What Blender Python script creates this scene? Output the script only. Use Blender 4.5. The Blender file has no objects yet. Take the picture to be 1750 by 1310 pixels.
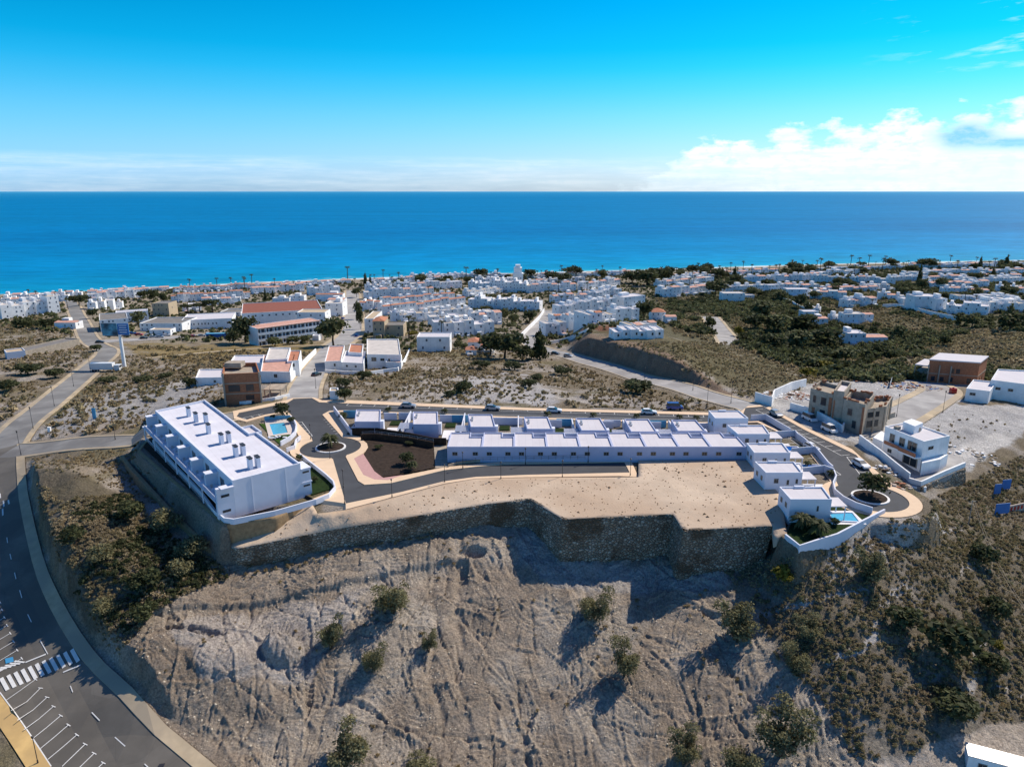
import bpy, bmesh, math, random
import numpy as np
from mathutils import Vector, Matrix
from mathutils.geometry import delaunay_2d_cdt
random.seed(7)
RNG = np.random.default_rng(11)
S = bpy.context.scene
COL = S.collection
R = math.radians
# ---------------------------------------------------------------- camera, world, sun, exposure
FPX, CU, CV, PITCH, CAMZ = 1212.0, 875.0, 655.0, R(15.2), 60.0
SP, CP = math.sin(PITCH), math.cos(PITCH)
cam = bpy.data.objects.new('camera', bpy.data.cameras.new('camera'))
COL.objects.link(cam)
cam.data.sensor_width = 36.0
cam.data.lens = 36.0 * FPX / 1750.0
cam.data.clip_start = 0.5
cam.data.clip_end = 200000.0
cam.location = (0, 0, CAMZ)
cam.rotation_euler = (R(90) - PITCH, 0, 0)
S.camera = cam
S.view_settings.view_transform = 'Standard'
S.view_settings.look = 'None'
S.view_settings.exposure = 0.2
S.view_settings.gamma = 1.0
S.render.use_persistent_data = False
S.cycles.max_bounces = 5
S.cycles.diffuse_bounces = 3
S.cycles.glossy_bounces = 2
S.cycles.transmission_bounces = 3
S.cycles.transparent_max_bounces = 6
SUN_EL, SUN_AZ = R(44), R(52)      # azimuth measured from +Y towards +X
sun = bpy.data.objects.new('sun', bpy.data.lights.new('sun', 'SUN'))
COL.objects.link(sun)
sun.data.energy = 4.8
sun.data.angle = R(0.5)
sun.data.color = (1.0, 0.885, 0.73)
sun.rotation_euler = (R(90) - SUN_EL, 0, -SUN_AZ + math.pi)
sd = Vector((math.sin(SUN_AZ) * math.cos(SUN_EL), math.cos(SUN_AZ) * math.cos(SUN_EL), math.sin(SUN_EL)))
sun.rotation_euler = sd.to_track_quat('Z', 'Y').to_euler()

class NT:
    """small helper for writing node trees"""
    def __init__(s, tree):
        s.t = tree; s.n = tree.nodes; s.l = tree.links
    def new(s, typ, ins=None, **props):
        nd = s.n.new(typ)
        for k, v in props.items():
            setattr(nd, k, v)
        for k, v in (ins or {}).items():
            s.put(nd.inputs[k], v)
        return nd
    def put(s, sock, v):
        if isinstance(v, bpy.types.NodeSocket): s.l.new(v, sock)
        elif isinstance(v, bpy.types.Node): s.l.new(v.outputs[0], sock)
        else: sock.default_value = v
    def m(s, op, a, b=None, c=None, clamp=False):
        nd = s.n.new('ShaderNodeMath'); nd.operation = op; nd.use_clamp = clamp
        for i, v in enumerate((a, b, c)):
            if v is not None: s.put(nd.inputs[i], v)
        return nd.outputs[0]
    def ramp(s, fac, stops, interp='LINEAR'):
        nd = s.n.new('ShaderNodeValToRGB'); nd.color_ramp.interpolation = interp
        cr = nd.color_ramp
        while len(cr.elements) < len(stops): cr.elements.new(0.5)
        for e, (p, c) in zip(cr.elements, stops):
            e.position = p; e.color = (*c, 1) if len(c) == 3 else c
        s.put(nd.inputs[0], fac)
        return nd.outputs[0]
    def mix(s, fac, a, b, mode='MIX'):
        nd = s.n.new('ShaderNodeMix'); nd.data_type = 'RGBA'; nd.blend_type = mode
        s.put(nd.inputs[0], fac)
        for i, v in ((6, a), (7, b)):
            if isinstance(v, tuple) and len(v) == 3: v = (*v, 1)
            s.put(nd.inputs[i], v)
        return nd.outputs[2]
    def noise(s, vec, scale, detail=4, rough=0.55, dist=0.0, col=False):
        nd = s.new('ShaderNodeTexNoise', {'Scale': scale, 'Detail': detail, 'Roughness': rough, 'Distortion': dist})
        if vec is not None: s.put(nd.inputs['Vector'], vec)
        return nd.outputs[1 if col else 0]

world = bpy.data.worlds.new('World'); S.world = world; world.use_nodes = True
w = NT(world.node_tree)
for n_ in list(w.n): w.n.remove(n_)
sky = w.new('ShaderNodeTexSky', sky_type='NISHITA', sun_disc=False, sun_elevation=SUN_EL, sun_rotation=SUN_AZ,
            altitude=100.0, air_density=1.0, dust_density=0.6, ozone_density=2.0)
tc = w.new('ShaderNodeTexCoord')
sep = w.new('ShaderNodeSeparateXYZ', {0: tc.outputs['Generated']})
el = w.m('MULTIPLY', w.m('ARCSINE', sep.outputs[2]), 57.2958)
az = w.m('MULTIPLY', w.m('ARCTAN2', sep.outputs[0], sep.outputs[1]), 57.2958)
elf = w.m('DIVIDE', el, 60.0, clamp=True)
# colour of this seaside air, by height above the horizon (multiplies the Nishita sky)
SKYTINT = w.ramp(elf, [(0.0, (.62, .82, 1.3)), (.02, (.6, .8, 1.25)), (.055, (.46, .79, 1.06)), (.09, (.30, .80, 1.02)), (.118, (.15, .79, 1.02)), (.142, (.05, .77, 1.03)), (.165, (.01, .73, 1.0)), (.22, (.0, .66, .98)), (.5, (.12, .36, .74)), (1.0, (.28, .44, .76))])
skyc = w.mix(1.0, w.mix(1.0, sky.outputs[0], SKYTINT, 'MULTIPLY'), (0.94, 0.96, 0.96), 'MULTIPLY')
skyc = w.mix(w.m('MULTIPLY', w.new('ShaderNodeMapRange', {0: az, 1: 5.0, 2: -38.0, 3: 0.0, 4: 1.0}).outputs[0], w.new('ShaderNodeMapRange', {0: el, 1: 12.0, 2: 1.0, 3: 0.0, 4: 1.0}).outputs[0]), skyc, w.mix(1.0, skyc, (.85, 1.18, 1.42), 'MULTIPLY'))
# clouds: cumulus bank low over the sea to the right, thin streaks further left
cv = w.new('ShaderNodeCombineXYZ', {0: az, 1: w.m('MULTIPLY', el, 2.0), 2: 0.0})
n1 = w.noise(cv, 0.42, 9, 0.58)
n2 = w.noise(w.new('ShaderNodeCombineXYZ', {0: w.m('MULTIPLY', az, 0.35), 1: w.m('MULTIPLY', el, 4.0), 2: 3.0}), 0.5, 7, 0.6)
top = w.m('ADD', w.m('MULTIPLY', w.m('SMOOTH_MIN', w.m('SUBTRACT', az, 10.0), 22.0, 4.0), 0.085), 2.95)
top = w.m('ADD', top, w.m('MULTIPLY', w.m('SUBTRACT', w.noise(w.new('ShaderNodeCombineXYZ', {0: az, 1: 0.0, 2: 9.0}), 0.33, 3), 0.5), 3.2))
azm = w.new('ShaderNodeMapRange', {0: az, 1: 5.0, 2: 14.5, 3: -2.4, 4: 0.15}).outputs[0]
under = w.m('MULTIPLY', w.m('SUBTRACT', top, el), 0.55)
dens = w.m('ADD', under, w.m('MULTIPLY', w.m('SUBTRACT', n1, 0.5), 4.0))
dens = w.m('ADD', dens, azm)
cum = w.m('MULTIPLY', w.new('ShaderNodeMapRange', {0: dens, 1: 0.0, 2: 0.6, 3: 0.0, 4: 1.0}).outputs[0], 1.0)
cum = w.m('MULTIPLY', cum, w.m('ADD', w.new('ShaderNodeMapRange', {0: el, 1: 0.8, 2: 2.8, 3: 0.4, 4: 1.0}).outputs[0], w.m('MULTIPLY', w.m('SUBTRACT', n2, 0.45), 1.1)), clamp=True)
strm = w.new('ShaderNodeMapRange', {0: el, 1: 2.6, 2: 2.15, 3: 0.0, 4: 0.24}).outputs[0]
strk = w.m('MULTIPLY', strm, w.new('ShaderNodeMapRange', {0: n2, 1: 0.36, 2: 0.62, 3: 0.1, 4: 1.0}).outputs[0])
wmask = w.m('MULTIPLY', w.new('ShaderNodeMapRange', {0: az, 1: 24.0, 2: 34.0, 3: 0.0, 4: 1.0}).outputs[0],
            w.new('ShaderNodeMapRange', {0: el, 1: 6.0, 2: 9.0, 3: 0.0, 4: 1.0}).outputs[0])
wsp = w.m('MULTIPLY', w.m('MULTIPLY', wmask, w.new('ShaderNodeMapRange', {0: w.noise(w.new('ShaderNodeCombineXYZ', {0: w.m('MULTIPLY', w.m('SUBTRACT', az, w.m('MULTIPLY', el, 1.6)), 0.5), 1: w.m('MULTIPLY', el, 2.6), 2: 5.0}), 0.5, 6, 0.6), 1: 0.56, 2: 0.75, 3: 0.0, 4: 0.7}).outputs[0]), 1.0)
cl = w.m('MAXIMUM', w.m('MAXIMUM', cum, strk), wsp)
# shaded body of the big cloud
def bump1(x, c, wd):
    q = w.m('DIVIDE', w.m('SUBTRACT', x, c), wd)
    return w.m('EXPONENT', w.m('MULTIPLY', w.m('MULTIPLY', q, q), -1.0))
shade = w.m('MULTIPLY', bump1(az, 31.2, 1.6), bump1(el, 3.45, 0.75))
shade = w.m('ADD', shade, w.m('MULTIPLY', w.m('MULTIPLY', bump1(az, 34.0, 1.8), bump1(el, 2.9, 0.35)), 0.8))
shade = w.m('MULTIPLY', shade, w.new('ShaderNodeMapRange', {0: n1, 1: 0.35, 2: 0.6, 3: 1.0, 4: 1.6}).outputs[0], clamp=True)
cc = w.mix(shade, (7.6, 7.9, 8.1), (1.9, 4.9, 6.9))
cc = w.mix(w.m('MULTIPLY', w.new('ShaderNodeMapRange', {0: n2, 1: 0.4, 2: 0.65, 3: 0.45, 4: 0.0}).outputs[0], w.new('ShaderNodeMapRange', {0: az, 1: 4.0, 2: 24.0, 3: 1.0, 4: 0.5}).outputs[0]), cc, (4.0, 6.6, 7.8))
cc = w.mix(w.new('ShaderNodeMapRange', {0: w.noise(cv, 0.9, 6, 0.6), 1: 0.46, 2: 0.62, 3: 0.0, 4: 0.45}).outputs[0], cc, (5.0, 6.6, 7.6))
skyo = w.mix(cl, skyc, cc)
bg = w.new('ShaderNodeBackground', {0: skyo, 1: 0.13})
w.l.new(bg.outputs[0], w.new('ShaderNodeOutputWorld').inputs[0])

# ---------------------------------------------------------------- names, labels, object helpers
def tag(o, label=None, cat=None, group=None, kind=None):
    if label: o['label'] = label
    if cat: o['category'] = cat
    if group: o['group'] = group
    if kind: o['kind'] = kind
    return o
def link(name, me, parent=None, loc=None):
    o = bpy.data.objects.new(name, me); COL.objects.link(o)
    if parent is not None: o.parent = parent
    if loc is not None: o.location = loc
    return o
def thing(name, label, cat, loc=(0, 0, 0), rz=0.0, group=None):
    o = link(name, None, loc=loc); o.rotation_euler = (0, 0, rz); o.empty_display_size = 0.5
    return tag(o, label, cat, group)
def dup(root, loc, rz, label, group=None, scale=None):
    r = root.copy(); COL.objects.link(r); r.location = loc; r.rotation_euler = (0, 0, rz)
    if scale: r.scale = scale
    r['label'] = label
    if group: r['group'] = group
    for ch in list(root.children):
        c = ch.copy(); COL.objects.link(c); c.parent = r
        for g in ch.children:
            d = g.copy(); COL.objects.link(d); d.parent = c
    return r
ORD = ['first', 'second', 'third', 'fourth', 'fifth', 'sixth', 'seventh', 'eighth', 'ninth', 'tenth', 'eleventh', 'twelfth']
def nth(i):
    if i < 12: return ORD[i]
    k = i + 1
    return '%d%s' % (k, 'th' if 10 < k % 100 < 14 else {1: 'st', 2: 'nd', 3: 'rd'}.get(k % 10, 'th'))
def pos_of(i, n):
    if n == 1: return 'only'
    if i == 0: return 'leftmost'
    if i == n - 1: return 'rightmost'
    return nth(i) + ' from the left'

class MB:
    """collects shapes into one mesh"""
    def __init__(s): s.v = []; s.f = []; s.mi = []; s.cur = 0
    def add(s, vs, fs):
        b = len(s.v); s.v.extend([tuple(p) for p in vs])
        for f in fs: s.f.append([b + i for i in f]); s.mi.append(s.cur)
        return s
    def box(s, c, d, rz=0.0):
        x, y, z = d[0] / 2, d[1] / 2, d[2] / 2; ca, sa = math.cos(rz), math.sin(rz)
        vs = []
        for k in (-1, 1):
            for (a, b) in ((-1, -1), (1, -1), (1, 1), (-1, 1)):
                px, py = a * x, b * y
                vs.append((c[0] + px * ca - py * sa, c[1] + px * sa + py * ca, c[2] + k * z))
        return s.add(vs, [(3, 2, 1, 0), (4, 5, 6, 7), (0, 1, 5, 4), (1, 2, 6, 5), (2, 3, 7, 6), (3, 0, 4, 7)])
    def prism(s, poly, z0, z1, bottom=False):
        n = len(poly)
        a = area(poly)
        if a < 0: poly = poly[::-1]
        z0l = z0 if isinstance(z0, (list, tuple)) else [z0] * n
        vs = [(p[0], p[1], z0l[i]) for i, p in enumerate(poly)] + [(p[0], p[1], z1) for p in poly]
        fs = [(i, (i + 1) % n, n + (i + 1) % n, n + i) for i in range(n)] + [tuple(range(n, 2 * n))]
        return s.add(vs, fs)
    def cyl(s, p0, p1, r0, r1=None, n=8, cap=True):
        r1 = r0 if r1 is None else r1
        p0, p1 = Vector(p0), Vector(p1); d = (p1 - p0).normalized()
        u = d.orthogonal().normalized(); v = d.cross(u)
        vs = []
        for p, r in ((p0, r0), (p1, r1)):
            for i in range(n):
                a = 2 * math.pi * i / n
                vs.append(p + u * (r * math.cos(a)) + v * (r * math.sin(a)))
        fs = [(i, (i + 1) % n, n + (i + 1) % n, n + i) for i in range(n)]
        if cap: fs += [tuple(range(n, 2 * n)), tuple(range(n - 1, -1, -1))]
        return s.add(vs, fs)
    def tube(s, pts, rs, n=6):
        for i in range(len(pts) - 1):
            s.cyl(pts[i], pts[i + 1], rs[i], rs[i + 1], n, True)
        return s
    def quad(s, a, b, c, d): return s.add([a, b, c, d], [(0, 1, 2, 3)])
    def mesh(s, name, mats, smooth=False):
        me = bpy.data.meshes.new(name); me.from_pydata(s.v, [], s.f)
        for m in (mats if isinstance(mats, (list, tuple)) else [mats]): me.materials.append(m)
        if any(s.mi): me.polygons.foreach_set('material_index', s.mi)
        if smooth: me.polygons.foreach_set('use_smooth', [True] * len(me.polygons))
        me.update(); return me
    def build(s, name, mats, parent=None, loc=None, smooth=False):
        return link(name, s.mesh(name, mats, smooth), parent, loc)
def np_mesh(name, V, F, mat, smooth=False, cols=None):
    """F: (n,k) int array of triangles or quads"""
    me = bpy.data.meshes.new(name); k = F.shape[1]
    me.vertices.add(len(V)); me.vertices.foreach_set('co', np.ascontiguousarray(V, dtype=np.float32).ravel())
    me.loops.add(F.size); me.loops.foreach_set('vertex_index', np.ascontiguousarray(F, dtype=np.int32).ravel())
    me.polygons.add(len(F)); me.polygons.foreach_set('loop_start', np.arange(0, F.size, k, dtype=np.int32))
    me.polygons.foreach_set('loop_total', np.full(len(F), k, dtype=np.int32))
    if smooth: me.polygons.foreach_set('use_smooth', np.ones(len(F), dtype=bool))
    me.update(calc_edges=True)
    me.materials.append(mat)
    for cn, arr in (cols or {}).items():
        if arr.ndim == 2:
            at = me.attributes.new(cn, 'FLOAT_COLOR', 'POINT'); at.data.foreach_set('color', np.c_[arr, np.ones(len(arr))].astype(np.float32).ravel())
        else:
            at = me.attributes.new(cn, 'FLOAT', 'POINT'); at.data.foreach_set('value', arr.astype(np.float32))
    return me
def area(p): return 0.5 * sum(p[i][0] * p[(i + 1) % len(p)][1] - p[(i + 1) % len(p)][0] * p[i][1] for i in range(len(p)))
def offset_poly(p, d):
    """inset a polygon by d (d>0 inwards)"""
    n = len(p); sgn = 1 if area(p) > 0 else -1; out = []
    for i in range(n):
        a, b, c = Vector(p[i - 1][:2]), Vector(p[i][:2]), Vector(p[(i + 1) % n][:2])
        e1, e2 = (b - a).normalized(), (c - b).normalized()
        n1, n2 = Vector((-e1.y, e1.x)) * sgn, Vector((-e2.y, e2.x)) * sgn
        m = n1 + n2; k = max(0.35, 1 + n1.dot(n2))
        q = b + m * (d / k); out.append((q.x, q.y))
    return out
def inside(x, y, poly):
    """vectorised point in polygon"""
    x = np.asarray(x, float); y = np.asarray(y, float); r = np.zeros(x.shape, bool); n = len(poly)
    for i in range(n):
        x0, y0 = poly[i][0], poly[i][1]; x1, y1 = poly[i - 1][0], poly[i - 1][1]
        if y0 == y1: continue
        c = ((y0 > y) != (y1 > y)) & (x < (x1 - x0) * (y - y0) / (y1 - y0) + x0)
        r ^= c
    return r
def dist_line(x, y, pts, closed=False):
    d = np.full(np.shape(x), 1e9)
    n = len(pts)
    for i in range(n if closed else n - 1):
        ax, ay = pts[i][0], pts[i][1]; bx, by = pts[(i + 1) % n][0], pts[(i + 1) % n][1]
        L = (bx - ax) ** 2 + (by - ay) ** 2 + 1e-9
        t = np.clip(((x - ax) * (bx - ax) + (y - ay) * (by - ay)) / L, 0, 1)
        d = np.minimum(d, np.hypot(x - ax - t * (bx - ax), y - ay - t * (by - ay)))
    return d
def sst(a, b, x):
    t = np.clip((x - a) / (b - a), 0, 1); return t * t * (3 - 2 * t)
_T = np.random.default_rng(5).random((256, 256))
def vnoise(x, y):
    xi = np.floor(x).astype(int); yi = np.floor(y).astype(int); fx = x - xi; fy = y - yi
    fx = fx * fx * (3 - 2 * fx); fy = fy * fy * (3 - 2 * fy)
    g = lambda a, b: _T[a & 255, b & 255]
    return (g(xi, yi) * (1 - fx) + g(xi + 1, yi) * fx) * (1 - fy) + (g(xi, yi + 1) * (1 - fx) + g(xi + 1, yi + 1) * fx) * fy
def fbm(x, y, o=4):
    s = 0; a = 0.5; t = 0
    for i in range(o):
        s = s + a * vnoise(x * 2 ** i + 17.3 * i, y * 2 ** i - 9.1 * i); t += a; a *= 0.5
    return s / t
def proj(x, y, z):
    dx, dy, dz = x, y, z - CAMZ
    zc = dy * CP - dz * SP; up = dy * SP + dz * CP
    zc = np.where(np.abs(zc) < 1e-3, 1e-3, zc)
    return CU + FPX * dx / zc, CV - FPX * up / zc, zc
def Q(u, v, e=0.0):
    """point of the pixel ray at elevation e"""
    q = (v - CV) / FPX; t = (CAMZ - e) / (SP + q * CP)
    return Vector((t * (u - CU) / FPX, t * (CP - q * SP), e))
def Q2(pts, e=0.0): return [tuple(Q(u, v, e)[:2]) for u, v in pts]

# ---------------------------------------------------------------- terrain
CTRL = [ # (pixel u, pixel v, elevation) anchors of the natural ground
(400,985,-8.5),(480,965,-8),(560,950,-7),(700,925,-6),(830,900,-5),(890,905,-5.5),(930,940,-7),(1000,960,-8.5),(1100,972,-9.5),(1200,965,-7.8),(1300,962,-7.2),(1335,958,-5),
(350,1050,-12),(560,1050,-11),(750,1000,-9.5),(900,1000,-10),(1100,1060,-13),(1300,1060,-11),(330,1100,-13.5),(500,1070,-12),
(300,1200,-17),(500,1200,-17.5),(700,1200,-17.5),(900,1150,-17),(1100,1200,-17.5),(1300,1200,-16),
(420,1310,-19.8),(650,1310,-20.5),(875,1310,-21.5),(1100,1310,-21.5),(1350,1310,-19.5),(1600,1310,-18.5),(1750,1310,-19.5),(875,1800,-30),(300,1800,-26),(1500,1800,-28),(-200,1700,-24),(2000,1700,-30),
(1366,949,-2.0),(1430,929,-2.0),(1380,985,-5),(1440,965,-4.2),(1510,885,-1.6),(1560,885,-2),(1600,870,-4.5),(1500,1000,-6),(1600,950,-6),(1700,900,-8),(1750,850,-9),(1450,1100,-10),(1600,1100,-11.5),(1750,1050,-13),(1500,1200,-14),(1700,1200,-16.5),(1640,850,-6.5),(1900,900,-12),(1900,1100,-18),
(215,790,-3.0),(300,880,-4.2),(370,948,-6.2),(100,800,-5.5),(160,760,-4),(200,850,-6.5),(120,950,-9),(250,960,-9),(200,1050,-12),(300,1020,-10.5),(150,1000,-10.5),(215,1090,-13.5),(60,830,-6.5),(85,900,-8.5),(240,1190,-15.5),
(20,745,-6.5),(15,850,-9.5),(25,950,-12),(60,1050,-14.5),(100,1140,-16.5),(200,1250,-18.5),(280,1310,-19.5),(0,1260,-18.5),(-150,900,-13),(-200,1200,-19),(-100,1100,-17),
(150,745,-4),(250,735,-2.5),(230,760,-2.5),(75,700,-8),(130,650,-12),(180,605,-16),(150,583,-18.5),(135,550,-23),(125,522,-28),
(0,640,-12),(0,700,-9),(60,620,-15),(0,560,-24),(100,600,-17),(-150,640,-12),(-150,560,-24),
(250,690,-6),(300,650,-10),(250,600,-17),(350,600,-17),(300,580,-21),(200,560,-24),(330,560,-25),(450,590,-20),(500,580,-22),(415,690,-.5),(500,683,-.2),(530,640,-6),(550,610,-12),(570,590,-17),(440,650,-5),
(620,640,-7),(620,600,-14),(700,680,-.5),(700,640,-6),(750,600,-14),(850,620,-11),(850,680,-1),(1000,690,-1),(1000,645,-8),(950,605,-15),(1100,683,-2),(1200,698,-1),
(945,602,-16),(1000,618,-12.5),(1100,648,-7.5),(1200,675,-3),(1280,695,-.2),
(1000,600,-13.5),(1050,608,-11),(1100,625,-8.5),(1150,640,-6),(1200,660,-3),(1150,595,-11),(1250,615,-8.5),(1300,645,-5),(1350,665,-2),(1050,580,-15),
(1350,585,-30),(1450,605,-27),(1550,600,-25),(1250,548,-28),(1400,645,-12),(1300,595,-20),
(1700,640,-10),(1600,600,-22),(1700,590,-16),(1750,560,-18),(1650,560,-24),(1500,645,-7),(1450,672,-2),(1550,690,-3),(1650,700,-4),(1750,700,-5),(1700,750,-5),(1735,790,-7),(1560,800,-2),(1470,740,-1),(1900,700,-8),(1900,600,-15),(1380,700,-.5),
(100,530,-32),(20,540,-30),(200,530,-33),(300,520,-36),(400,540,-30),(500,560,-27),(600,560,-27),(600,520,-36),(700,560,-25),(750,530,-33),(850,560,-26),(850,520,-36),(900,580,-20),(950,550,-27),(1000,520,-34),(1050,560,-22),(1050,510,-36),(1100,530,-30),(1150,500,-36),(1250,510,-36),(1250,480,-42),(1350,510,-34),(1400,480,-38),(1350,470,-44),(1500,520,-30),(1500,480,-36),(1500,460,-42),(1600,530,-26),(1600,490,-32),(1700,530,-24),(1700,490,-30),(1700,460,-38),(-200,520,-34),(1950,500,-28),
]
COAST_PX = [(-420,520),(-200,514),(0,506),(110,500),(200,496),(300,491),(420,484),(520,480),(620,476),(750,472),(870,468),(1000,464),(1150,460),(1300,455),(1450,451),(1600,448),(1750,445),(1950,440),(2200,436)]
SEA_Z = -50.0
COAST = Q2(COAST_PX, SEA_Z)
for p in COAST:
    pass
def grow(a, b, f):
    out = [a]
    while out[-1] < b: out.append(out[-1] + f(out[-1]))
    return out
rows = np.array(grow(4, 62, lambda y: 1.4) + grow(62.3, 142, lambda y: .19) + grow(142.5, 330, lambda y: .85) + grow(331, 1500, lambda y: y * .0055))
NC = 1320
sgrid = np.linspace(-1, 1, NC)
GX = sgrid[None, :] * ((rows[:, None] + 34) * .93); GY = np.repeat(rows[:, None], NC, 1)
def rbf():
    P = np.array([[*Q(u, v, e)[:2], e] for u, v, e in CTRL])
    # work in slightly compressed coordinates so far anchors reach as wide as near ones
    def warp(x, y):
        r = np.hypot(x, y) + 1; k = 130 * np.log1p(r / 130) / r; return x * k, y * k
    wx, wy = warp(P[:, 0], P[:, 1]); n = len(P)
    K = np.sqrt((wx[:, None] - wx) ** 2 + (wy[:, None] - wy) ** 2 + 4) + np.eye(n) * -0.5
    A = np.zeros((n + 3, n + 3)); A[:n, :n] = K; A[:n, n] = 1; A[:n, n + 1] = wx; A[:n, n + 2] = wy; A[n:, :n] = A[:n, n:].T
    c = np.linalg.solve(A, np.r_[P[:, 2], 0, 0, 0])
    Z = np.empty_like(GX)
    for i in range(len(rows)):
        gx, gy = warp(GX[i], GY[i])
        d = np.sqrt((gx[:, None] - wx) ** 2 + (gy[:, None] - wy) ** 2 + 4)
        Z[i] = d @ c[:n] + c[n] + c[n + 1] * gx + c[n + 2] * gy
    return Z
GZ = rbf()
# sea side: pull the ground down to the waterline and below
dco = dist_line(GX.ravel(), GY.ravel(), COAST).reshape(GX.shape)
land_poly = COAST + [(2500, -100), (-2500, -100)]
onland = inside(GX, GY, land_poly)
sdist = np.where(onland, dco, -dco)
beach = SEA_Z + np.clip(sdist, -400, 1e4) * 0.055
blend = sst(18, 110, sdist)
GZ = beach * (1 - blend) + np.maximum(GZ, SEA_Z + 1.0) * blend
GZ = np.clip(GZ, -62, 12)
# levelled site
SITE_PX = [(240,757),(234,770),(380,896),(470,884),(534,855),(543,876),(591,872),(683,848),(759,828),(813,819),(900,817),(1091,815),(1091,800),(1279,786),(1335,840),(1357,888),(1338,917),(1365,937),(1510,876),(1552,872),(1562,850),(1510,800),(1462,750),(1300,691),(1272,697),(1203,701),(900,695),(590,683),(545,680),(490,682),(400,697),(330,690),(262,700)]
SITE = Q2(SITE_PX, 0)
DIRT_PX = [(380,895,-3.4),(396,936,-4.2),(407,937,-4),(560,906,-2.6),(700,883,-1.5),(830,861,-.4),(905,853,.3),(962,887,.3),(1060,882,.3),(1150,878,.3),(1168,906,.3),(1320,898,.3),(1323,922,-.6),(1345,911,.2),(1338,870,1.0),(1332,843,1.2),(1279,786,1.0),(1091,786,.5),(1091,815,.5),(900,816,.25),(813,818,.2),(759,827,.2),(683,847,.1),(591,871,.1),(560,875,.05),(543,877,-.1),(532,858,0)]
DIRT = [tuple(Q(*p)) for p in DIRT_PX]
def stamp(poly, e, blend, mode='set'):
    xs = [p[0] for p in poly]; ys = [p[1] for p in poly]
    r0, r1 = np.searchsorted(rows, [min(ys) - blend, max(ys) + blend]); sl = slice(max(r0 - 1, 0), r1 + 1)
    X, Y = GX[sl], GY[sl]
    m = (X > min(xs) - blend) & (X < max(xs) + blend)
    x, y = X[m], Y[m]
    ins = inside(x, y, poly); d = dist_line(x, y, poly, True)
    wgt = np.where(ins, 1.0, 1 - sst(0, blend, d))
    sub = GZ[sl]; z = sub[m]
    if mode == 'set': z = z * (1 - wgt) + e * wgt
    elif mode == 'cap': z = np.where(ins, np.minimum(z, e), z)
    sub[m] = z
# an outer ring keeps the natural ground just below the terrace edges at the front
stamp(SITE, 0.0, 2.2)
_c = Q(1487, 850, 0); stamp([(_c.x + 11.5 * math.cos(k * .2), _c.y + 11.5 * math.sin(k * .2)) for k in range(31)], 0.0, 2.2)
stamp([p[:2] for p in DIRT], -1.0, 0.1, 'cap')
stamp([p[:2] for p in DIRT[:5]] + [tuple(Q(*p)[:2]) for p in [(683,853,-.3),(591,878,-.5),(560,883,-.6),(549,885,-.6),(540,873,-.3),(530,859,-.1)]], -6.0, 0.1, 'cap')

def sample(G, x, y):
    x = np.asarray(x, float); y = np.asarray(y, float)
    r = np.interp(y, rows, np.arange(len(rows))); c = (x / ((y + 34) * .93) + 1) / 2 * (NC - 1)
    c = np.clip(c, 0, NC - 1.001); r = np.clip(r, 0, len(rows) - 1.001)
    ri = r.astype(int); ci = c.astype(int); fr = r - ri; fc = c - ci
    return (G[ri, ci] * (1 - fc) + G[ri, ci + 1] * fc) * (1 - fr) + (G[ri + 1, ci] * (1 - fc) + G[ri + 1, ci + 1] * fc) * fr
GS = GZ.copy()          # smooth ground (roads and buildings stand on it)
def H(x, y): return float(sample(GS, x, y))
_ts = np.concatenate([np.arange(60, 400, 1.0), np.arange(400, 1700, 4.0)])
def P(u, v):
    """where the pixel ray meets the ground"""
    q = (v - CV) / FPX; dx, dy, dz = (u - CU) / FPX, CP - q * SP, -(SP + q * CP)
    z = CAMZ + _ts * dz; g = sample(GS, _ts * dx, _ts * dy); b = np.nonzero(z <= g)[0]
    if len(b) == 0: t = (CAMZ - SEA_Z) / max(-dz, 1e-4)
    else:
        i = max(b[0], 1); t0, t1 = _ts[i - 1], _ts[i]; a0 = z[i - 1] - g[i - 1]; a1 = z[i] - g[i]; t = t0 + (t1 - t0) * a0 / (a0 - a1 + 1e-9)
    x, y = t * dx, t * dy
    return Vector((x, y, H(x, y)))
def PP(pts): return [tuple(P(u, v)[:2]) for u, v in pts]
def scale_at(p):
    return FPX / (p[1] * CP + (CAMZ - p[2]) * SP)      # photo pixels per metre
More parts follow.
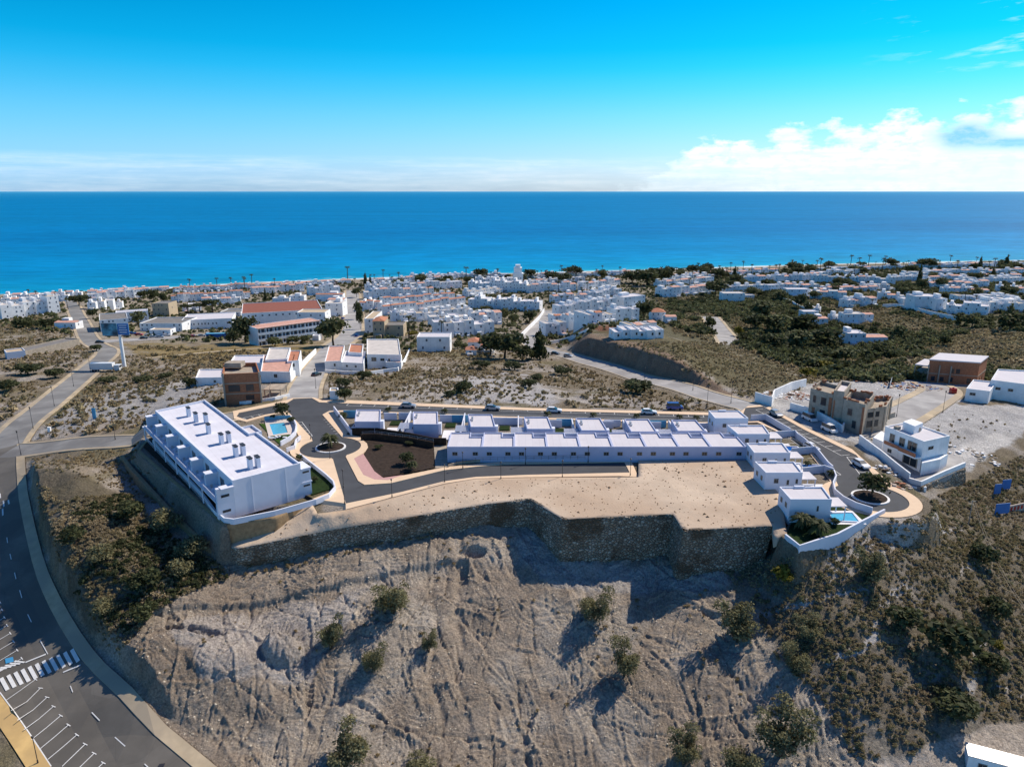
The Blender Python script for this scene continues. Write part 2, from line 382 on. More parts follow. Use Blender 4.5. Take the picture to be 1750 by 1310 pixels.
# ---------------------------------------------------------------- materials
def mat(name, col, rough=0.8, spec=0.3, var=0.0, vscale=3.0, bump=0.0, bscale=8.0, metal=0.0, detail=5, island=0.0, tone=None, obj=0.0):
    m = bpy.data.materials.new(name); m.use_nodes = True; t = NT(m.node_tree)
    bs = t.n['Principled BSDF']
    bs.inputs['Roughness'].default_value = rough; bs.inputs['Specular IOR Level'].default_value = spec; bs.inputs['Metallic'].default_value = metal
    c = None
    if var or bump:
        g = t.new('ShaderNodeTexCoord').outputs['Object'] if not obj else t.new('ShaderNodeNewGeometry').outputs['Position']
    if var:
        n = t.noise(g, vscale, detail, 0.6)
        f = t.new('ShaderNodeMapRange', {0: n, 1: 0.3, 2: 0.7, 3: 1 - var, 4: 1 + var}).outputs[0]
        c = t.mix(1.0, (*col, 1), t.new('ShaderNodeCombineColor', {0: f, 1: f, 2: f}).outputs[0], 'MULTIPLY')
        if tone: c = t.mix(t.new('ShaderNodeMapRange', {0: t.noise(g, vscale * .37, 4), 1: .42, 2: .6, 3: 0., 4: 1.}).outputs[0], c, (*tone, 1))
    if island:
        ri = t.new('ShaderNodeNewGeometry').outputs['Random Per Island']
        f = t.new('ShaderNodeMapRange', {0: ri, 1: 0.0, 2: 1.0, 3: 1 - island, 4: 1 + island}).outputs[0]
        c = t.mix(1.0, c if c is not None else (*col, 1), t.new('ShaderNodeCombineColor', {0: f, 1: f, 2: t.m('MULTIPLY', f, .95)}).outputs[0], 'MULTIPLY')
    if c is None: bs.inputs['Base Color'].default_value = (*col, 1)
    else: t.put(bs.inputs['Base Color'], c)
    if bump:
        b = t.new('ShaderNodeBump', {'Height': t.noise(g, bscale, 6, 0.6), 'Strength': 0.6, 'Distance': bump})
        t.put(bs.inputs['Normal'], b.outputs[0])
    return m
M = {}
M['asphalt'] = mat('asphalt_new', (.062, .066, .074), .85, .25, .10, .35, .01, 6, obj=1)
M['asphalt_old'] = mat('asphalt_old', (.235, .23, .22), .85, .25, .16, .22, .01, 5, obj=1, tone=(.18, .175, .168))
M['asphalt_near'] = mat('asphalt_near', (.150, .138, .120), .85, .25, .16, .2, .01, 6, obj=1, tone=(.112, .104, .092))
M['concrete_road'] = mat('concrete_road', (.36, .35, .34), .85, .2, .14, .3, .01, 5, obj=1, tone=(.28, .27, .265))
M['pave'] = mat('pavement_new', (.70, .53, .37), .85, .2, .05, .6, obj=1)
M['pave_old'] = mat('pavement_old', (.46, .37, .245), .85, .2, .28, .25, .01, 4, obj=1, tone=(.36, .30, .22))
M['pave_yellow'] = mat('pavement_ochre', (.60, .41, .17), .85, .2, .16, .4, .01, 4, obj=1, tone=(.50, .34, .15))
M['kerb'] = mat('kerb_white', (.75, .75, .75), .7, .3)
M['pink'] = mat('pavement_pink', (.50, .30, .28), .85, .2, .08, 2., obj=1)
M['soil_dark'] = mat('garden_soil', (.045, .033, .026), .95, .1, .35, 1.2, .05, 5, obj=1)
M['lawn'] = mat('lawn', (.035, .075, .012), .95, .1, .3, 3.0, .04, 25, obj=1)
M['lawn_dark'] = mat('lawn_dark', (.018, .036, .010), .95, .1, .4, 2.0, .04, 25, obj=1)
M['tile'] = mat('terrace_tile', (.62, .55, .50), .6, .3, .05, 2.0, obj=1)
M['tile_white'] = mat('tile_white', (.72, .71, .72), .6, .3, .04, 2.0, obj=1)
M['white'] = mat('white_render', (.67, .70, .79), .85, .2, .03, .7, obj=1)
M['white_shaded'] = mat('white_render_shaded', (.43, .47, .64), .85, .2, .05, .5, obj=1)  # white render of the shaded fronts, blue shade put into the colour
M['whiteroof'] = mat('white_roof', (.60, .58, .61), .85, .2, .04, .25, obj=1)
M['oldwhite'] = mat('old_white_render', (.84, .85, .86), .85, .2, .10, .4, .01, 3, obj=1)
M['offroof'] = mat('offwhite_roof', (.56, .52, .48), .85, .2, .14, .35, obj=1)
M['terracotta'] = mat('terracotta', (.46, .20, .12), .85, .2, .22, .8, .03, 3, obj=1)
M['terrapink'] = mat('terracotta_faded', (.56, .32, .25), .85, .2, .2, .8, .03, 3, obj=1)
M['brownroof'] = mat('brown_roof', (.26, .095, .065), .85, .2, .14, .5, .03, 2, obj=1)
M['greyroof'] = mat('grey_roof', (.20, .19, .18), .9, .2, .2, .5, obj=1)
M['beige'] = mat('beige_render', (.50, .40, .28), .85, .2, .08, .5, obj=1)
M['glass'] = mat('dark_glass', (.02, .03, .04), .15, .6)
M['poolwater'] = mat('pool_water', (.10, .42, .62), .08, .5, .15, 1.5, .02, 3, obj=1)
M['pooldeep'] = mat('pool_deep', (.01, .06, .30), .08, .5)
M['metal_dark'] = mat('dark_metal', (.03, .03, .035), .5, .5)
M['metal'] = mat('pale_metal', (.5, .51, .53), .4, .5, metal=.6)
M['brick'] = mat('clay_brick', (.36, .155, .085), .9, .15, .25, 2.5, .03, 6, obj=1)
M['concrete'] = mat('raw_concrete', (.37, .32, .26), .9, .15, .22, .8, .03, 4, obj=1)
M['wood'] = mat('bark', (.09, .065, .045), .95, .1, .25, 4., .03, 10)
M['leaf_dark'] = mat('leaf_dark', (.072, .082, .038), .75, .2, .3, .35, island=.5, obj=1)
M['leaf_olive'] = mat('leaf_olive', (.200, .190, .105), .75, .2, .25, .5, island=.45, obj=1)
M['leaf_green'] = mat('leaf_green', (.125, .135, .065), .75, .2, .3, .3, island=.5, obj=1)
M['leaf_palm'] = mat('leaf_palm', (.070, .080, .032), .7, .25, .2, .5, island=.4, obj=1)
M['leaf_yellow'] = mat('leaf_yellow', (.17, .15, .025), .75, .2, .25, .5, island=.35, obj=1)
M['scrub'] = mat('scrub_leaf', (.37, .30, .195), .85, .12, .35, .12, island=.5, obj=1, tone=(.27, .23, .13))
M['scrub_dry'] = mat('scrub_dry', (.32, .245, .140), .9, .12, .3, .15, island=.5, obj=1)
M['blue'] = mat('blue_sheet', (.02, .14, .42), .5, .4, .1, .5, obj=1)
M['bluelight'] = mat('pale_blue_wall', (.10, .35, .55), .7, .3, .1, .5, obj=1)
M['rubble'] = mat('rubble', (.42, .36, .31), .95, .1, .35, 2.0, .05, 4, obj=1)
M['mark'] = mat('road_paint', (.72, .72, .70), .7, .3, .1, 2.0, obj=1)
M['markblue'] = mat('road_paint_blue', (.06, .30, .55), .7, .3)
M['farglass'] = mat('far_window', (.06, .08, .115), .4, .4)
M['frame'] = mat('window_frame', (.30, .28, .25), .6, .3)

for k_ in ('oldwhite', 'concrete', 'brick', 'beige'):     # rain streaks and grime running down rendered walls
    t = NT(M[k_].node_tree); bs = t.n['Principled BSDF']; src = bs.inputs['Base Color'].links[0].from_socket
    st_ = t.noise(t.new('ShaderNodeMapping', {'Vector': t.new('ShaderNodeNewGeometry').outputs['Position'], 'Scale': (1.6, 1.6, .12)}).outputs[0], 1.1, 5, .65)
    f_ = t.new('ShaderNodeMapRange', {0: st_, 1: .35, 2: .62, 3: .93, 4: 1.01}).outputs[0]
    t.put(bs.inputs['Base Color'], t.mix(1.0, src, t.new('ShaderNodeCombineColor', {0: f_, 1: f_, 2: f_}).outputs[0], 'MULTIPLY'))
for k_ in [q for q in M if q.startswith(('leaf_', 'scrub'))]:        # thin leaves let some light through
    t = NT(M[k_].node_tree); bs = t.n['Principled BSDF']; out = t.n['Material Output']; src = bs.inputs['Base Color'].links[0].from_socket
    tr_ = t.new('ShaderNodeBsdfTranslucent', {'Color': src}); mx = t.new('ShaderNodeMixShader', {0: .38}); t.l.new(bs.outputs[0], mx.inputs[1]); t.l.new(tr_.outputs[0], mx.inputs[2]); t.l.new(mx.outputs[0], out.inputs[0])
for k_ in ('asphalt_old', 'asphalt_near', 'concrete_road', 'asphalt'):    # cracks, sealed joints and patched rectangles
    t = NT(M[k_].node_tree); bs = t.n['Principled BSDF']; src = bs.inputs['Base Color'].links[0].from_socket; g_ = t.new('ShaderNodeNewGeometry').outputs['Position']
    gd = t.mix(.35, g_, t.noise(g_, .8, 5, .6, col=True), 'ADD'); ed_ = t.new('ShaderNodeTexVoronoi', {'Vector': gd, 'Scale': .16}, feature='DISTANCE_TO_EDGE').outputs[0]
    ck = t.m('MULTIPLY', t.new('ShaderNodeMapRange', {0: ed_, 1: .001, 2: .007, 3: 1., 4: 0.}).outputs[0], t.new('ShaderNodeMapRange', {0: t.noise(g_, .05, 3), 1: .48, 2: .56, 3: 0., 4: .22 if k_ != 'asphalt' else .08}).outputs[0])
    br = t.new('ShaderNodeTexVoronoi', {'Vector': t.new('ShaderNodeMapping', {'Vector': g_, 'Scale': (.10, .16, 0.), 'Rotation': (0, 0, .5)}).outputs[0], 'Scale': 1.}, feature='F1', distance='CHEBYCHEV')
    pt = t.new('ShaderNodeMapRange', {0: t.new('ShaderNodeSeparateColor', {0: br.outputs['Color']}).outputs[0], 1: .0, 2: 1., 3: .90, 4: 1.10}).outputs[0]
    c_ = t.mix(1.0, src, t.new('ShaderNodeCombineColor', {0: pt, 1: pt, 2: pt}).outputs[0], 'MULTIPLY'); t.put(bs.inputs['Base Color'], t.mix(ck, c_, (.03, .03, .03)))
M['aptroof'] = mat('apartment_roof', (.66, .66, .72), .85, .2, .06, .35, obj=1)
for k_ in ('aptroof', 'whiteroof'):      # membrane seams and dust
    t = NT(M[k_].node_tree); bs = t.n['Principled BSDF']; src = bs.inputs['Base Color'].links[0].from_socket; g_ = t.new('ShaderNodeNewGeometry').outputs['Position']
    b_ = t.new('ShaderNodeTexBrick', {'Vector': t.new('ShaderNodeMapping', {'Vector': g_, 'Rotation': (0, 0, .95 if k_ == 'aptroof' else 1.5708), 'Scale': (1, 1, 0)}).outputs[0], 'Color1': (1, 1, 1, 1), 'Color2': (.97, .97, .975, 1), 'Mortar': (.84, .84, .85, 1), 'Scale': 1.0, 'Mortar Size': .035, 'Brick Width': 9.0, 'Row Height': 1.6})
    t.put(bs.inputs['Base Color'], t.mix(1.0, src, b_.outputs[0], 'MULTIPLY'))
# ---------------------------------------------------------------- roads: outlines in the photograph, unprojected onto the ground
def circ(u, v, r, n=40, e=0.0, sx=1.0):
    c = Q(u, v, e); return [(c.x + r * sx * math.cos(2 * math.pi * i / n), c.y + r * math.sin(2 * math.pi * i / n)) for i in range(n)]
def ribbon(pts, a, b):
    """strip between offsets a and b to the left of a world polyline"""
    n = len(pts); out = []
    for off in (a, b):
        row = []
        for i in range(n):
            p = Vector(pts[i]); d = Vector((0, 0))
            if i > 0: d += (p - Vector(pts[i - 1])).normalized()
            if i < n - 1: d += (Vector(pts[i + 1]) - p).normalized()
            d.normalize(); row.append((p.x - d.y * off, p.y + d.x * off))
        out.append(row)
    return out[0] + out[1][::-1]
def smooth_line(pts, it=2):
    for _ in range(it):
        o = [pts[0]]
        for i in range(len(pts) - 1):
            a, b = Vector(pts[i]), Vector(pts[i + 1]); o += [tuple(a * .75 + b * .25), tuple(a * .25 + b * .75)]
        o.append(pts[-1]); pts = o
    return pts
RAB1, RAB2 = (565, 765), (1487, 850)
sc1 = FPX / (Q(*RAB1)[1] * CP + CAMZ * SP)
R1 = 51 / sc1; R1i = 22.6 / sc1
sc2 = FPX / (Q(*RAB2)[1] * CP + CAMZ * SP)
R2o = 59 / sc2; R2i = 26.5 / sc2
road_site = Q2([(408,706),(490,689),(501,682),(533,680.5),(546,688),(589,689.5),(900,701.5),(1203,709.5),(1268,712),(1274,697.5),(1304,695),(1375,735),(1453,773),(1463,778),(1502,823),(1500,860),(1452,858),(1436,838),(1421,806),(1370,755),(1294,719),(1203,722),(860,712),(590,701.5),(562,703),(551,709),(581,743),(600,765),(591,781),(612,822),(623,829),(669,826),(759,804),(813,798),(860,794),(1067,790),(1076,808),(900,812),(813,815.5),(759,823),(683,842),(591,861),(569,785),(540,770),(532,748),(503,716),(492,703),(453,709),(421,718),(404,712)])
isl1 = circ(*RAB1, R1i, 28); isl2 = circ(*RAB2, R2i, 28)
isl1o = circ(*RAB1, R1i + .45, 28); isl2o = circ(*RAB2, R2i + .45, 28)
pave_site = Q2([(398,703),(490,684),(499,680),(536,678),(550,684.5),(590,684),(900,697.5),(1203,705),(1262,707),(1278,694),(1306,691.5),(1378,731),(1456,768),(1512,818),(1554,846),(1558,862),(1548,873),(1515,880),(1480,880),(1440,862),(1425,833),(1408,806),(1370,758),(1294,722),(1203,725),(860,714.5),(590,704),(572,704),(600,742),(624,757),(627,764),(621,775),(607,783),(628,815),(662,818),(700,811),(759,799),(813,793.5),(860,789),(1076,784),(1091,813.5),(900,816),(813,818.5),(759,827),(683,847),(591,871),(543,876.5),(534,853),(573,838),(568,826),(535,796),(512,782),(508,766),(514,752),(500,725),(484,705),(453,712),(421,721),(400,716)])
pave_extra = circ(*RAB1, R1 + 2.2, 44); pave_extra2 = circ(*RAB2, R2o + 2.3, 44)
pink = Q2([(605,784),(621,776),(640,806),(655,817),(690,812),(663,821),(640,820),(621,812)])
garden_dark = Q2([(622,776),(629,765),(627,758),(618,751),(560+470/7.95,680+490/7.95),(641,742),(700,748),(741,755),(742,800),(700,808),(655,815),(640,806)])
channel = Q2([(741,754),(763,754),(765,797),(744,800)])
lawn_pool = Q2([(443,724),(492,727),(504,735),(500,748),(479,760),(470,752)])
deck_pool = Q2([(452,719),(497,716),(506,733),(503,742),(459,746)])
pool = Q2([(460.5,725),(486,722.5),(492,739.5),(467,743.5)])
green_apt = Q2([(504,775),(515,778),(568,826),(571,834),(532,846),(531,800)])
yard_apt = Q2([(245,762),(262,745),(397,870),(520,845),(534,852),(384,889)])
road_left = smooth_line([tuple(P(*p)[:2]) for p in [(31,742),(27,780),(30,840),(41,902),(59,978),(78,1025),(110,1085),(150,1141),(194,1182),(244,1238),(329,1310),(420,1390)]], 1)
road_left_l = [tuple(P(*p)[:2]) for p in [(-90,745),(-95,900),(-80,1040),(0,1187),(88,1312),(150,1400)]]
RL = road_left + road_left_l[::-1]
def line_road(px, wd, n=2):
    c = smooth_line([tuple(P(*p)[:2]) for p in px], n); return c
ra_c = line_road([(8,765),(40,722),(75,697),(130,650),(163,622),(183,606),(184,597),(165,590),(152,580),(143,560),(127,528),(119,512)], 8)
rb_c = line_road([(15,770),(45,769),(150,755),(250,739),(330,724),(412,709)], 6.5)
rc_c = line_road([(517,684),(519,665),(533,638),(552,612),(566,592)], 9)
rd_c = line_road([(1292,700),(1150,658),(1000,616),(945,602),(908,590),(902,578),(922,550),(940,530)], 9)
re_c = line_road([(602,496),(603,520),(604,545),(600,572),(575,590)], 10)
rf_c = line_road([(1213,541),(1228,560),(1240,574),(1250,590)], 9)
rg_c = line_road([(1459,741),(1510,722),(1542,708),(1589,682),(1612,668),(1590,655)], 8.5)
rh_c = line_road([(160,584),(230,580),(300,576),(350,572),(395,575)], 12)
rp_c = line_road([(250,612),(350,602),(450,594),(566,588),(620,580),(700,571)], 3.5)
OLD = [('road', 'asphalt_old', ribbon(ra_c, -4.2, 4.2)), ('road', 'asphalt_old', ribbon(rb_c, -3.6, 3.6)), ('road', 'concrete_road', ribbon(rc_c, -4.6, 4.6)),
       ('road', 'concrete_road', ribbon(rd_c, -4.5, 4.5)), ('road', 'concrete_road', ribbon(re_c, -6, 6)), ('road', 'concrete_road', ribbon(rf_c, -5.5, 5.5)),
       ('road', 'concrete_road', ribbon(rg_c, -4.3, 4.3)), ('car_park', 'concrete_road', ribbon(rh_c, -6, 6))]
PVO = [ribbon(ra_c, -5.7, 5.7), ribbon(rb_c, -4.6, 4.6), ribbon(rc_c, -5.8, 5.8), ribbon(rd_c, -5.6, 5.2), ribbon(re_c, -8.5, 8.5), ribbon(rg_c, -6.6, 6.6), ribbon(rf_c, -7.5, 7.5)]
PVO.append(ribbon(road_left, -.02, 1.9))  # right-hand side gets the browner paving, its shade put into the colour
PVY = [ribbon(road_left_l[2:], -2.3, .02)]
REG = [  # name, material, polygon(s), height, group -> earlier wins
    ('swimming_pool_water', 'poolwater', [pool], .05), ('roundabout_island', 'soil_dark', [isl1, isl2], .28), ('kerb_ring', 'kerb', [isl1o, isl2o], .24),
    ('pool_deck', 'tile', [deck_pool], .16), ('lawn', 'lawn', [lawn_pool], .12), ('garden_bed', 'lawn_dark', [green_apt], .14), ('garden_bed', 'soil_dark', [yard_apt], .10),
    ('brown_garden_ground', 'soil_dark', [garden_dark], .12), ('drainage_channel', 'concrete', [channel], .04),
    ('road', 'asphalt', [road_site, circ(*RAB1, R1, 44), circ(*RAB2, R2o, 44)], .03), ('pavement_strip', 'pink', [pink], .16),
    ('pavement', 'pave', [pave_site, pave_extra, pave_extra2], .16)]
REG += [(n, m, [p], .04) for n, m, p in OLD] + [('road', 'asphalt_near', [RL], .04), ('pavement', 'pave_yellow', PVY, .16), ('pavement', 'pave_old', PVO, .16), ('dirt_track', 'pave_old', [ribbon(rp_c, -1.6, 1.6)], .05)]
def densify(poly, step):
    out = []
    for i in range(len(poly)):
        a, b = poly[i], poly[(i + 1) % len(poly)]; L = math.hypot(b[0] - a[0], b[1] - a[1]); k = max(1, int(L / step))
        out += [(a[0] + (b[0] - a[0]) * j / k, a[1] + (b[1] - a[1]) * j / k) for j in range(k)]
    return out
def build_sheets(REG, step=4.0):
    vs, ed, keep = [], [], []
    for i, (n, m, polys, h) in enumerate(REG):
        for p in polys:
            far = min(q[1] for q in p) > 330
            d = densify(p, step * (3 if far else 1)); b = len(vs)
            vs += [Vector(q) for q in d]; ed += [(b + k, b + (k + 1) % len(d)) for k in range(len(d))]
    allp = [(i, np.array(p)) for i, r in enumerate(REG) for p in r[2]]
    for i, r in enumerate(REG):
        if r[0] in ('road', 'car_park'):
            for p in r[2]:
                xs = [q[0] for q in p]; ys = [q[1] for q in p]; st = 4.0 if min(ys) < 330 else 12.0
                gx, gy = np.meshgrid(np.arange(min(xs), max(xs), st), np.arange(min(ys), max(ys), st)); gx = gx.ravel(); gy = gy.ravel()
                m = inside(gx, gy, p); m &= dist_line(gx, gy, p, True) > 1.2
                vs += [Vector((a, b_)) for a, b_ in zip(gx[m], gy[m])]
    V, E, F, *_ = delaunay_2d_cdt(vs, ed, [], 0, 1e-4)
    X = np.array([[v.x, v.y] for v in V]); F = np.array(F)
    c = X[F].mean(1); cls = np.full(len(F), -1)
    for i, p in allp[::-1]:
        xs0, ys0 = p.min(0); xs1, ys1 = p.max(0)
        m = (c[:, 0] > xs0) & (c[:, 0] < xs1) & (c[:, 1] > ys0) & (c[:, 1] < ys1)
        idx = np.nonzero(m)[0]; ins = inside(c[idx, 0], c[idx, 1], p)
        cls[idx[ins]] = np.where(True, i, i)
    # earlier regions win
    for i, r in list(enumerate(REG))[::-1]:
        for p in r[2]:
            ins = inside(c[:, 0], c[:, 1], p); cls[ins] = i
    Z = sample(GS, X[:, 0], X[:, 1]); objs = {}
    for i, (n, m, polys, h) in enumerate(REG):
        T = F[cls == i]
        if not len(T): continue
        edges = {}
        for t in T:
            for a, b in ((t[0], t[1]), (t[1], t[2]), (t[2], t[0])): edges[(a, b)] = 1
        bd = [(a, b) for (a, b) in edges if (b, a) not in edges]
        used = np.unique(T); mp = {int(q): k for k, q in enumerate(used)}
        mb = MB(); mb.v = [(X[q, 0], X[q, 1], Z[q] + h) for q in used]
        nb = len(mb.v); lows = {}
        mb.f = [[mp[int(q)] for q in t] for t in T]
        for a, b in bd:
            for q in (a, b):
                if q not in lows: lows[q] = len(mb.v); mb.v.append((X[q, 0], X[q, 1], Z[q] + h - .35))
            mb.f.append([mp[int(b)], mp[int(a)], lows[a], lows[b]])
        mb.mi = [0] * len(mb.f)
        o = mb.build(n, M[m]); tag(o, kind='structure')
        objs.setdefault(n, []).append(o)
    return objs
SHEETS = build_sheets(REG)
ROADS = [(r[0], p) for r in REG for p in r[2] if r[0] not in ('lawn',)]

# ---------------------------------------------------------------- the ground as one sheet
U_, V_, _z = proj(GX, GY, GZ)
roadmask = np.zeros(GX.shape, bool); nearroad = np.zeros(GX.shape)
for n_, p in ROADS:
    xs = [q[0] for q in p]; ys = [q[1] for q in p]; m = (GX > min(xs) - 3) & (GX < max(xs) + 3) & (GY > min(ys) - 3) & (GY < max(ys) + 3)
    x, y = GX[m], GY[m]; ins = inside(x, y, p); d = dist_line(x, y, p, True); d = np.where(ins, -d, d)
    nr = 1 - sst(0.3, 3.0, d); nearroad[m] = np.maximum(nearroad[m], nr); roadmask[m] |= d < 0.0
site_m = inside(GX, GY, SITE)
calm = np.maximum(nearroad, site_m * 1.0)
def pxpoly(pts): return inside(U_, V_, pts)
Z_FORE = [(225,1310),(215,1200),(212,1120),(255,1050),(345,1000),(385,965),(560,935),(900,860),(1000,930),(1240,975),(1285,1040),(1330,1130),(1400,1185),(1450,1250),(1500,1310),(1600,1500),(200,1500)]
fore = pxpoly(Z_FORE)
def soft(poly, w_):
    """soft mask of a pixel polygon, edge broken up by noise"""
    xs = [p[0] for p in poly]; ys = [p[1] for p in poly]
    m = (U_ > min(xs) - 3 * w_) & (U_ < max(xs) + 3 * w_) & (V_ > min(ys) - 3 * w_) & (V_ < max(ys) + 3 * w_) & (GY > 0)
    o = np.zeros(U_.shape); u, v = U_[m], V_[m]; ins = inside(u, v, poly); d = dist_line(u, v, poly, True); d = np.where(ins, d, -d)
    d = d + (fbm(GX[m] * .25, GY[m] * .25, 4) - .5) * w_ * 3
    o[m] = sst(-w_ * .5, w_ * .5, d); return o
DGX, DGY = GX, GY
m_fore = soft(Z_FORE, 14)
# caterpillar tracks: patches, each with its own direction
def tracks(x, y):
    N_ = 900; cs = RNG.random((N_, 2)) * [150, 90] + [-75, 62]; dr = RNG.random(N_) * math.pi; kind = RNG.random(N_); fr = .45 + RNG.random(N_) * .28
    # long runs down the middle
    wx = x + 3.0 * (fbm(x * .12, y * .12, 3) - .5) * 2; wy = y + 3.0 * (fbm(x * .12 + 50, y * .12, 3) - .5) * 2
    best = np.full(x.shape, 1e9); bi = np.zeros(x.shape, int)
    for i in range(len(cs)):
        dx = wx - cs[i, 0]; dy = wy - cs[i, 1]; c_, s_ = math.cos(dr[i] + 1.57), math.sin(dr[i] + 1.57)
        a = dx * c_ + dy * s_; b = -dx * s_ + dy * c_
        d = (a / 2.4) ** 2 + b ** 2; k = d < best; best[k] = d[k]; bi[k] = i
    th = dr[bi]; ph = (wx * np.cos(th) + wy * np.sin(th)) * 2 * math.pi / fr[bi]
    tr = (.5 + .5 * np.sin(ph)) ** 1.5 * np.where(kind[bi] < .75, .22, .06)
    ch = np.exp(-((wx - (-13 + 1.5 * np.sin(y * .09))) / 1.0) ** 2) + np.exp(-((wx - (-8.8 + 1.2 * np.sin(y * .07 + 1))) / .8) ** 2) + .6 * np.exp(-((wx - (6 + (y - 100) * .5)) / .7) ** 2) + .6 * np.exp(-((wx - (-2 - (y - 100) * .35)) / .8) ** 2)
    tr = tr - .55 * ch
    for i in range(1300):      # single gouges and spill ridges
        cx, cy = RNG.uniform(-72, 72), RNG.uniform(64, 128); an = RNG.uniform(0, 3.14) if i % 3 else RNG.normal(1.75, .3); L = RNG.uniform(1.5, 12); wd = RNG.uniform(.14, .32); am = RNG.uniform(.14, .42) * (-1 if i % 2 else 1)
        m = (np.abs(x - cx) < L) & (np.abs(y - cy) < L)
        if not m.any(): continue
        dx, dy = x[m] - cx, y[m] - cy; a = dx * math.cos(an) + dy * math.sin(an); b = -dx * math.sin(an) + dy * math.cos(an) + .25 * np.sin(a * .7 + i)
        tr[m] += am * np.exp(-(b / wd) ** 2) * np.clip(1 - (np.abs(a) / L * 1.4) ** 4, 0, 1)
    return tr
calm_f = 1 - calm
fine = np.zeros(GX.shape)
near = GY < 330
nx, ny = GX[near], GY[near]
fine[near] = (fbm(nx * .22, ny * .22, 4) - .5) * 1.0 + (fbm(nx * 1.1, ny * 1.1, 3) - .5) * .34
fine[~near] = (fbm(GX[~near] * .06, GY[~near] * .06, 3) - .5) * 1.2
mf = (m_fore > 0.01) & (GY < 140)
tr = np.zeros(GX.shape); tr[mf] = tracks(GX[mf], GY[mf]) * m_fore[mf] * .8 + (fbm(GX[mf] * .09, GY[mf] * .09, 3) - .5) * 1.2 * m_fore[mf] + (fbm(GX[mf] * .5, GY[mf] * .5, 3) - .5) * .3 * m_fore[mf]
# excavated bench with a dark lip on the left of the slope, the pit, the slot
def blob(u, v, ru, rv, dz):
    m = ((U_ - u) / ru) ** 2 + ((V_ - v) / rv) ** 2; return np.where((GY > 0) & (m < 1), dz * (1 - m) ** .5, 0)
tr += blob(808, 942, 24, 11, -1.7) + blob(335, 1098, 55, 9, -1.3) + blob(482, 1122, 34, 30, 2.4) + blob(380, 1150, 60, 30, .7)
lip = [(230,1075),(330,1052),(450,1025),(560,1000),(680,972),(760,955)]
m = (V_ > 900) & (V_ < 1150) & (U_ > 200) & (U_ < 800)
dl = np.zeros(GX.shape) + 1e3; vv = np.interp(U_[m], [p[0] for p in lip], [p[1] for p in lip]); dl[m] = V_[m] - vv
tr += np.where(np.abs(dl) < 60, -.9 * sst(-3, 3, dl) * (1 - sst(14, 50, dl)), 0) * m_fore
# left bank: road lies in a cutting, the ground stands above it
bank = [(50,800),(62,850),(75,900),(92,960),(112,1010),(140,1060),(170,1110),(205,1150),(232,1200),(262,1250)]
GZ2 = GZ + fine * calm_f + tr * calm_f
dr = dist_line(GX, GY, road_left) ; lside = inside(GX, GY, RL)
bm = (GY > 50) & (GY < 190) & (~lside) & (dr < 26) & (V_ > 775) & (V_ < 1290) & (U_ > 20) & (U_ < 520)
lift = sst(2.6, 4.4, dr + (fbm(GX * .5, GY * .5) - .5) * 1.2) * (1 - sst(9, 24, dr)) * (3.0 + 2.6 * (1 - sst(960, 1080, V_))) * sst(775, 850, V_) * (1 - sst(1150, 1270, V_))
GZ2 = np.where(bm, GZ2 + lift, GZ2)
# dark cut bank beside the road up to the town
_rd = [q for q in rd_c]; dd_ = dist_line(GX, GY, _rd); cm_ = (GY > 200) & (GY < 460) & (U_ > 960) & (U_ < 1260) & (dd_ < 90)
side_ = inside(GX, GY, _rd + [(_rd[-1][0] + 400, _rd[-1][1] + 200), (_rd[0][0] + 400, _rd[0][1] + 100)])
cut = np.where(cm_ & side_, sst(5.8, 9.5, dd_ + (fbm(GX * .3, GY * .3) - .5) * 2) * (1 - sst(26, 88, dd_)) * 7.5 * sst(965, 1010, U_) * (1 - sst(1110, 1262, U_)), 0)
GZ2 = GZ2 + cut; GS[:] = GS + cut
GZ2 = np.where(roadmask, GZ - .45, GZ2)
GZ2 = np.where(site_m & ~roadmask, GZ - .06, GZ2)
GS[bm] += lift[bm]
# colours of the soil (its own colour by place, plus shade painted in at the left scrub)
C = np.empty(GX.shape + (3,)); C[:] = (.20, .165, .115)
def paint(mask, col): C[:] = C * (1 - mask[..., None]) + np.array(col) * mask[..., None]
n_a = fbm(GX * .03, GY * .03, 4); n_b = fbm(GX * .12 + 7, GY * .12, 4)
paint(sst(.45, .62, n_a) * .8, (.27, .23, .18)); paint(sst(.52, .66, n_b) * .7, (.36, .33, .30)); paint(sst(.55, .7, fbm(GX * .05 + 30, GY * .05, 4)) * .7, (.15, .13, .065))
m_green = soft([(560,560),(1100,470),(1760,420),(1760,640),(1560,600),(1380,640),(1250,600),(1150,585),(1000,560)], 10); paint(soft([(60,830),(100,830),(200,860),(330,950),(395,990),(300,1030),(215,1100),(150,1080),(80,930)], 8) * .75, (.105, .092, .065)); paint(m_green, (.115, .105, .062))  # left scrub ground is painted darker to stand for shade between the shrubs
paint(soft([(0,470),(600,450),(1000,450),(1150,470),(1050,560),(700,565),(560,590),(190,590),(0,560)], 8) * .7, (.30, .26, .20))
paint(soft([(215,588),(390,590),(560,585),(560,605),(420,610),(400,640),(230,605)], 8) * .8, (.23, .17, .065))
paint(soft([(60,745),(110,700),(190,665),(300,650),(390,655),(330,690),(190,725)], 8), (.34, .33, .32))
paint(soft([(640,690),(720,650),(820,640),(900,660),(1100,685),(1180,695)], 12) * .8, (.40, .37, .34))
paint(soft([(760,690),(800,645),(900,640),(960,690)], 8) * .8, (.42, .41, .41))
m_cut = soft([(975,588),(1100,618),(1210,652),(1280,690),(1180,667),(1080,638),(985,607)], 4); paint(m_cut, (.24, .175, .125))
paint(soft([(990,582),(1050,572),(1110,585),(1100,600),(1040,598)], 5), (.17, .075, .045))
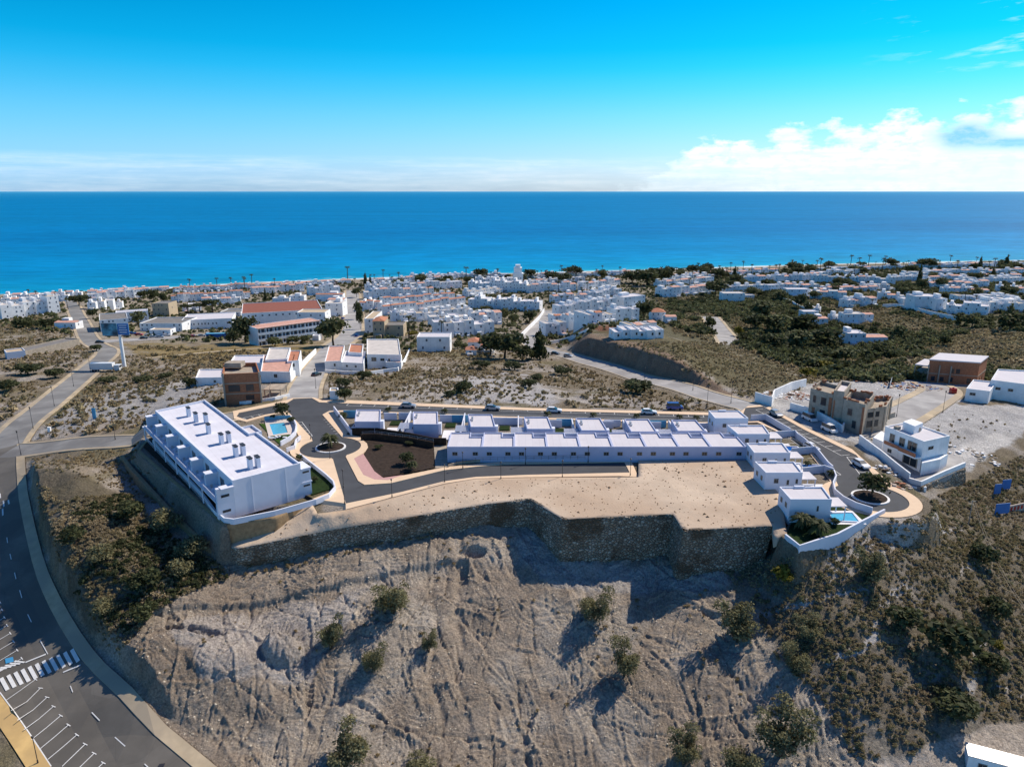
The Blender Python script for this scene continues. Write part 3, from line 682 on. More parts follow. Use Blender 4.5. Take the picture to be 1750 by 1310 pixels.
paint(soft([(1000,590),(1200,590),(1310,610),(1380,655),(1290,675),(1200,650),(1090,612)], 8) * .9, (.125, .11, .06))
m_pad = soft([(1290,690),(1380,655),(1440,645),(1560,645),(1640,660),(1640,690),(1760,690),(1760,735),(1660,800),(1560,830),(1460,765)], 8); paint(m_pad, (.44, .43, .42))
paint(soft([(1600,780),(1700,740),(1740,745),(1690,780),(1640,790)], 5) * .9, (.55, .53, .50))
paint(soft([(1425,880),(1560,880),(1600,900),(1480,975),(1400,1010)], 10) * .45, (.52, .51, .50))
paint(soft([(1450,1310),(1560,1290),(1640,1250),(1760,1230),(1760,1400),(1450,1400)], 10) * .8, (.50, .43, .36))
paint(m_fore, (.315, .262, .208)); paint(m_fore * sst(.45, .65, n_b) * .75, (.41, .365, .31)); paint(m_fore * sst(.5, .7, n_a) * .5, (.24, .185, .135))
paint(soft([(300,1110),(330,1075),(560,1010),(640,990),(560,1110),(520,1170),(350,1180)], 12) * .45, (.48, .46, .45))
paint(soft([(895,870),(960,960),(1240,975),(1260,1010),(950,1010),(880,950)], 10) * .6, (.40, .385, .37))
m_beach = sst(0, 8, sdist) * (1 - sst(16, 40, sdist)); paint(m_beach, (.42, .36, .29)); paint((sdist <= 0) * 1.0, (.30, .30, .26))
# narrow footpaths on the right slope
for path in ([(1415,1130),(1470,1110),(1495,1085),(1495,1050),(1525,1015),(1545,1000)], [(1640,980),(1665,960),(1678,950)], [(1300,1050),(1370,1035),(1480,1010)], [(1420,960),(1500,925),(1560,900),(1640,905)], [(1660,1180),(1668,1120),(1680,1090)], [(1690,1160),(1750,1190)]):
    w3 = [tuple(P(*q)[:2]) for q in path]; mm = (GY < 190) & (GX > 20); a = np.zeros(GX.shape); a[mm] = 1 - sst(.25, .8, dist_line(GX[mm], GY[mm], w3) + (fbm(GX[mm], GY[mm]) - .5) * .8); paint(a, (.44, .42, .40))
paint(soft([(1235,970),(1330,955),(1440,925),(1600,850),(1760,770),(1760,1230),(1560,1290),(1460,1300),(1400,1190),(1285,1040)], 8) * .6 * (C.sum(-1) < .9), (.17, .15, .115))
C *= (0.86 + .28 * fbm(GX * .6, GY * .6, 3))[..., None]
nr_, nc_ = GX.shape
idx = np.arange(nr_ * nc_).reshape(nr_, nc_)
F4 = np.stack([idx[:-1, :-1], idx[:-1, 1:], idx[1:, 1:], idx[1:, :-1]], -1).reshape(-1, 4)
VV = np.stack([GX, GY, GZ2], -1).reshape(-1, 3)
gm = bpy.data.materials.new('earth'); gm.use_nodes = True; t = NT(gm.node_tree); bs = t.n['Principled BSDF']
bs.inputs['Roughness'].default_value = .95; bs.inputs['Specular IOR Level'].default_value = .1
at = t.new('ShaderNodeAttribute', attribute_name='soil'); geo = t.new('ShaderNodeNewGeometry').outputs['Position']
nz = t.noise(geo, 2.6, 9, .74); nz2 = t.noise(geo, .16, 6, .6)
f1 = t.new('ShaderNodeMapRange', {0: nz, 1: .34, 2: .68, 3: .50, 4: 1.5}).outputs[0]; f2 = t.new('ShaderNodeMapRange', {0: nz2, 1: .3, 2: .7, 3: .82, 4: 1.16}).outputs[0]
ff = t.m('MULTIPLY', f1, f2)
t.put(bs.inputs['Base Color'], t.mix(1.0, at.outputs['Color'], t.new('ShaderNodeCombineColor', {0: ff, 1: ff, 2: ff}).outputs[0], 'MULTIPLY'))
t.put(bs.inputs['Normal'], t.new('ShaderNodeBump', {'Height': t.noise(geo, 2.4, 9, .74), 'Strength': 1.0, 'Distance': .5}).outputs[0])
ground = link('ground', np_mesh('ground', VV, F4, gm, True, {'soil': C.reshape(-1, 3)})); tag(ground, kind='structure')

# ---------------------------------------------------------------- sea
srow = np.array(grow(560, 90000, lambda y: 2.5 + (y - 560) * .012)); sc_ = np.linspace(-1, 1, 500)
SX = sc_[None] * ((srow[:, None] + 100) * 1.25); SY = np.repeat(srow[:, None], 500, 1)
ons = inside(SX, SY, land_poly); ds = dist_line(SX.ravel(), SY.ravel(), COAST).reshape(SX.shape); off = np.where(ons, -ds, ds)
i2 = np.arange(SX.size).reshape(SX.shape); FS = np.stack([i2[:-1, :-1], i2[:-1, 1:], i2[1:, 1:], i2[1:, :-1]], -1).reshape(-1, 4)
keep = (off.reshape(-1)[FS].max(1) > -45); FS = FS[keep]
sm = bpy.data.materials.new('sea_water'); sm.use_nodes = True; t = NT(sm.node_tree); bs = t.n['Principled BSDF']
pos = t.new('ShaderNodeNewGeometry').outputs['Position']; sh = t.new('ShaderNodeAttribute', attribute_name='offshore').outputs['Fac']
stre = t.new('ShaderNodeMapping', {'Vector': pos, 'Scale': (.25, 1.0, 1.0), 'Rotation': (0, 0, -.12)}).outputs[0]
offs = t.m('ADD', sh, t.m('MULTIPLY', t.m('SUBTRACT', t.noise(pos, .012, 4), .5), 60.0))
deep = t.ramp(t.m('DIVIDE', offs, 2000.0, clamp=True), [(0.0, (.03, .40, .52)), (.015, (.002, .27, .49)), (.12, (.0, .22, .47)), (.5, (.0, .165, .40)), (1.0, (.0, .175, .40))])
wv = t.noise(stre, .075, 10, .7); wv2 = t.noise(t.new('ShaderNodeMapping', {'Vector': pos, 'Scale': (.15, 1.0, 1.0)}).outputs[0], .006, 6, .6)
deep = t.mix(1.0, deep, t.ramp(wv, [(.3, (.60, .64, .66)), (.7, (1.38, 1.34, 1.32))]), 'MULTIPLY')
deep = t.mix(1.0, deep, t.ramp(wv2, [(.3, (.85, .85, .85)), (.7, (1.12, 1.12, 1.12))]), 'MULTIPLY')
deep = t.mix(t.new('ShaderNodeMapRange', {0: sh, 1: 9000.0, 2: 70000.0, 3: 0.0, 4: .55}).outputs[0], deep, (.10, .42, .62))
foamn = t.noise(t.new('ShaderNodeMapping', {'Vector': pos, 'Scale': (.3, 1.0, 1.0)}).outputs[0], .12, 6, .65)
fo = t.m('MULTIPLY', t.new('ShaderNodeMapRange', {0: t.m('ADD', sh, t.m('MULTIPLY', foamn, 16.0)), 1: 17.0, 2: 11.0, 3: 0.0, 4: 1.0}).outputs[0], 0.9)
fo2 = t.m('MULTIPLY', t.new('ShaderNodeMapRange', {0: foamn, 1: .60, 2: .68, 3: 0.0, 4: .7}).outputs[0], t.new('ShaderNodeMapRange', {0: sh, 1: 20.0, 2: 48.0, 3: 1.0, 4: 0.0}).outputs[0])
t.put(bs.inputs['Base Color'], t.mix(t.m('MAXIMUM', fo, fo2), deep, (.8, .84, .86)))
bs.inputs['Roughness'].default_value = .5; bs.inputs['Specular IOR Level'].default_value = .035
t.put(bs.inputs['Normal'], t.new('ShaderNodeBump', {'Height': wv, 'Strength': .6, 'Distance': 1.2}).outputs[0])
sea = link('sea', np_mesh('sea', np.stack([SX, SY, np.full(SX.shape, SEA_Z)], -1).reshape(-1, 3), FS, sm, True, {'offshore': off.reshape(-1)})); tag(sea, kind='structure')
# ---------------------------------------------------------------- retaining walls and the levelled dirt platform
stone = bpy.data.materials.new('boulder_stone'); stone.use_nodes = True; t = NT(stone.node_tree); bs = t.n['Principled BSDF']
geo = t.new('ShaderNodeNewGeometry').outputs['Position']
vo = t.new('ShaderNodeTexVoronoi', {'Vector': t.new('ShaderNodeMapping', {'Vector': geo, 'Scale': (1, 1, 1.35)}).outputs[0], 'Scale': 1.6}, feature='F1')
ve = t.new('ShaderNodeTexVoronoi', {'Vector': t.new('ShaderNodeMapping', {'Vector': geo, 'Scale': (1, 1, 1.35)}).outputs[0], 'Scale': 1.6}, feature='DISTANCE_TO_EDGE')
sc = t.ramp(t.new('ShaderNodeSeparateColor', {0: vo.outputs['Color']}).outputs[0], [(0, (.24, .185, .13)), (.45, (.33, .265, .195)), (.8, (.43, .36, .28)), (1, (.55, .48, .39))])
sc = t.mix(t.new('ShaderNodeMapRange', {0: ve.outputs['Distance'], 1: .02, 2: .10, 3: .9, 4: 0.}).outputs[0], sc, (.075, .056, .038))
sc = t.mix(t.new('ShaderNodeMapRange', {0: t.noise(geo, .16, 4), 1: .52, 2: .62, 3: 0., 4: .8}).outputs[0], sc, (.10, .062, .032))
t.put(bs.inputs['Base Color'], sc); bs.inputs['Roughness'].default_value = .95
t.put(bs.inputs['Normal'], t.new('ShaderNodeBump', {'Height': t.m('ADD', t.m('MINIMUM', ve.outputs['Distance'], .25), t.m('MULTIPLY', t.noise(geo, 6, 5), .1)), 'Strength': 1.0, 'Distance': 1.0}).outputs[0])
M['stone'] = stone
M['slabstone'] = mat('brown_stone_cladding', (.30, .205, .115), .9, .2, .25, 1.5, .06, 3, obj=1)
M['dirt'] = mat('levelled_dirt', (.54, .435, .33), .95, .1, .16, .12, .16, 2.2, detail=10, obj=1, tone=(.46, .35, .255))
def stone_wall(name, label, pts, batter, mtl, step=.45, rough=.22, base=1.5):
    """pts: (x,y,ztop) along the top, ground on the right-hand side; a thick battered wall following the ground"""
    L = []; 
    for i in range(len(pts) - 1):
        a, b = Vector(pts[i]), Vector(pts[i + 1]); k = max(1, int((b - a).length / step)); L += [a.lerp(b, j / k) for j in range(k)]
    L.append(Vector(pts[-1])); n = len(L); V = []; K = 22
    for i, p in enumerate(L):
        d = (L[min(i + 2, n - 1)] - L[max(i - 2, 0)]); d.z = 0; d.normalize(); nr = Vector((d.y, -d.x, 0))
        zb = min(H(p.x + nr.x * 3, p.y + nr.y * 3), p.z - .6) - base
        V.append(p - nr * .7); V.append(p + Vector((0, 0, 0.0)))
        for j in range(1, K):
            q = j / (K - 1); z = p.z + (zb - p.z) * q; s_ = p.x * 1.0 + p.y * .7
            o = batter * (p.z - z) + rough * 2 * (float(fbm(np.array(s_ * 1.1), np.array(z * 1.5), 3)) - .5) + rough * 1.6 * (float(vnoise(np.array(s_ * .25), np.array(z * .4))) - .3)
            V.append(Vector((p.x, p.y, z)) + nr * max(o, .02))
    m_ = K + 1; V = np.array([tuple(v) for v in V]); I = np.arange(n * m_).reshape(n, m_)
    F = np.stack([I[:-1, :-1], I[:-1, 1:], I[1:, 1:], I[1:, :-1]], -1).reshape(-1, 4)
    o = link(name, np_mesh(name, V, F, mtl, False)); return tag(o, label, 'wall')
top = [Vector(Q(*p)) for p in [(385,930,-4.3),(396,936,-4.2),(407,937,-4),(560,906,-2.6),(700,883,-1.5),(830,861,-.4),(905,853,.3),(962,887,.3),(1060,882,.3),(1150,878,.3),(1168,906,.3),(1320,898,.3),(1326,885,.3)]]
stone_wall('boulder_retaining_wall', 'long boulder retaining wall under the front edge of the pale dirt platform', [tuple(p) for p in top], .10, stone)
apt_edge = [tuple(Q(*p)) for p in [(262,742,0.05),(245,757,0.05),(234,770,0.05),(380,896,.05),(470,884,.05),(530,858,.05)]]
stone_wall('terrace_retaining_wall', 'brown stone-clad retaining wall below the garden of the long apartment block', apt_edge, .03, M['slabstone'], .8, .05)
lowstep = [tuple(Q(*p)) for p in [(205,778,-2.3),(222,800,-2.7),(300,885,-4.0),(352,932,-5.2),(375,950,-6.0)]]
stone_wall('rubble_bank_wall', 'low rubble bank wall left of the apartment terrace, above the scrub', lowstep, .25, M['slabstone'], .8, .15)
# dirt platform: fine draped sheet with real relief and a skirt
DIRT_Z = []
def dirt_platform():
    poly = DIRT; xs = [p[0] for p in poly]; ys = [p[1] for p in poly]
    d = densify([p[:2] for p in poly], .9); P3 = np.array(poly); pd = []
    per = []; n = len(poly)
    for i in range(n):
        a, b = poly[i], poly[(i + 1) % n]; k = max(1, int(math.hypot(b[0] - a[0], b[1] - a[1]) / .9)); per += [a[2] + (b[2] - a[2]) * j / k for j in range(k)]
    gx, gy = np.meshgrid(np.arange(min(xs), max(xs), .75), np.arange(min(ys), max(ys), .75)); gx = gx.ravel() + RNG.random(gx.size) * .3; gy = gy.ravel() + RNG.random(gy.size) * .3
    m = inside(gx, gy, poly) & (dist_line(gx, gy, poly, True) > .5); gx, gy = gx[m], gy[m]
    D = np.array(d); per = np.array(per); z = np.zeros(len(gx)); ws = np.zeros(len(gx))
    for i in range(0, len(D), 2):
        w_ = 1 / (((gx - D[i, 0]) ** 2 + (gy - D[i, 1]) ** 2) + .01); z += w_ * per[i]; ws += w_
    z = z / ws
    edge = sst(0, 5, dist_line(gx, gy, poly, True)); extra = edge * ((fbm(gx * .15, gy * .15, 3) - .5) * .3 + (fbm(gx * .9, gy * .9, 2) - .5) * .14)
    vs = [Vector(p) for p in d] + [Vector((a, b)) for a, b in zip(gx, gy)]; nd = len(d)
    V, E, F, ov, oe, of = delaunay_2d_cdt(vs, [(i, (i + 1) % nd) for i in range(nd)], [], 0, 1e-5)
    zz = np.r_[per, z]; X = np.array([[v.x, v.y] for v in V]); Z = np.array([zz[o[0]] if o else 0 for o in ov]); F = np.array(F)
    c = X[F].mean(1); F = F[inside(c[:, 0], c[:, 1], poly)]
    fixed = np.array([min(o) < nd if o else False for o in ov]); E_ = np.vstack([F[:, [0, 1]], F[:, [1, 2]], F[:, [2, 0]]]); cnt = np.bincount(E_.ravel(), minlength=len(X)).astype(float) + 1e-9
    for _ in range(2500):
        s_ = np.bincount(E_[:, 0], Z[E_[:, 1]], len(X)) + np.bincount(E_[:, 1], Z[E_[:, 0]], len(X)); Z = np.where(fixed, Z, s_ / cnt)
    ex = np.r_[np.zeros(nd), extra]; Z = Z + np.array([ex[o[0]] if o else 0 for o in ov])
    DIRT_Z.extend([X, Z])
    mb = MB(); mb.v = [(a[0], a[1], b) for a, b in zip(X, Z)]; mb.f = F.tolist(); b0 = len(mb.v)
    for i in range(nd): mb.v.append((d[i][0], d[i][1], per[i] - (7 if per[i] > .4 else 1.6)))
    idm = {}
    for k, o in enumerate(ov):
        for q in o: idm[q] = k
    for i in range(nd): mb.f.append([idm[(i + 1) % nd], idm[i], b0 + i, b0 + (i + 1) % nd])
    mb.mi = [0] * len(mb.f)
    o = mb.build('dirt_platform', M['dirt'], smooth=True); tag(o, kind='structure')
dirt_platform()
# small stones, tufts and debris lying about on the platform
def scatter_stones():
    xs = [p[0] for p in DIRT]; ys = [p[1] for p in DIRT]; V = []; F = []
    D = np.array(DIRT)
    base = np.array([(1, 0, 0), (-.5, .8, 0), (-.6, -.8, 0), (.1, .1, .8)]); fb = np.array([(0, 1, 3), (1, 2, 3), (2, 0, 3), (0, 2, 1)])
    k = 0
    while k < 900:
        x = random.uniform(min(xs), max(xs)); y = random.uniform(min(ys), max(ys))
        if not inside(x, y, DIRT) or dist_line(x, y, DIRT, True) < .6: continue
        z = float(DIRT_Z[1][np.argmin((DIRT_Z[0][:, 0] - x) ** 2 + (DIRT_Z[0][:, 1] - y) ** 2)])
        s_ = random.uniform(.08, .3) * (1.8 if random.random() < .05 else 1); a = random.random() * 6.28; r_ = np.array([[math.cos(a), math.sin(a), 0], [-math.sin(a), math.cos(a), 0], [0, 0, 1]])
        V.append(base * s_ @ r_ + (x, y, z - .05)); F.append(fb + 4 * k); k += 1
    o = link('loose_stones', np_mesh('loose_stones', np.concatenate(V), np.concatenate(F), M['soilbrown'])); tag(o, kind='stuff')
M['soilbrown'] = mat('clods', (.24, .16, .10), .95, .1, .3, 1.0, obj=1)
scatter_stones()

# ---------------------------------------------------------------- building helpers
_winmesh = {}
def win_mesh(frame='frame', kind='a'):
    k = (frame, kind)
    if k not in _winmesh:
        f = MB()      # unit window, 1 x 1 in x-z, facing -y; frame stands 6 cm proud
        for c, d in (((0, -.03, .47), (1, .09, .06)), ((0, -.03, -.47), (1, .09, .06)), ((-.47, -.03, 0), (.06, .09, .88)), ((.47, -.03, 0), (.06, .09, .88)), ((0, -.02, 0), (.045, .07, .88))): f.box(c, d)
        g = MB(); g.box((0, .0, 0), (.9, .05, .9)); g2 = MB(); g2.box((0, 0, 0), (.9, .05, .9))
        _winmesh[k] = (f.mesh('window_frame', M[frame]), g.mesh('window_glass', M['glass']), g2.mesh('window_far', M['farglass']))
    return _winmesh[k]
def add_window(root, p, ang, w_, h_, name='window', frame='frame', pane=True):
    f, g, gf = win_mesh(frame)
    loc = Vector(p) - root.location
    if pane:
        o = link(name, f, root, loc); o.rotation_euler = (0, 0, ang); o.scale = (w_, 1, h_)
        link('pane', g, o)
    else:
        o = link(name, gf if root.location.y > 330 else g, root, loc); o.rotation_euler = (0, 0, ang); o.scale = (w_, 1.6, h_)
    return o
def wall_windows(root, a, b, z, ts, w_=1.0, h_=1.1, **k):
    """windows on the wall from a to b (outside on the right of a->b), at fractions ts"""
    a, b = Vector(a[:2]), Vector(b[:2]); d = (b - a).normalized(); ang = math.atan2(d.y, d.x)
    for q in ts:
        p = a.lerp(b, q); add_window(root, (p.x, p.y, z), ang, w_, h_, **k)
def ccw(p): return p if area(p) > 0 else p[::-1]
def shell(root, poly, z0, z1, wallm='white', roofm='whiteroof', par=.35, th=.25, wname='wall', rname='roof'):
    """walls with a parapet, and a roof deck sunk behind it"""
    poly = ccw([tuple(p[:2]) for p in poly]); lx, ly, lz = root.location
    n = len(poly); inn = offset_poly(poly, th)
    vs = [(x - lx, y - ly, z0 - lz) for x, y in poly] + [(x - lx, y - ly, z1 - lz) for x, y in poly] + [(x - lx, y - ly, z1 - lz) for x, y in inn] + [(x - lx, y - ly, z1 - par - .05 - lz) for x, y in inn]
    fs = []
    for k in range(3):
        fs += [(k * n + i, k * n + (i + 1) % n, (k + 1) * n + (i + 1) % n, (k + 1) * n + i) for i in range(n)]
    mb = MB(); mb.add(vs, fs); w_ = mb.build(wname, M[wallm], root)
    r_ = MB(); r_.prism([(x - lx, y - ly) for x, y in inn], z1 - par - .25 - lz, z1 - par - lz); r = r_.build(rname, M[roofm], root)
    return w_, r
def hiproof(root, poly, z, rise, m='terracotta', over=.35):
    lx, ly, lz = root.location; p = ccw([tuple(q[:2]) for q in poly]); o = offset_poly(p, -over)
    c = [sum(q[0] for q in p) / 4 - lx, sum(q[1] for q in p) / 4 - ly]
    e = [((Vector(p[(i + 1) % 4]) - Vector(p[i])).length) for i in range(4)]; i0 = 0 if e[0] > e[1] else 1
    d = (Vector(p[(i0 + 1) % 4]) - Vector(p[i0])); L = d.length; d.normalize(); hl = max(0, L / 2 - min(e) / 2 * .9)
    mb = MB(); vs = [(q[0] - lx, q[1] - ly, z - lz) for q in o] + [(c[0] - d.x * hl, c[1] - d.y * hl, z + rise - lz), (c[0] + d.x * hl, c[1] + d.y * hl, z + rise - lz)]
    A, B = 4, 5; a, b, c_, d_ = [(i0 + k) % 4 for k in range(4)]
    mb.add(vs, [(a, b, B, A), (b, c_, B), (c_, d_, A, B), (d_, a, A), (3, 2, 1, 0)])
    return mb.build('roof', M[m], root)
def cent(poly, z=0): return (sum(p[0] for p in poly) / len(poly), sum(p[1] for p in poly) / len(poly), z)
def slab(root, name, poly, z0, z1, m): 
    lx, ly, lz = root.location; b = MB(); b.prism([(p[0] - lx, p[1] - ly) for p in poly], z0 - lz, z1 - lz); b.f.append(list(range(len(poly)))[::-1]); b.mi.append(0); return b.build(name, M[m], root)
def along(a, b, q, off=0.0):
    a, b = Vector(a[:2]), Vector(b[:2]); d = (b - a).normalized(); p = a.lerp(b, q); return Vector((p.x + d.y * off, p.y - d.x * off))   # off>0: to the right
def obox(mb, o, a, b, off0, off1, z0, z1, ref):
    """box between points a,b on a line and offsets to its right, local to ref"""
    a, b = Vector(a[:2]), Vector(b[:2]); d = (b - a).normalized(); n = Vector((d.y, -d.x)); rx = Vector((ref[0], ref[1]))
    p = [a + n * off0 - rx, a + n * off1 - rx, b + n * off1 - rx, b + n * off0 - rx]
    mb.prism([tuple(q) for q in p], z0 - ref[2], z1 - ref[2])
    k = len(mb.v) - 8; mb.f.append([k + 3, k + 2, k + 1, k]); mb.mi.append(mb.cur)
def garden_wall(name, label, pts, h0, h1, th=.25, m='white', cat='garden wall', group=None, ground=False):
    """free-standing wall along world points; ground=True follows the terrain"""
    c = cent([p[:2] for p in pts]); r = None; V = []; F = []; n = len(pts)
    for i, p in enumerate(pts):
        pv = Vector(p[:2]); d = Vector((0, 0))
        if i > 0: d += (pv - Vector(pts[i - 1][:2])).normalized()
        if i < n - 1: d += (Vector(pts[i + 1][:2]) - pv).normalized()
        d.normalize(); nn = Vector((d.y, -d.x)) * th / 2; g = H(*p[:2]) if ground else 0
        for s_ in (1, -1): V += [(pv.x + nn.x * s_ - c[0], pv.y + nn.y * s_ - c[1], g + h0), (pv.x + nn.x * s_ - c[0], pv.y + nn.y * s_ - c[1], g + h1)]
    for i in range(n - 1):
        a = i * 4; b = a + 4; F += [(a, b, b + 1, a + 1), (a + 1, b + 1, b + 3, a + 3), (a + 3, b + 3, b + 2, a + 2)]
    F += [(0, 1, 3, 2), (4 * n - 4, 4 * n - 2, 4 * n - 1, 4 * n - 3)]
    mb = MB(); mb.add(V, F); o = mb.build(name, M[m], None, (c[0], c[1], 0)); return tag(o, label, cat, group)

# ---------------------------------------------------------------- the long apartment block
def apartment():
    hz = 7.2
    LB, RB, RF, LF = [Q(u, v, hz) for u, v in ((265,701),(361,681),(513,791),(397,821))]
    n1, n2, n3, n4 = along(LB, RB, 1), along(RB, RF, .50), along(RB, RF, .50), along(RB, RF, .64)
    d_side = (RF - RB).normalized(); inw = Vector((d_side.y, -d_side.x, 0))
    if inw.dot(LB - RB) < 0: inw = -inw
    c = cent([LB, RB, RF, LF]); r = thing('apartment_block', 'long white two-storey apartment block with flat roof, chimneys and balcony rows', 'apartment block', c)
    q1 = along(RB, RF, .40); q2 = along(RB, RF, .58)
    step = 1.6
    poly = [tuple(LF[:2]), tuple(RF[:2]), (RB.x + d_side.x * 0 + (q2.x - RB.x), RB.y + (q2.y - RB.y)), (q2.x + inw.x * step, q2.y + inw.y * step), (RB.x + inw.x * step, RB.y + inw.y * step), tuple(LB[:2])]
    shell(r, poly, -.4, hz, 'white', 'aptroof', .55, .3)
    # stair tower beside the step
    t0, t1 = along(RB, RF, .47), along(RB, RF, .575)
    tp = [(t0.x - inw.x * 1.2, t0.y - inw.y * 1.2), (t1.x - inw.x * 1.2, t1.y - inw.y * 1.2), (t1.x + inw.x * 1.55, t1.y + inw.y * 1.55), (t0.x + inw.x * 1.55, t0.y + inw.y * 1.55)]
    shell(r, tp, -.4, hz - .25, 'white', 'whiteroof', .5, .25, 'stair_tower', 'tower_roof')
    # chimneys
    ch = [(451,247+0),]
    cpos = [(323,711),(335.5,720.5),(352.5,722),(357,740),(379,757.5),(391.5,755),(403.5,779),(416,776.5),(428,800),(441,797.5)]
    ang = math.atan2((RF - RB).y, (RF - RB).x)
    body = MB(); body.box((0, 0, 1.05), (1.5, .7, 2.1)); bm_ = body.mesh('chimney', M['white'])
    cap = MB(); cap.box((0, 0, 2.32), (1.7, .82, .14)); 
    for k in range(5): cap.box((-.6 + .3 * k, 0, 2.17), (.1, .62, .15))
    cm_ = cap.mesh('chimney_cap', M['metal_dark'])
    for u, v in cpos:
        p = Q(u, v, hz - .55)
        o = link('chimney', bm_, r, Vector((p.x, p.y, hz - .56)) - r.location); o.rotation_euler = (0, 0, ang); link('chimney_cap', cm_, o)
    # balconies on the left (long) side: slab, fin walls with caps, rails, columns, glass doors
    A, B = LB, LF; dep = 3.2; nb = 6; ref = r.location
    b = MB(); obox(b, r, along(A, B, -.02), along(A, B, 1.0), .02, dep, 3.15, 3.4, ref); b.build('balcony_slab', M['white'], r)
    # upper window band in shade
    for k in range(nb + 1):
        q0 = along(A, B, k / nb * .985); q1_ = along(A, B, k / nb * .985 + .012)
        b = MB(); obox(b, r, q0, q1_, .02, dep - .9, 3.42, 6.0, ref); f = b.build('balcony_fin', M['white'], r)
        b = MB(); obox(b, r, along(A, B, k / nb * .985 - .004), along(A, B, k / nb * .985 + .028), .03, dep - .8, 6.01, 6.3, (*ref[:2], ref[2])); b.build('fin_cap', M['white'], f)
    for k in range(nb):
        a0 = k / nb * .985
        wall_windows(r, along(A, B, a0 + .03), along(A, B, a0 + .15), 4.55, [.3], 2.4, 2.1, name='balcony_door')
        wall_windows(r, along(A, B, a0 + .03), along(A, B, a0 + .15), 1.3, [.3], 2.4, 2.1, name='terrace_door')
        # rails of this balcony
        b = MB(); p0, p1 = along(A, B, a0 + .012), along(A, B, a0 + .158)
        obox(b, r, p0, p1, dep - .12, dep - .06, 4.38, 4.44, ref); obox(b, r, p0, p1, dep - .12, dep - .06, 3.5, 3.54, ref)
        for j in range(28):
            q = along(p0, p1, (j + .5) / 28, dep - .09); b.cyl((q.x - ref[0], q.y - ref[1], 3.5 - ref[2]), (q.x - ref[0], q.y - ref[1], 4.4 - ref[2]), .02, n=4)
        b.build('balcony_rail', M['white'], r)
        # furniture: small table and two chairs
        q = along(p0, p1, .45, dep - 1.4)
        tb = MB(); tb.cyl((0, 0, 0), (0, 0, .7), .05, n=6); tb.cyl((0, 0, .7), (0, 0, .75), .5, n=12)
        o = tb.build('balcony_table', M['white'], None, (q.x, q.y, 3.4)); tag(o, 'round white table on the upper balcony, %s' % (nth(k) + ' from the far end'), 'table', 'balcony tables')
        for s_ in (-1, 1):
            q = along(p0, p1, .45 + s_ * .2, dep - 1.4); tb = MB(); tb.box((0, 0, .42), (.5, .5, .06)); tb.box((s_ * .24, 0, .7), (.05, .5, .55))
            for xx in (-.2, .2):
                for yy in (-.2, .2): tb.box((xx, yy, .2), (.04, .04, .4))
            o = tb.build('balcony_chair', M['metal'], None, (q.x, q.y, 3.4)); o.rotation_euler = (0, 0, ang)
            tag(o, '%s chair by the upper balcony table, %s' % ('far' if s_ < 0 else 'near', nth(k) + ' from the far end'), 'chair', 'balcony chairs')
    for k in range(nb + 1):
        q = along(A, B, k / nb * .985 + .006, dep - .15); b = MB()
        b.box((q.x - ref[0], q.y - ref[1], (3.15 - 1.6) / 2 - ref[2]), (.22, .22, 3.15 + 1.6)); b.build('column', M['white'], r)
    # pergola / lower rail beam
    b = MB(); obox(b, r, along(A, B, 0), along(A, B, 1), dep - .22, dep - .08, .95, 1.05, ref)
    for j in range(120):
        q = along(A, B, (j + .5) / 120, dep - .15); b.cyl((q.x - ref[0], q.y - ref[1], .05 - ref[2]), (q.x - ref[0], q.y - ref[1], 1.0 - ref[2]), .018, n=4)
    b.build('terrace_rail', M['white'], r)
    # end wall of the balconies at the front corner, with two dark slots
    b = MB(); e0, e1 = along(A, B, .985), along(A, B, 1.0); obox(b, r, e0, e1, .02, dep, -.4, 3.14, ref); obox(b, r, e0, e1, .02, dep - .1, 3.41, 6.2, ref); b.build('end_wall', M['white'], r)
    dd = (RF - LF).normalized(); ga = math.atan2(dd.y, dd.x)
    for z in (4.6, 1.5):
        q = Vector(LF[:2]) + Vector((-dd.x, -dd.y)) * 1.6; add_window(r, (q.x, q.y - .02, z), ga, 1.7, .55, name='slot_window', pane=False)
    # shallow joints in the big end wall
    for q_ in (.26, .76):
        p = along(LF, RF, q_, .03); b = MB(); b.box((p.x - ref[0], p.y - ref[1], 3.4 - ref[2]), (.12, .06, 7.0), ga); b.build('downpipe', M['white'], r)
    # right-hand balcony stack at the near end
    e0, e1 = along(RB, RF, .90), along(RB, RF, 1.0)
    b = MB()
    for z0, z1 in ((-.4, 6.2),): 
        p0 = Vector(e1) - d_side.xy * .3
        pts = [tuple(Vector(e1[:]) - d_side.xy * .3), tuple(Vector(e1[:])), tuple(Vector(e1[:]) - inw.xy * 2.0), tuple(Vector(e1[:]) - d_side.xy * .3 - inw.xy * 2.0)]
        b.prism([(p[0] - ref[0], p[1] - ref[1]) for p in ccw(pts)], -.4 - ref[2], 5.6 - ref[2])
    b.build('side_fin', M['white'], r)
    for z in (2.7, 5.62):
        pts = ccw([tuple(Vector(e1[:]) - d_side.xy * 4.2 - inw.xy * .02), tuple(Vector(e1[:]) + d_side.xy * .1 - inw.xy * .02), tuple(Vector(e1[:]) + d_side.xy * .1 - inw.xy * 2.15), tuple(Vector(e1[:]) - d_side.xy * 4.2 - inw.xy * 2.15)])
        slab(r, 'side_slab', pts, z, z + .25, 'white')
        q = Vector(e1) - inw.xy * 1.0; add_window(r, (q.x + dd.y * .02, q.y - .03, z - .55), ga, 1.5, .4, name='slot_window', pane=False)
    # windows on the far right side
    wall_windows(r, along(RF, RB, 0), along(RF, RB, 1), 4.8, [.12, .2, .28, .36], 1.1, 1.1)
    wall_windows(r, along(RF, RB, 0), along(RF, RB, 1), 1.5, [.12, .2, .28, .36], 1.1, 1.1)
    return r
apartment()
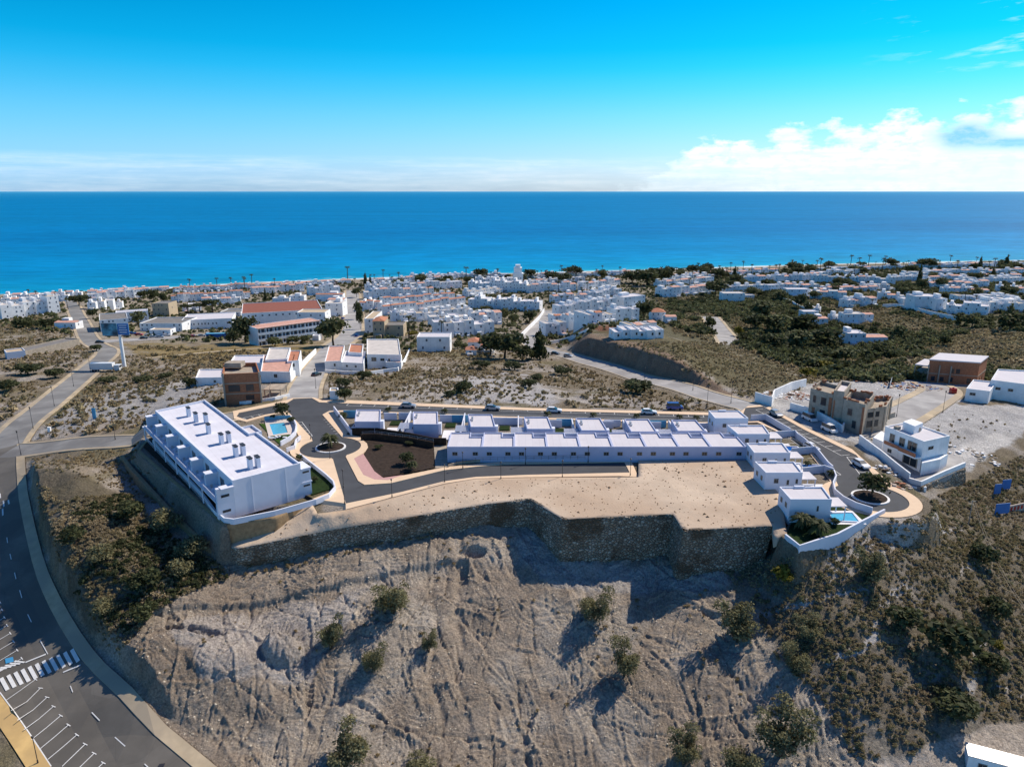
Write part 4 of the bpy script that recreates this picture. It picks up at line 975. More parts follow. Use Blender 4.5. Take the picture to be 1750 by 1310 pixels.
garden_wall('garden_wall', 'white low wall around the apartment garden, above the brown stone cladding', [Q(*p) for p in [(262,757,.1),(300,800,.1),(345,846,.1),(368,878,.1),(384,892,.1),(400,894,.1),(470,880,.1),(540,860,.1),(562,851,.1),(573,838,.1),(570,828,.1),(556,815,.1),(513,781,.1)]], -.1, 1.05, .3)
garden_wall('pool_wall', 'curved white wall on the right of the apartment pool', [Q(*p) for p in [(497,716,.1),(503,722,.1),(507,732,.1),(505,743,.1),(496,752,.1),(480,761,.1)]], 0, 1.2, .3)
garden_wall('pool_fence', 'low pale wall behind the apartment pool', [Q(*p) for p in [(452,718,.1),(475,716,.1),(497,715,.1)]], 0, 1.1, .1, 'bluelight', 'fence')
garden_wall('entrance_wall', 'short curved white wall at the car entrance right of the apartment block', [Q(*p) for p in [(490,772,.1),(504,767,.1),(506,757,.1),(514,750,.1)]], 0, 1.1, .3)
for i, (u, v) in enumerate([(465,749.5),(477,748.5),(483.5,748.5)]):
    b = MB(); b.box((0, 0, .3), (1.9, .65, .1)); b.box((-.75, 0, .52), (.5, .65, .08))
    for xx in (-.8, .8):
        for yy in (-.25, .25): b.box((xx, yy, .13), (.06, .06, .26))
    p = Q(u, v, .12); o = b.build('sun_lounger', M['white'], None, p); tag(o, 'white sun lounger on the pool lawn, %s of three' % ['leftmost', 'middle', 'rightmost'][i], 'sun lounger', 'sun loungers by the apartment pool')

# ---------------------------------------------------------------- row of nine terraced houses
def row_houses():
    ub = [764,824,879,935,991.6,1047.6,1104.8,1161,1215.8,1276]; hz = 3.8
    y0 = Q(1000, 763, hz).y; y1 = Q(1000, 738.5, hz).y
    xs = [Q(u, 763, hz).x * (y0 / Q(u, 763, hz).y) for u in ub]
    wn = [[.23, .68], [.18, .58]]
    for i in range(9):
        x0, x1 = xs[i], xs[i + 1]; W = x1 - x0
        lab = 'white terraced house in the long front row, %s of nine' % pos_of(i, 9)
        r = thing('terraced_house', lab, 'house', ((x0 + x1) / 2, (y0 + y1) / 2, 0), 0, 'terraced houses in the long front row')
        # each unit: body with a light well cut in at its back right corner
        a = x0 + W * .62; bb = y1 - 3.0; e = .004
        poly = [(x0 + e, y0), (x1 - e, y0), (x1 - e, bb), (a, bb), (a, y1), (x0 + e, y1)]
        shell(r, poly, -.6, hz, 'white_shaded', 'whiteroof', .3, .22)
        g = MB(); lx, ly = r.location[:2]
        g.box(((a + x1) / 2 - lx, y1 - .1 - ly, 1.9), (x1 - a - .1, .2, 3.3)); g.build('courtyard_wall', M['white'], r)
        g = MB(); g.box(((a + x1) / 2 - lx, (bb + y1) / 2 - ly, .1), (x1 - a - .1, 2.6, .2)); g.build('courtyard_floor', M['lawn_dark'], r)  # floor coloured dark so the light well looks deep and shaded
        for q in (.22, .80):
            add_window(r, (x0 + W * q, y0, 2.1), 0, 1.2, .85)
    # planter wall with rail in front
row_houses()
garden_wall('planter_wall', 'low grey wall with rail between the lower road and the terraced houses', [Q(*p) for p in [(766,798,.1),(780,793,.1),(813,789,.1),(900,786,.1),(1076,783,.1)]], 0, .7, .2, 'concrete', 'wall')
def railing(name, label, px, e, h, step=1.6, m='metal_dark', cat='railing'):
    pts = [Q(u, v, e) for u, v in px]; c = Vector(cent(pts, e)); mb = MB()
    for i in range(len(pts) - 1):
        a, b = pts[i], pts[i + 1]; k = max(1, int((b - a).length / step))
        for j in range(k + 1): q = a.lerp(b, j / k) - c; mb.cyl(q, q + Vector((0, 0, h)), .03, n=5)
        for z in (h, h * .5): mb.cyl(a - c + Vector((0, 0, z)), b - c + Vector((0, 0, z)), .025, n=5)
    o = mb.build(name, M[m], None, c); return tag(o, label, cat)
railing('railing', 'thin dark railing along the edge of the brown garden by the lower road', [(655,814),(700,807),(742,799),(766,797)], .1, 1.0)
railing('railing', 'thin railing in front of the terraced houses above the lower road', [(780,792),(813,788),(900,785.5),(1074,783)], .8, .9)
railing('railing', 'pale railing on top of the dark garden wall beside the roundabout', [(619,742),(641,741),(700,748),(741,755)], 1.9, .7, 1.8, 'metal')
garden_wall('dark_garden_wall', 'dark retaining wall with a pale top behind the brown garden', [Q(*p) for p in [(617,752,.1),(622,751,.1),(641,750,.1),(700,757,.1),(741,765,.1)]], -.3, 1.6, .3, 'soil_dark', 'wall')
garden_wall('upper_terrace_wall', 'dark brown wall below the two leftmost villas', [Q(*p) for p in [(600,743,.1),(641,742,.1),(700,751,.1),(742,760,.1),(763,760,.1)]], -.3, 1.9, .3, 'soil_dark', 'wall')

# ---------------------------------------------------------------- villas
VILLAS = [ # back-left, back-right, front-right, front-left of the roof (photo pixels)
    ((608.7,699.5),(650.6,699.5),(650,720),(606,720)), ((706,703),(748,703),(749,724.5),(706,724.5)), ((799.5,707.5),(841,707.5),(847,729),(804.5,729)),
    ((895,712),(936.6,712),(944.6,732.5),(901,732.5)), ((983.6,714),(1026,714),(1038.5,735),(994,735)), ((1067,715.5),(1108.5,715.5),(1123,737),(1078.5,737)), ((1147,717),(1189.5,717),(1206.6,736),(1158.6,736))]
def villa(name, label, quad, hz, group, wins=(), z0=-.4, wm='white'):
    pts = [Q(u, v, hz) for u, v in quad]; r = thing(name, label, 'villa', cent(pts, 0), 0, group)
    shell(r, pts, z0, hz, wm, 'whiteroof', .3, .22)
    bl, br, fr, fl = pts
    for q, z, w_, h_ in wins: wall_windows(r, fl, fr, z, [q], w_, h_)
    return r, pts
for i, qd in enumerate(VILLAS):
    r, pts = villa('villa', 'white cube villa behind the terraced row, %s of seven' % pos_of(i, 7), qd, 3.6, 'cube villas along the upper road', [(.25, 1.6, .9, 1.2)] if i > 2 else [], wm='white_shaded')
    bl, br, fr, fl = pts; ref = r.location
    # roof box and small side bay
    b = MB(); p = along(bl, fl, .35, -.9); b.box((p.x - ref[0], p.y - ref[1], 3.75), (.5, .9, .5)); b.box((p.x - ref[0] + .1, p.y - ref[1] - 1.3, 3.6), (.4, .6, .35)); b.build('roof_unit', M['metal'], r)
    b = MB(); p = along(fr, br, .25); b.box((p.x - ref[0] + .45, p.y - ref[1], 1.6), (.8, 1.6, 3.0)); b.build('side_bay', M['white'], r)
    wall_windows(r, fr, br, 1.6, [.55, .8], .9, 1.2)
    # pergola slats to the left
    b = MB(); a0 = along(bl, fl, .45, .4)
    for k in range(9 if i else 0): b.box((fl.x - ref[0] - 2.2, fl.y - ref[1] + .3 + k * .55, 2.35), (3.6, .16, .12))
    for sx in ((-3.9, -.6) if i else (-.6,)): b.box((fl.x - ref[0] + sx, fl.y - ref[1] + 2.5, 2.2), (.12, 4.8, .14))
    for sy in (.3, 4.7):
        b.box((fl.x - ref[0] - (3.9 if i else .6), fl.y - ref[1] + sy, 1.05), (.12, .12, 2.3))
    b.build('pergola', M['white'], r)
    b = MB(); b.box((fr.x - ref[0] + 2.6, fr.y - ref[1] + 1.8, .1), (3.6, 7.0, .16)); b.build('terrace', M['tile_white'], r)
    b = MB(); b.box((fl.x - ref[0] - (2.2 if i else 1.3), fl.y - ref[1] + 3.0, .09), (3.9 if i else 2.0, 6.6, .14)); b.build('side_terrace', M['tile_white'], r)
    b = MB(); b.box((fr.x - ref[0] + 2.2, bl.y - ref[1] - 1.0, .12), (2.6, 3.4, .2)); b.build('lawn', M['lawn_dark'], r)
    # back garden wall toward the road
    yb = Q(1000, 0, 0).y if False else None
    bx = along(bl, br, 0); 
    o = garden_wall('garden_wall', 'white wall between upper road and villa, %s of seven' % pos_of(i, 7), [(bl.x - 4.6, bl.y + 4.6, 0), (bl.x - .2, bl.y + 4.5, 0)], -.2, 1.9, .25, 'bluelight' if i % 2 == 0 else 'white', group='road side garden walls')
    o = garden_wall('garden_wall', 'blue-grey wall right of the villa, %s of seven' % pos_of(i, 7), [(br.x + .3, br.y + 2.5, 0), (br.x + 3.8, br.y + 2.4, 0)], -.2, 1.9, .25, 'white', group='road side garden walls')
    if i < 6:
        dv = (fl.x + 0, fl.y)
        xx = fr.x + 5.6
        b = MB(); b.box((0, 0, 0), (1.1, 8.5, .5)); hb = b.build('hedge_strip', M['lawn_dark'], None, (xx - .9, fr.y + 2.5, .1)); tag(hb, 'dark planted strip beside a villa dividing wall, %s of six' % pos_of(i, 6), 'plant bed', 'plant strips between villas')
        garden_wall('dividing_wall', 'white dividing wall between two villa gardens, %s of six' % pos_of(i, 6), [(xx, fr.y - 2.4, 0), (xx + .15, bl.y + 3.5, 0)], -.3, 2.1, .28, group='dividing walls between villas')
garden_wall('dividing_wall', 'mauve-white sloping wall left of the leftmost villa beside the parking bays', [Q(*p) for p in [(571,703,.1),(601,744,.1)]], -.2, 1.7, .3)
# taller villa at the corner and the column of villas along the right road
RV = [(((1211,701),(1263,701),(1279,714),(1222,714)), 5.2, 'white taller corner villa at the right end of the upper road'),
      (((1243,726),(1305,726),(1316,741),(1261,741)), 4.4, 'white flat-roofed villa of the right column, farthest of four'),
      (((1276,756.5),(1338,756.5),(1351,773),(1289,773)), 4.6, 'white flat-roofed villa of the right column, second farthest of four'),
      (((1290,788),(1357,788),(1372,807),(1309,807)), 4.8, 'white flat-roofed villa of the right column, second nearest of four'),
      (((1332,831),(1406,831),(1422,852.5),(1351,852.5)), 4.8, 'white flat-roofed villa of the right column, nearest of four, palms in front')]
RVP = []
for i, (qd, hz, lab) in enumerate(RV):
    r, pts = villa('villa', lab, qd, hz, 'villas stepping down beside the right road', [(.3, hz * .62, .9, 1.0), (.62, hz * .55, .45, 1.1), (.86, hz * .6, .45, 1.0)] if i < 4 else [(.68, 2.9, .35, 1.1)]); RVP.append((r, pts, hz))
    bl, br, fr, fl = pts; ref = r.location
    b = MB(); p = along(bl, br, .45); b.box((p.x - ref[0], p.y - ref[1] - .1, hz - .05), (1.9, .5, .45)); b.build('roof_parapet_step', M['white'], r)
    wall_windows(r, fr, br, 1.5, [.3, .7], 1.2, 1.9, name='glass_door'); wall_windows(r, bl, fl, hz * .6, [.3, .7], .9, 1.0)
    if i >= 1:
        # terrace canopy on posts to the right, pool, lawn, dividing wall
        b = MB(); b.box((fr.x - ref[0] + 1.7, fr.y - ref[1] + 2.6, 3.0), (3.3, 4.0, .18)); b.build('canopy', M['whiteroof'], r)
        for sx, sy in ((3.1, .8), (3.1, 4.3)):
            b = MB(); b.box((fr.x - ref[0] + sx, fr.y - ref[1] + sy, 1.45), (.16, .16, 2.95)); b.build('canopy_post', M['white'], r)
        b = MB()
        for k in range(4): b.box((fr.x - ref[0] + 1.3, fr.y - ref[1] - .2 + k * .6, 2.2 - k * .32), (2.2, .5, .14))
        b.build('outdoor_steps', M['white'], r)
        b = MB(); b.box((fr.x - ref[0] + 3.4, fr.y - ref[1] + 2.0, .08), (6.4, 5.8, .14)); b.build('terrace', M['tile_white'], r)
for i, (cx_, cy_, w_, d_) in enumerate([(1353,767,3.4,3.4), (1389,799,4.2,3.6), (1441,883,4.6,4.0), (1330,742,3.0,2.6)]):
    p = Q(cx_, cy_, .2); r = thing('swimming_pool', ['small blue pool beside the second farthest villa of the right column', 'small deep-blue pool beside the second nearest villa of the right column', 'small blue pool in the nearest villa garden behind the long white wall', 'smallest blue pool beside the farthest villa of the right column'][i], 'swimming pool', (p.x, p.y, .1), -.12, 'villa pools')
    b = MB()
    for c_, s_ in (((0, d_ / 2, .12), (w_ + .5, .3, .24)), ((0, -d_ / 2, .12), (w_ + .5, .3, .24)), ((w_ / 2 + .1, 0, .12), (.3, d_ - .3, .24)), ((-w_ / 2 - .1, 0, .12), (.3, d_ - .3, .24))): b.box(c_, s_)
    b.build('coping', M['white'], r); b = MB(); b.box((0, 0, .05), (w_ - .1, d_ - .31, .14)); b.build('water', M['pooldeep'] if i != 2 else M['poolwater'], r)
    b = MB(); b.box((w_ * .3, d_ * .12, .03), (w_ * 1.55, d_ * 1.3, .05))
    if i != 2: b.build('lawn', M['lawn_dark'], r)
for i, px in enumerate([[(1283,718),(1308,717),(1350,742)], [(1325,747),(1358,745),(1362,750),(1372,757),(1390,773),(1397,775)], [(1352,776),(1392,773),(1400,782),(1414,800),(1422,807)], [(1372,810),(1408,806),(1424,812)]]):
    garden_wall('plot_wall', 'white plot wall of the right villa column facing the right road, %s of four' % ['farthest', 'second farthest', 'second nearest', 'nearest'][i], [Q(u, v, .1) for u, v in px], -.2, 1.7, .25, group='plot walls by the right road')
garden_wall('curved_garden_wall', 'curved white wall between the nearest villa and the right roundabout', [Q(u, v, .1) for u, v in [(1424,812),(1428,822),(1423,833),(1426,846),(1440,858),(1462,869),(1490,878)]], -.3, 1.5, .25)
garden_wall('boundary_wall', 'long tall white boundary wall in front of the nearest villa garden', [Q(u, v, .1) for u, v in [(1342,919),(1366,938),(1400,927),(1430,918),(1470,897),(1511,876)]], -4.4, .9, .35)
lw = Q2([(1345,911),(1366,934),(1430,913),(1497,878),(1440,856),(1422,835),(1410,845),(1425,880),(1352,893)], .1)
b = MB(); b.prism(lw, -.3, .09); o = b.build('lawn', M['lawn_dark']); tag(o, kind='structure')
# ---------------------------------------------------------------- street lamps
def lamp_proto():
    r = thing('street_lamp', 'x', 'street lamp')
    b = MB(); b.cyl((0, 0, 0), (0, 0, .5), .12, .10); b.cyl((0, 0, .5), (0, 0, 3.6), .06, .05); b.build('pole', M['metal_dark'], r)
    b = MB(); b.cyl((0, 0, 3.6), (0, 0, 3.7), .08, .16); b.cyl((0, 0, 3.7), (0, 0, 3.9), .16, .18); b.cyl((0, 0, 3.9), (0, 0, 4.0), .22, .05); b.build('lamp_head', M['metal_dark'], r)
    return r
LP = [(1077,812,'at the right end of the lower road'),(961,815,'below the seventh terraced house'),(898,793,'in front of the third terraced house'),(1005,790,'in front of the fifth terraced house'),(856,818,'on the near kerb left of the crosswise lower road middle'),(791,800,'at the left end of the terraced row'),(760,823,'on the near kerb, second from the left'),(670,849,'on the near kerb of the lower road, leftmost'),(589,861,'at the near corner of the crossing by the apartment block'),(587,832,'on the pavement right of the apartment garden'),(564,783,'just below the left roundabout'),(531,750,'beside the parking bays at the apartment pool')]
lp0 = lamp_proto()
for i, (u, v, tx) in enumerate(LP):
    lab = 'dark street lamp ' + tx
    if i == 0: lp0.location = Q(u, v, .16); lp0['label'] = lab; lp0['group'] = 'dark street lamps in the new estate'
    else: dup(lp0, Q(u, v, .16), 0, lab, 'dark street lamps in the new estate')
OLP = [(36,777,'at the left road junction'),(57,733,'beside the fork of the left road'),(93,694,'along the left road going to the town'),(126,660,'halfway up the left road'),(155,636,'by the white lorry'),(197,751,'on the side road left of the apartment block'),(744,688,'behind the upper road, left half'),(1028,692,'behind the upper road, right half'),(1101,660,'left of the road to town'),(1208,697,'near the right road junction'),(1184,667,'on the road to town near the dark bank'),(1249,689,'beside the crossing at the right'),(1532,712,'beside the concrete shell house'),(1611,705,'beside the gravel plot on the right'),(65,1304,'on the yellow pavement at the bottom left'),(540,664,'beside the road to town'),(22,590,'white pole in the left scrub'),(50,582,'white pole behind the left scrub')]
for i, (u, v, tx) in enumerate(OLP):
    p = P(u, v); o = dup(lp0, p, 0, 'thin old street lamp ' + tx, 'old street lamps', (1, 1, 1.7 if v < 800 else 1.2))

# ---------------------------------------------------------------- cars
M['carwhite'] = mat('car_paint_white', (.72, .73, .74), .3, .5); M['carsilver'] = mat('car_paint_silver', (.38, .40, .43), .3, .6, metal=.4)
M['carblue'] = mat('car_paint_blue', (.02, .07, .30), .3, .5); M['cardark'] = mat('car_paint_dark', (.03, .03, .035), .3, .5); M['carred'] = mat('car_paint_red', (.40, .02, .02), .3, .5)
M['tyre'] = mat('tyre', (.02, .02, .02), .8, .2); M['lampglass'] = mat('lamp_glass', (.7, .7, .66), .2, .5); M['taillight'] = mat('tail_light', (.4, .02, .02), .3, .5)
def car_mesh(kind):
    # profile along x (front +x), half width
    van = kind == 'van'
    prof = [(-2.15, .35), (-2.2, .75), (-2.1, 1.0), (-1.5, 1.05), (.9, 1.02), (1.9, .86), (2.15, .7), (2.15, .35)] if not van else [(-2.3, .35), (-2.35, 1.0), (-2.3, 1.1), (1.3, 1.12), (2.1, 1.0), (2.3, .7), (2.3, .35)]
    cab = [(-2.0, 1.0), (-1.5, 1.46), (.0, 1.5), (.95, 1.0)] if not van else [(-2.25, 1.1), (-2.1, 1.95), (.9, 1.95), (1.6, 1.1)]
    def ext(pr, w0, w1):
        b = MB(); n = len(pr); zt = max(p[1] for p in pr); zb = min(p[1] for p in pr)
        vs = []
        for s_ in (-1, 1):
            for x, z in pr:
                k = (z - zb) / (zt - zb); vs.append((x, s_ * (w0 + (w1 - w0) * k), z))
        fs = [(i, (i + 1) % n, n + (i + 1) % n, n + i) for i in range(n)] + [tuple(range(n))[::-1], tuple(range(n, 2 * n))]
        b.add(vs, fs); return b
    body = ext(prof, .88, .84); glass = ext(cab, .80, .66)
    roof = MB(); roof.box(((cab[1][0] + cab[2][0]) / 2, 0, cab[1][1] + .03), (abs(cab[2][0] - cab[1][0]) + .15, 1.34, .07))
    return body, glass, roof
WHEEL = None
def car(kind, paint, loc, rz, label, group='parked cars', proto={}):
    global WHEEL
    k = (kind, paint)
    r = thing('parked_car' if kind == 'car' else 'parked_van', label, kind, loc, rz, group)
    if k not in proto:
        b, g, rf = car_mesh(kind); proto[k] = (b.mesh('body', M[paint]), g.mesh('windows', M['glass']), rf.mesh('roof_panel', M[paint]))
    if WHEEL is None:
        wb = MB(); wb.cyl((0, -.11, 0), (0, .11, 0), .33, n=14); WHEEL = [wb.mesh('wheel', M['tyre'])]
        hb = MB(); hb.box((0, 0, 0), (.08, .34, .16)); WHEEL += [hb.mesh('headlight', M['lampglass'])]
        hb = MB(); hb.box((0, 0, 0), (.08, .3, .16)); WHEEL += [hb.mesh('tail_light', M['taillight'])]
    a, b_, c_ = proto[k]; link('body', a, r); link('windows', b_, r); link('roof_panel', c_, r)
    for x in (-1.35, 1.35):
        for y in (-.8, .8): link('wheel', WHEEL[0], r, (x, y, .33))
    for y in (-.6, .6): link('headlight', WHEEL[1], r, (2.14 if kind == 'car' else 2.29, y, .72)); link('tail_light', WHEEL[2], r, (-2.18 if kind == 'car' else -2.33, y, .8))
    return r
def dirang(px, e=0):
    a, b = Q(*px[0], e), Q(*px[1], e); return math.atan2(b.y - a.y, b.x - a.x)
ua = dirang([(650, 696), (1200, 712)])
for (u, v, pt, tx) in [(698,696,'carsilver','silver car parked on the upper road behind the second villa'),(842,700,'carsilver','silver car parked on the upper road behind the third villa'),(947,704,'carwhite','white car parked on the upper road behind a palm'),(1109,707,'carwhite','white car parked on the upper road behind the sixth villa')]:
    car('car', pt, Q(u, v, .04), ua, tx)
car('van', 'carblue', Q(1153, 699, .16), ua + .05, 'dark blue van parked on the pavement beyond the upper road')
ra = dirang([(1304, 700), (1453, 775)])
for (u, v, pt, tx) in [(1326,710,'carsilver','grey car at the top of the right road, beside the courtyard'),(1387,768,'carwhite','white car parked by the plot walls of the right road'),(1471,797,'carwhite','white car parked alone near the right roundabout')]:
    car('car', pt, Q(u, v, .04), ra, tx)
for (u, v, pt, kd, tx, a) in [(1383,718,'carwhite','van','white van in the shaded yard before the concrete shell house',ra),(1417,737,'carwhite','van','second white van in the shaded yard, nearer the gate',ra),
        (541,642,'cardark','car','dark car driving down the road from the town',1.2),(949,606,'cardark','car','dark car on the road to town, near the tall conifer',-.5),(971,610,'carsilver','car','grey-blue car following on the road to town',-.5),
        (171,586,'cardark','car','dark car turning at the junction near the billboard',.2)]:
    car(kd, pt, P(u, v), a, tx)
lot = [(238,573,'carred','dark red'),(246,579,'cardark','black'),(254,574,'carwhite','white'),(262,577,'carsilver','silver'),(274,577,'carsilver','light blue-grey'),(285,574,'carwhite','small white'),(331,576,'carred','bright red'),(345,575,'carsilver','silver'),(357,572,'carwhite','white'),(226,571,'carblue','blue')]
for i, (u, v, pt, cn) in enumerate(sorted(lot)):
    car('car', pt, P(u, v), .1 if i % 2 else .5, '%s car in the dusty car park, %s of ten' % (cn, pos_of(i, 10)), 'cars in the dusty car park')
for i, (u, v) in enumerate([(587,520),(588,528),(590,536),(586,545),(586,555),(612,520),(612,532),(610,575)]):
    car('car', ['carwhite', 'cardark', 'carsilver', 'carblue'][i % 4], P(u, v), 1.55, '%s car along the town street, %s from the sea end' % (['white', 'dark', 'silver', 'blue'][i % 4], nth(i)), 'cars along the town street')

# ---------------------------------------------------------------- road paint
def paint_strips(name, strips, m='mark', hofs=.15, wd=.14, parent=None):
    """strips: world (a,b,width) segments or 4-point polygons, draped over the road"""
    mb = MB()
    for s_ in strips:
        if len(s_) == 4: P4 = s_
        else:
            a, b, w_ = s_; a, b = Vector(a[:2]), Vector(b[:2]); d = (b - a).normalized(); n = Vector((-d.y, d.x)) * w_ / 2; P4 = [a - n, b - n, b + n, a + n]
        P4 = ccw([tuple(p[:2]) for p in P4])
        k = max(1, int(max((Vector(P4[1]) - Vector(P4[0])).length, (Vector(P4[2]) - Vector(P4[1])).length) / 2.0)); k2 = 1
        A, B, C_, D = [Vector(p) for p in P4]
        if (B - A).length < (C_ - B).length: A, B, C_, D = B, C_, D, A
        for j in range(k):
            q = [A.lerp(B, j / k), A.lerp(B, (j + 1) / k), D.lerp(C_, (j + 1) / k), D.lerp(C_, j / k)]
            mb.quad(*[(p.x, p.y, H(p.x, p.y) + hofs) for p in q])
    o = mb.build(name, M[m], parent); tag(o, kind='structure') if parent is None else None
    return o
def g(u, v): return Vector(P(u, v)[:2])
def cv_(x, y): return (x / 3.195, 900 + y / 3.195)
# left road: bays below the crossing, bays above it, centre dashes, zebra
bays = []
tops = [cv_(*p) for p in [(195,835),(222,882),(258,932),(293,982),(333,1032),(375,1083),(421,1137),(466,1188),(515,1238),(565,1290)]]
bots = [cv_(*p) for p in [(30,952),(62,1005),(95,1058),(132,1110),(172,1165),(215,1218),(262,1272),(340,1310),(400,1350),(450,1400)]]
for a, b in zip(tops, bots):
    A, B = g(*a), g(*b); bays.append((A, B, .13)); d = (B - A).normalized(); n = Vector((-d.y, d.x)); bays.append((A - n * .45, A + n * .45, .13))
tops2 = [cv_(*p) for p in [(120,720),(95,675),(75,628),(57,583),(40,540),(25,497),(12,455),(2,415)]]
for i, a in enumerate(tops2):
    A = g(*a); B = A + (g(-22, 1160) - g(37, 1125)).normalized() * 5.2; bays.append((A, B, .13)); d = (B - A).normalized(); n = Vector((-d.y, d.x)); bays.append((A - n * .45, A + n * .45, .13))
bays.append((g(*cv_(0, 905)), g(*cv_(280, 1310)), .16)); 
paint_strips('parking_line', bays)
zb = []
zt = [(355,680,382,742),(320,692,352,755)]
for k in range(11):
    # stripes of the crossing, from the right kerb to the left
    x0, y0 = 392 - k * 38.5, 672 + k * 15.5; x1, y1 = x0 + 36, y0 + 66
    a, b = g(*cv_(x0, y0)), g(*cv_(x1, y1)); zb.append((a, b, .55))
zb.append((g(*cv_(140, 742)), g(*cv_(252, 697)), .3)); zb.append((g(*cv_(345, 796)), g(*cv_(440, 757)), .3))
for k in range(6):
    zb.append((g(*cv_(135 - k * 24, 742 + k * 8)), g(*cv_(80 - k * 26, 735 + k * 12)), .3))
paint_strips('zebra_crossing', zb)
cd = []
for a, b in [((80,252),(88,287)),((108,348),(120,390)),((152,480),(172,522)),((220,622),(262,697)),((385,870),(398,905)),((502,1015),(545,1060)),((628,1150),(684,1200)),((790,1296),(840,1345)),((38,60),(42,90)),((55,150),(62,180))]:
    cd.append((g(*cv_(*a)), g(*cv_(*b)), .13))
for a, b in [((0,846),(3,880)),((26,900),(30,944)),((62,894),(68,925)),((20,960),(22,1010))]:
    A = [(x / 4.366, 650 + y / 4.366) for x, y in (a, b)]; cd.append((g(*A[0]), g(*A[1]), .3))
paint_strips('lane_marking', cd)
paint_strips('disabled_bay_sign', [[g(*cv_(28, 722)), g(*cv_(72, 712)), g(*cv_(76, 738)), g(*cv_(32, 749))]], 'markblue')
dr_ = []
for a in [(643,1106),(883,1304)]: dr_.append((g(*cv_(a[0] - 16, a[1] + 2)), g(*cv_(a[0] + 16, a[1] - 2)), .5))
o = paint_strips('drain_grate', dr_, 'metal_dark')
# new estate: parking bay lines
sl = []
def q0(u, v): return Vector(Q(u, v, 0)[:2])
for (x0, y0, x1, y1, n_, dx, dy) in [((590), 688.7, 1203, 709.5, 26, 1, 0)]:
    a, b = q0(592, 693.0), q0(1203, 713.0); sl.append((a, b, .12))
    for k in range(n_):
        p = a.lerp(b, k / (n_ - 1)); d = (b - a).normalized(); n = Vector((-d.y, d.x)); sl.append((p, p + n * 2.0, .14))
a, b = q0(563, 701.5), q0(1200, 718); sl.append((a, b, .12))
for e0, e1, n_, wdt in [((1304,699),(1452,777),13,2.3),((1294,721),(1420,812),12,-2.3),((1465,782),(1500,826),6,2.3)]:
    a, b = q0(*e0), q0(*e1); d = (b - a).normalized(); n = Vector((-d.y, d.x)); a2, b2 = a - n * wdt, b - n * wdt; sl.append((a2, b2, .13))
    for k in range(n_): sl.append((a.lerp(b, k / (n_ - 1)), a2.lerp(b2, k / (n_ - 1)), .13))
def bquad(c0, c1, c2, c3, n_):
    A, B, C_, D = [q0(*c) for c in (c0, c1, c2, c3)]   # A-D outer side, B-C road side
    sl.append((B, C_, .13))
    for k in range(n_ + 1): sl.append((A.lerp(D, k / n_), B.lerp(C_, k / n_), .13))
bquad((508,722),(516,721),(534,745),(520,746.5), 5)
bquad((553,717),(563,716),(582,739.5),(573,741), 6)
a, b = q0(412,715), q0(450,706.5); sl.append((a, b, .12))
for k in range(3): p = a.lerp(b, (k + .3) / 3); d = (b - a).normalized(); n = Vector((-d.y, d.x)); sl.append((p, p - n * 2, .13))
paint_strips('parking_line', sl, hofs=.06)
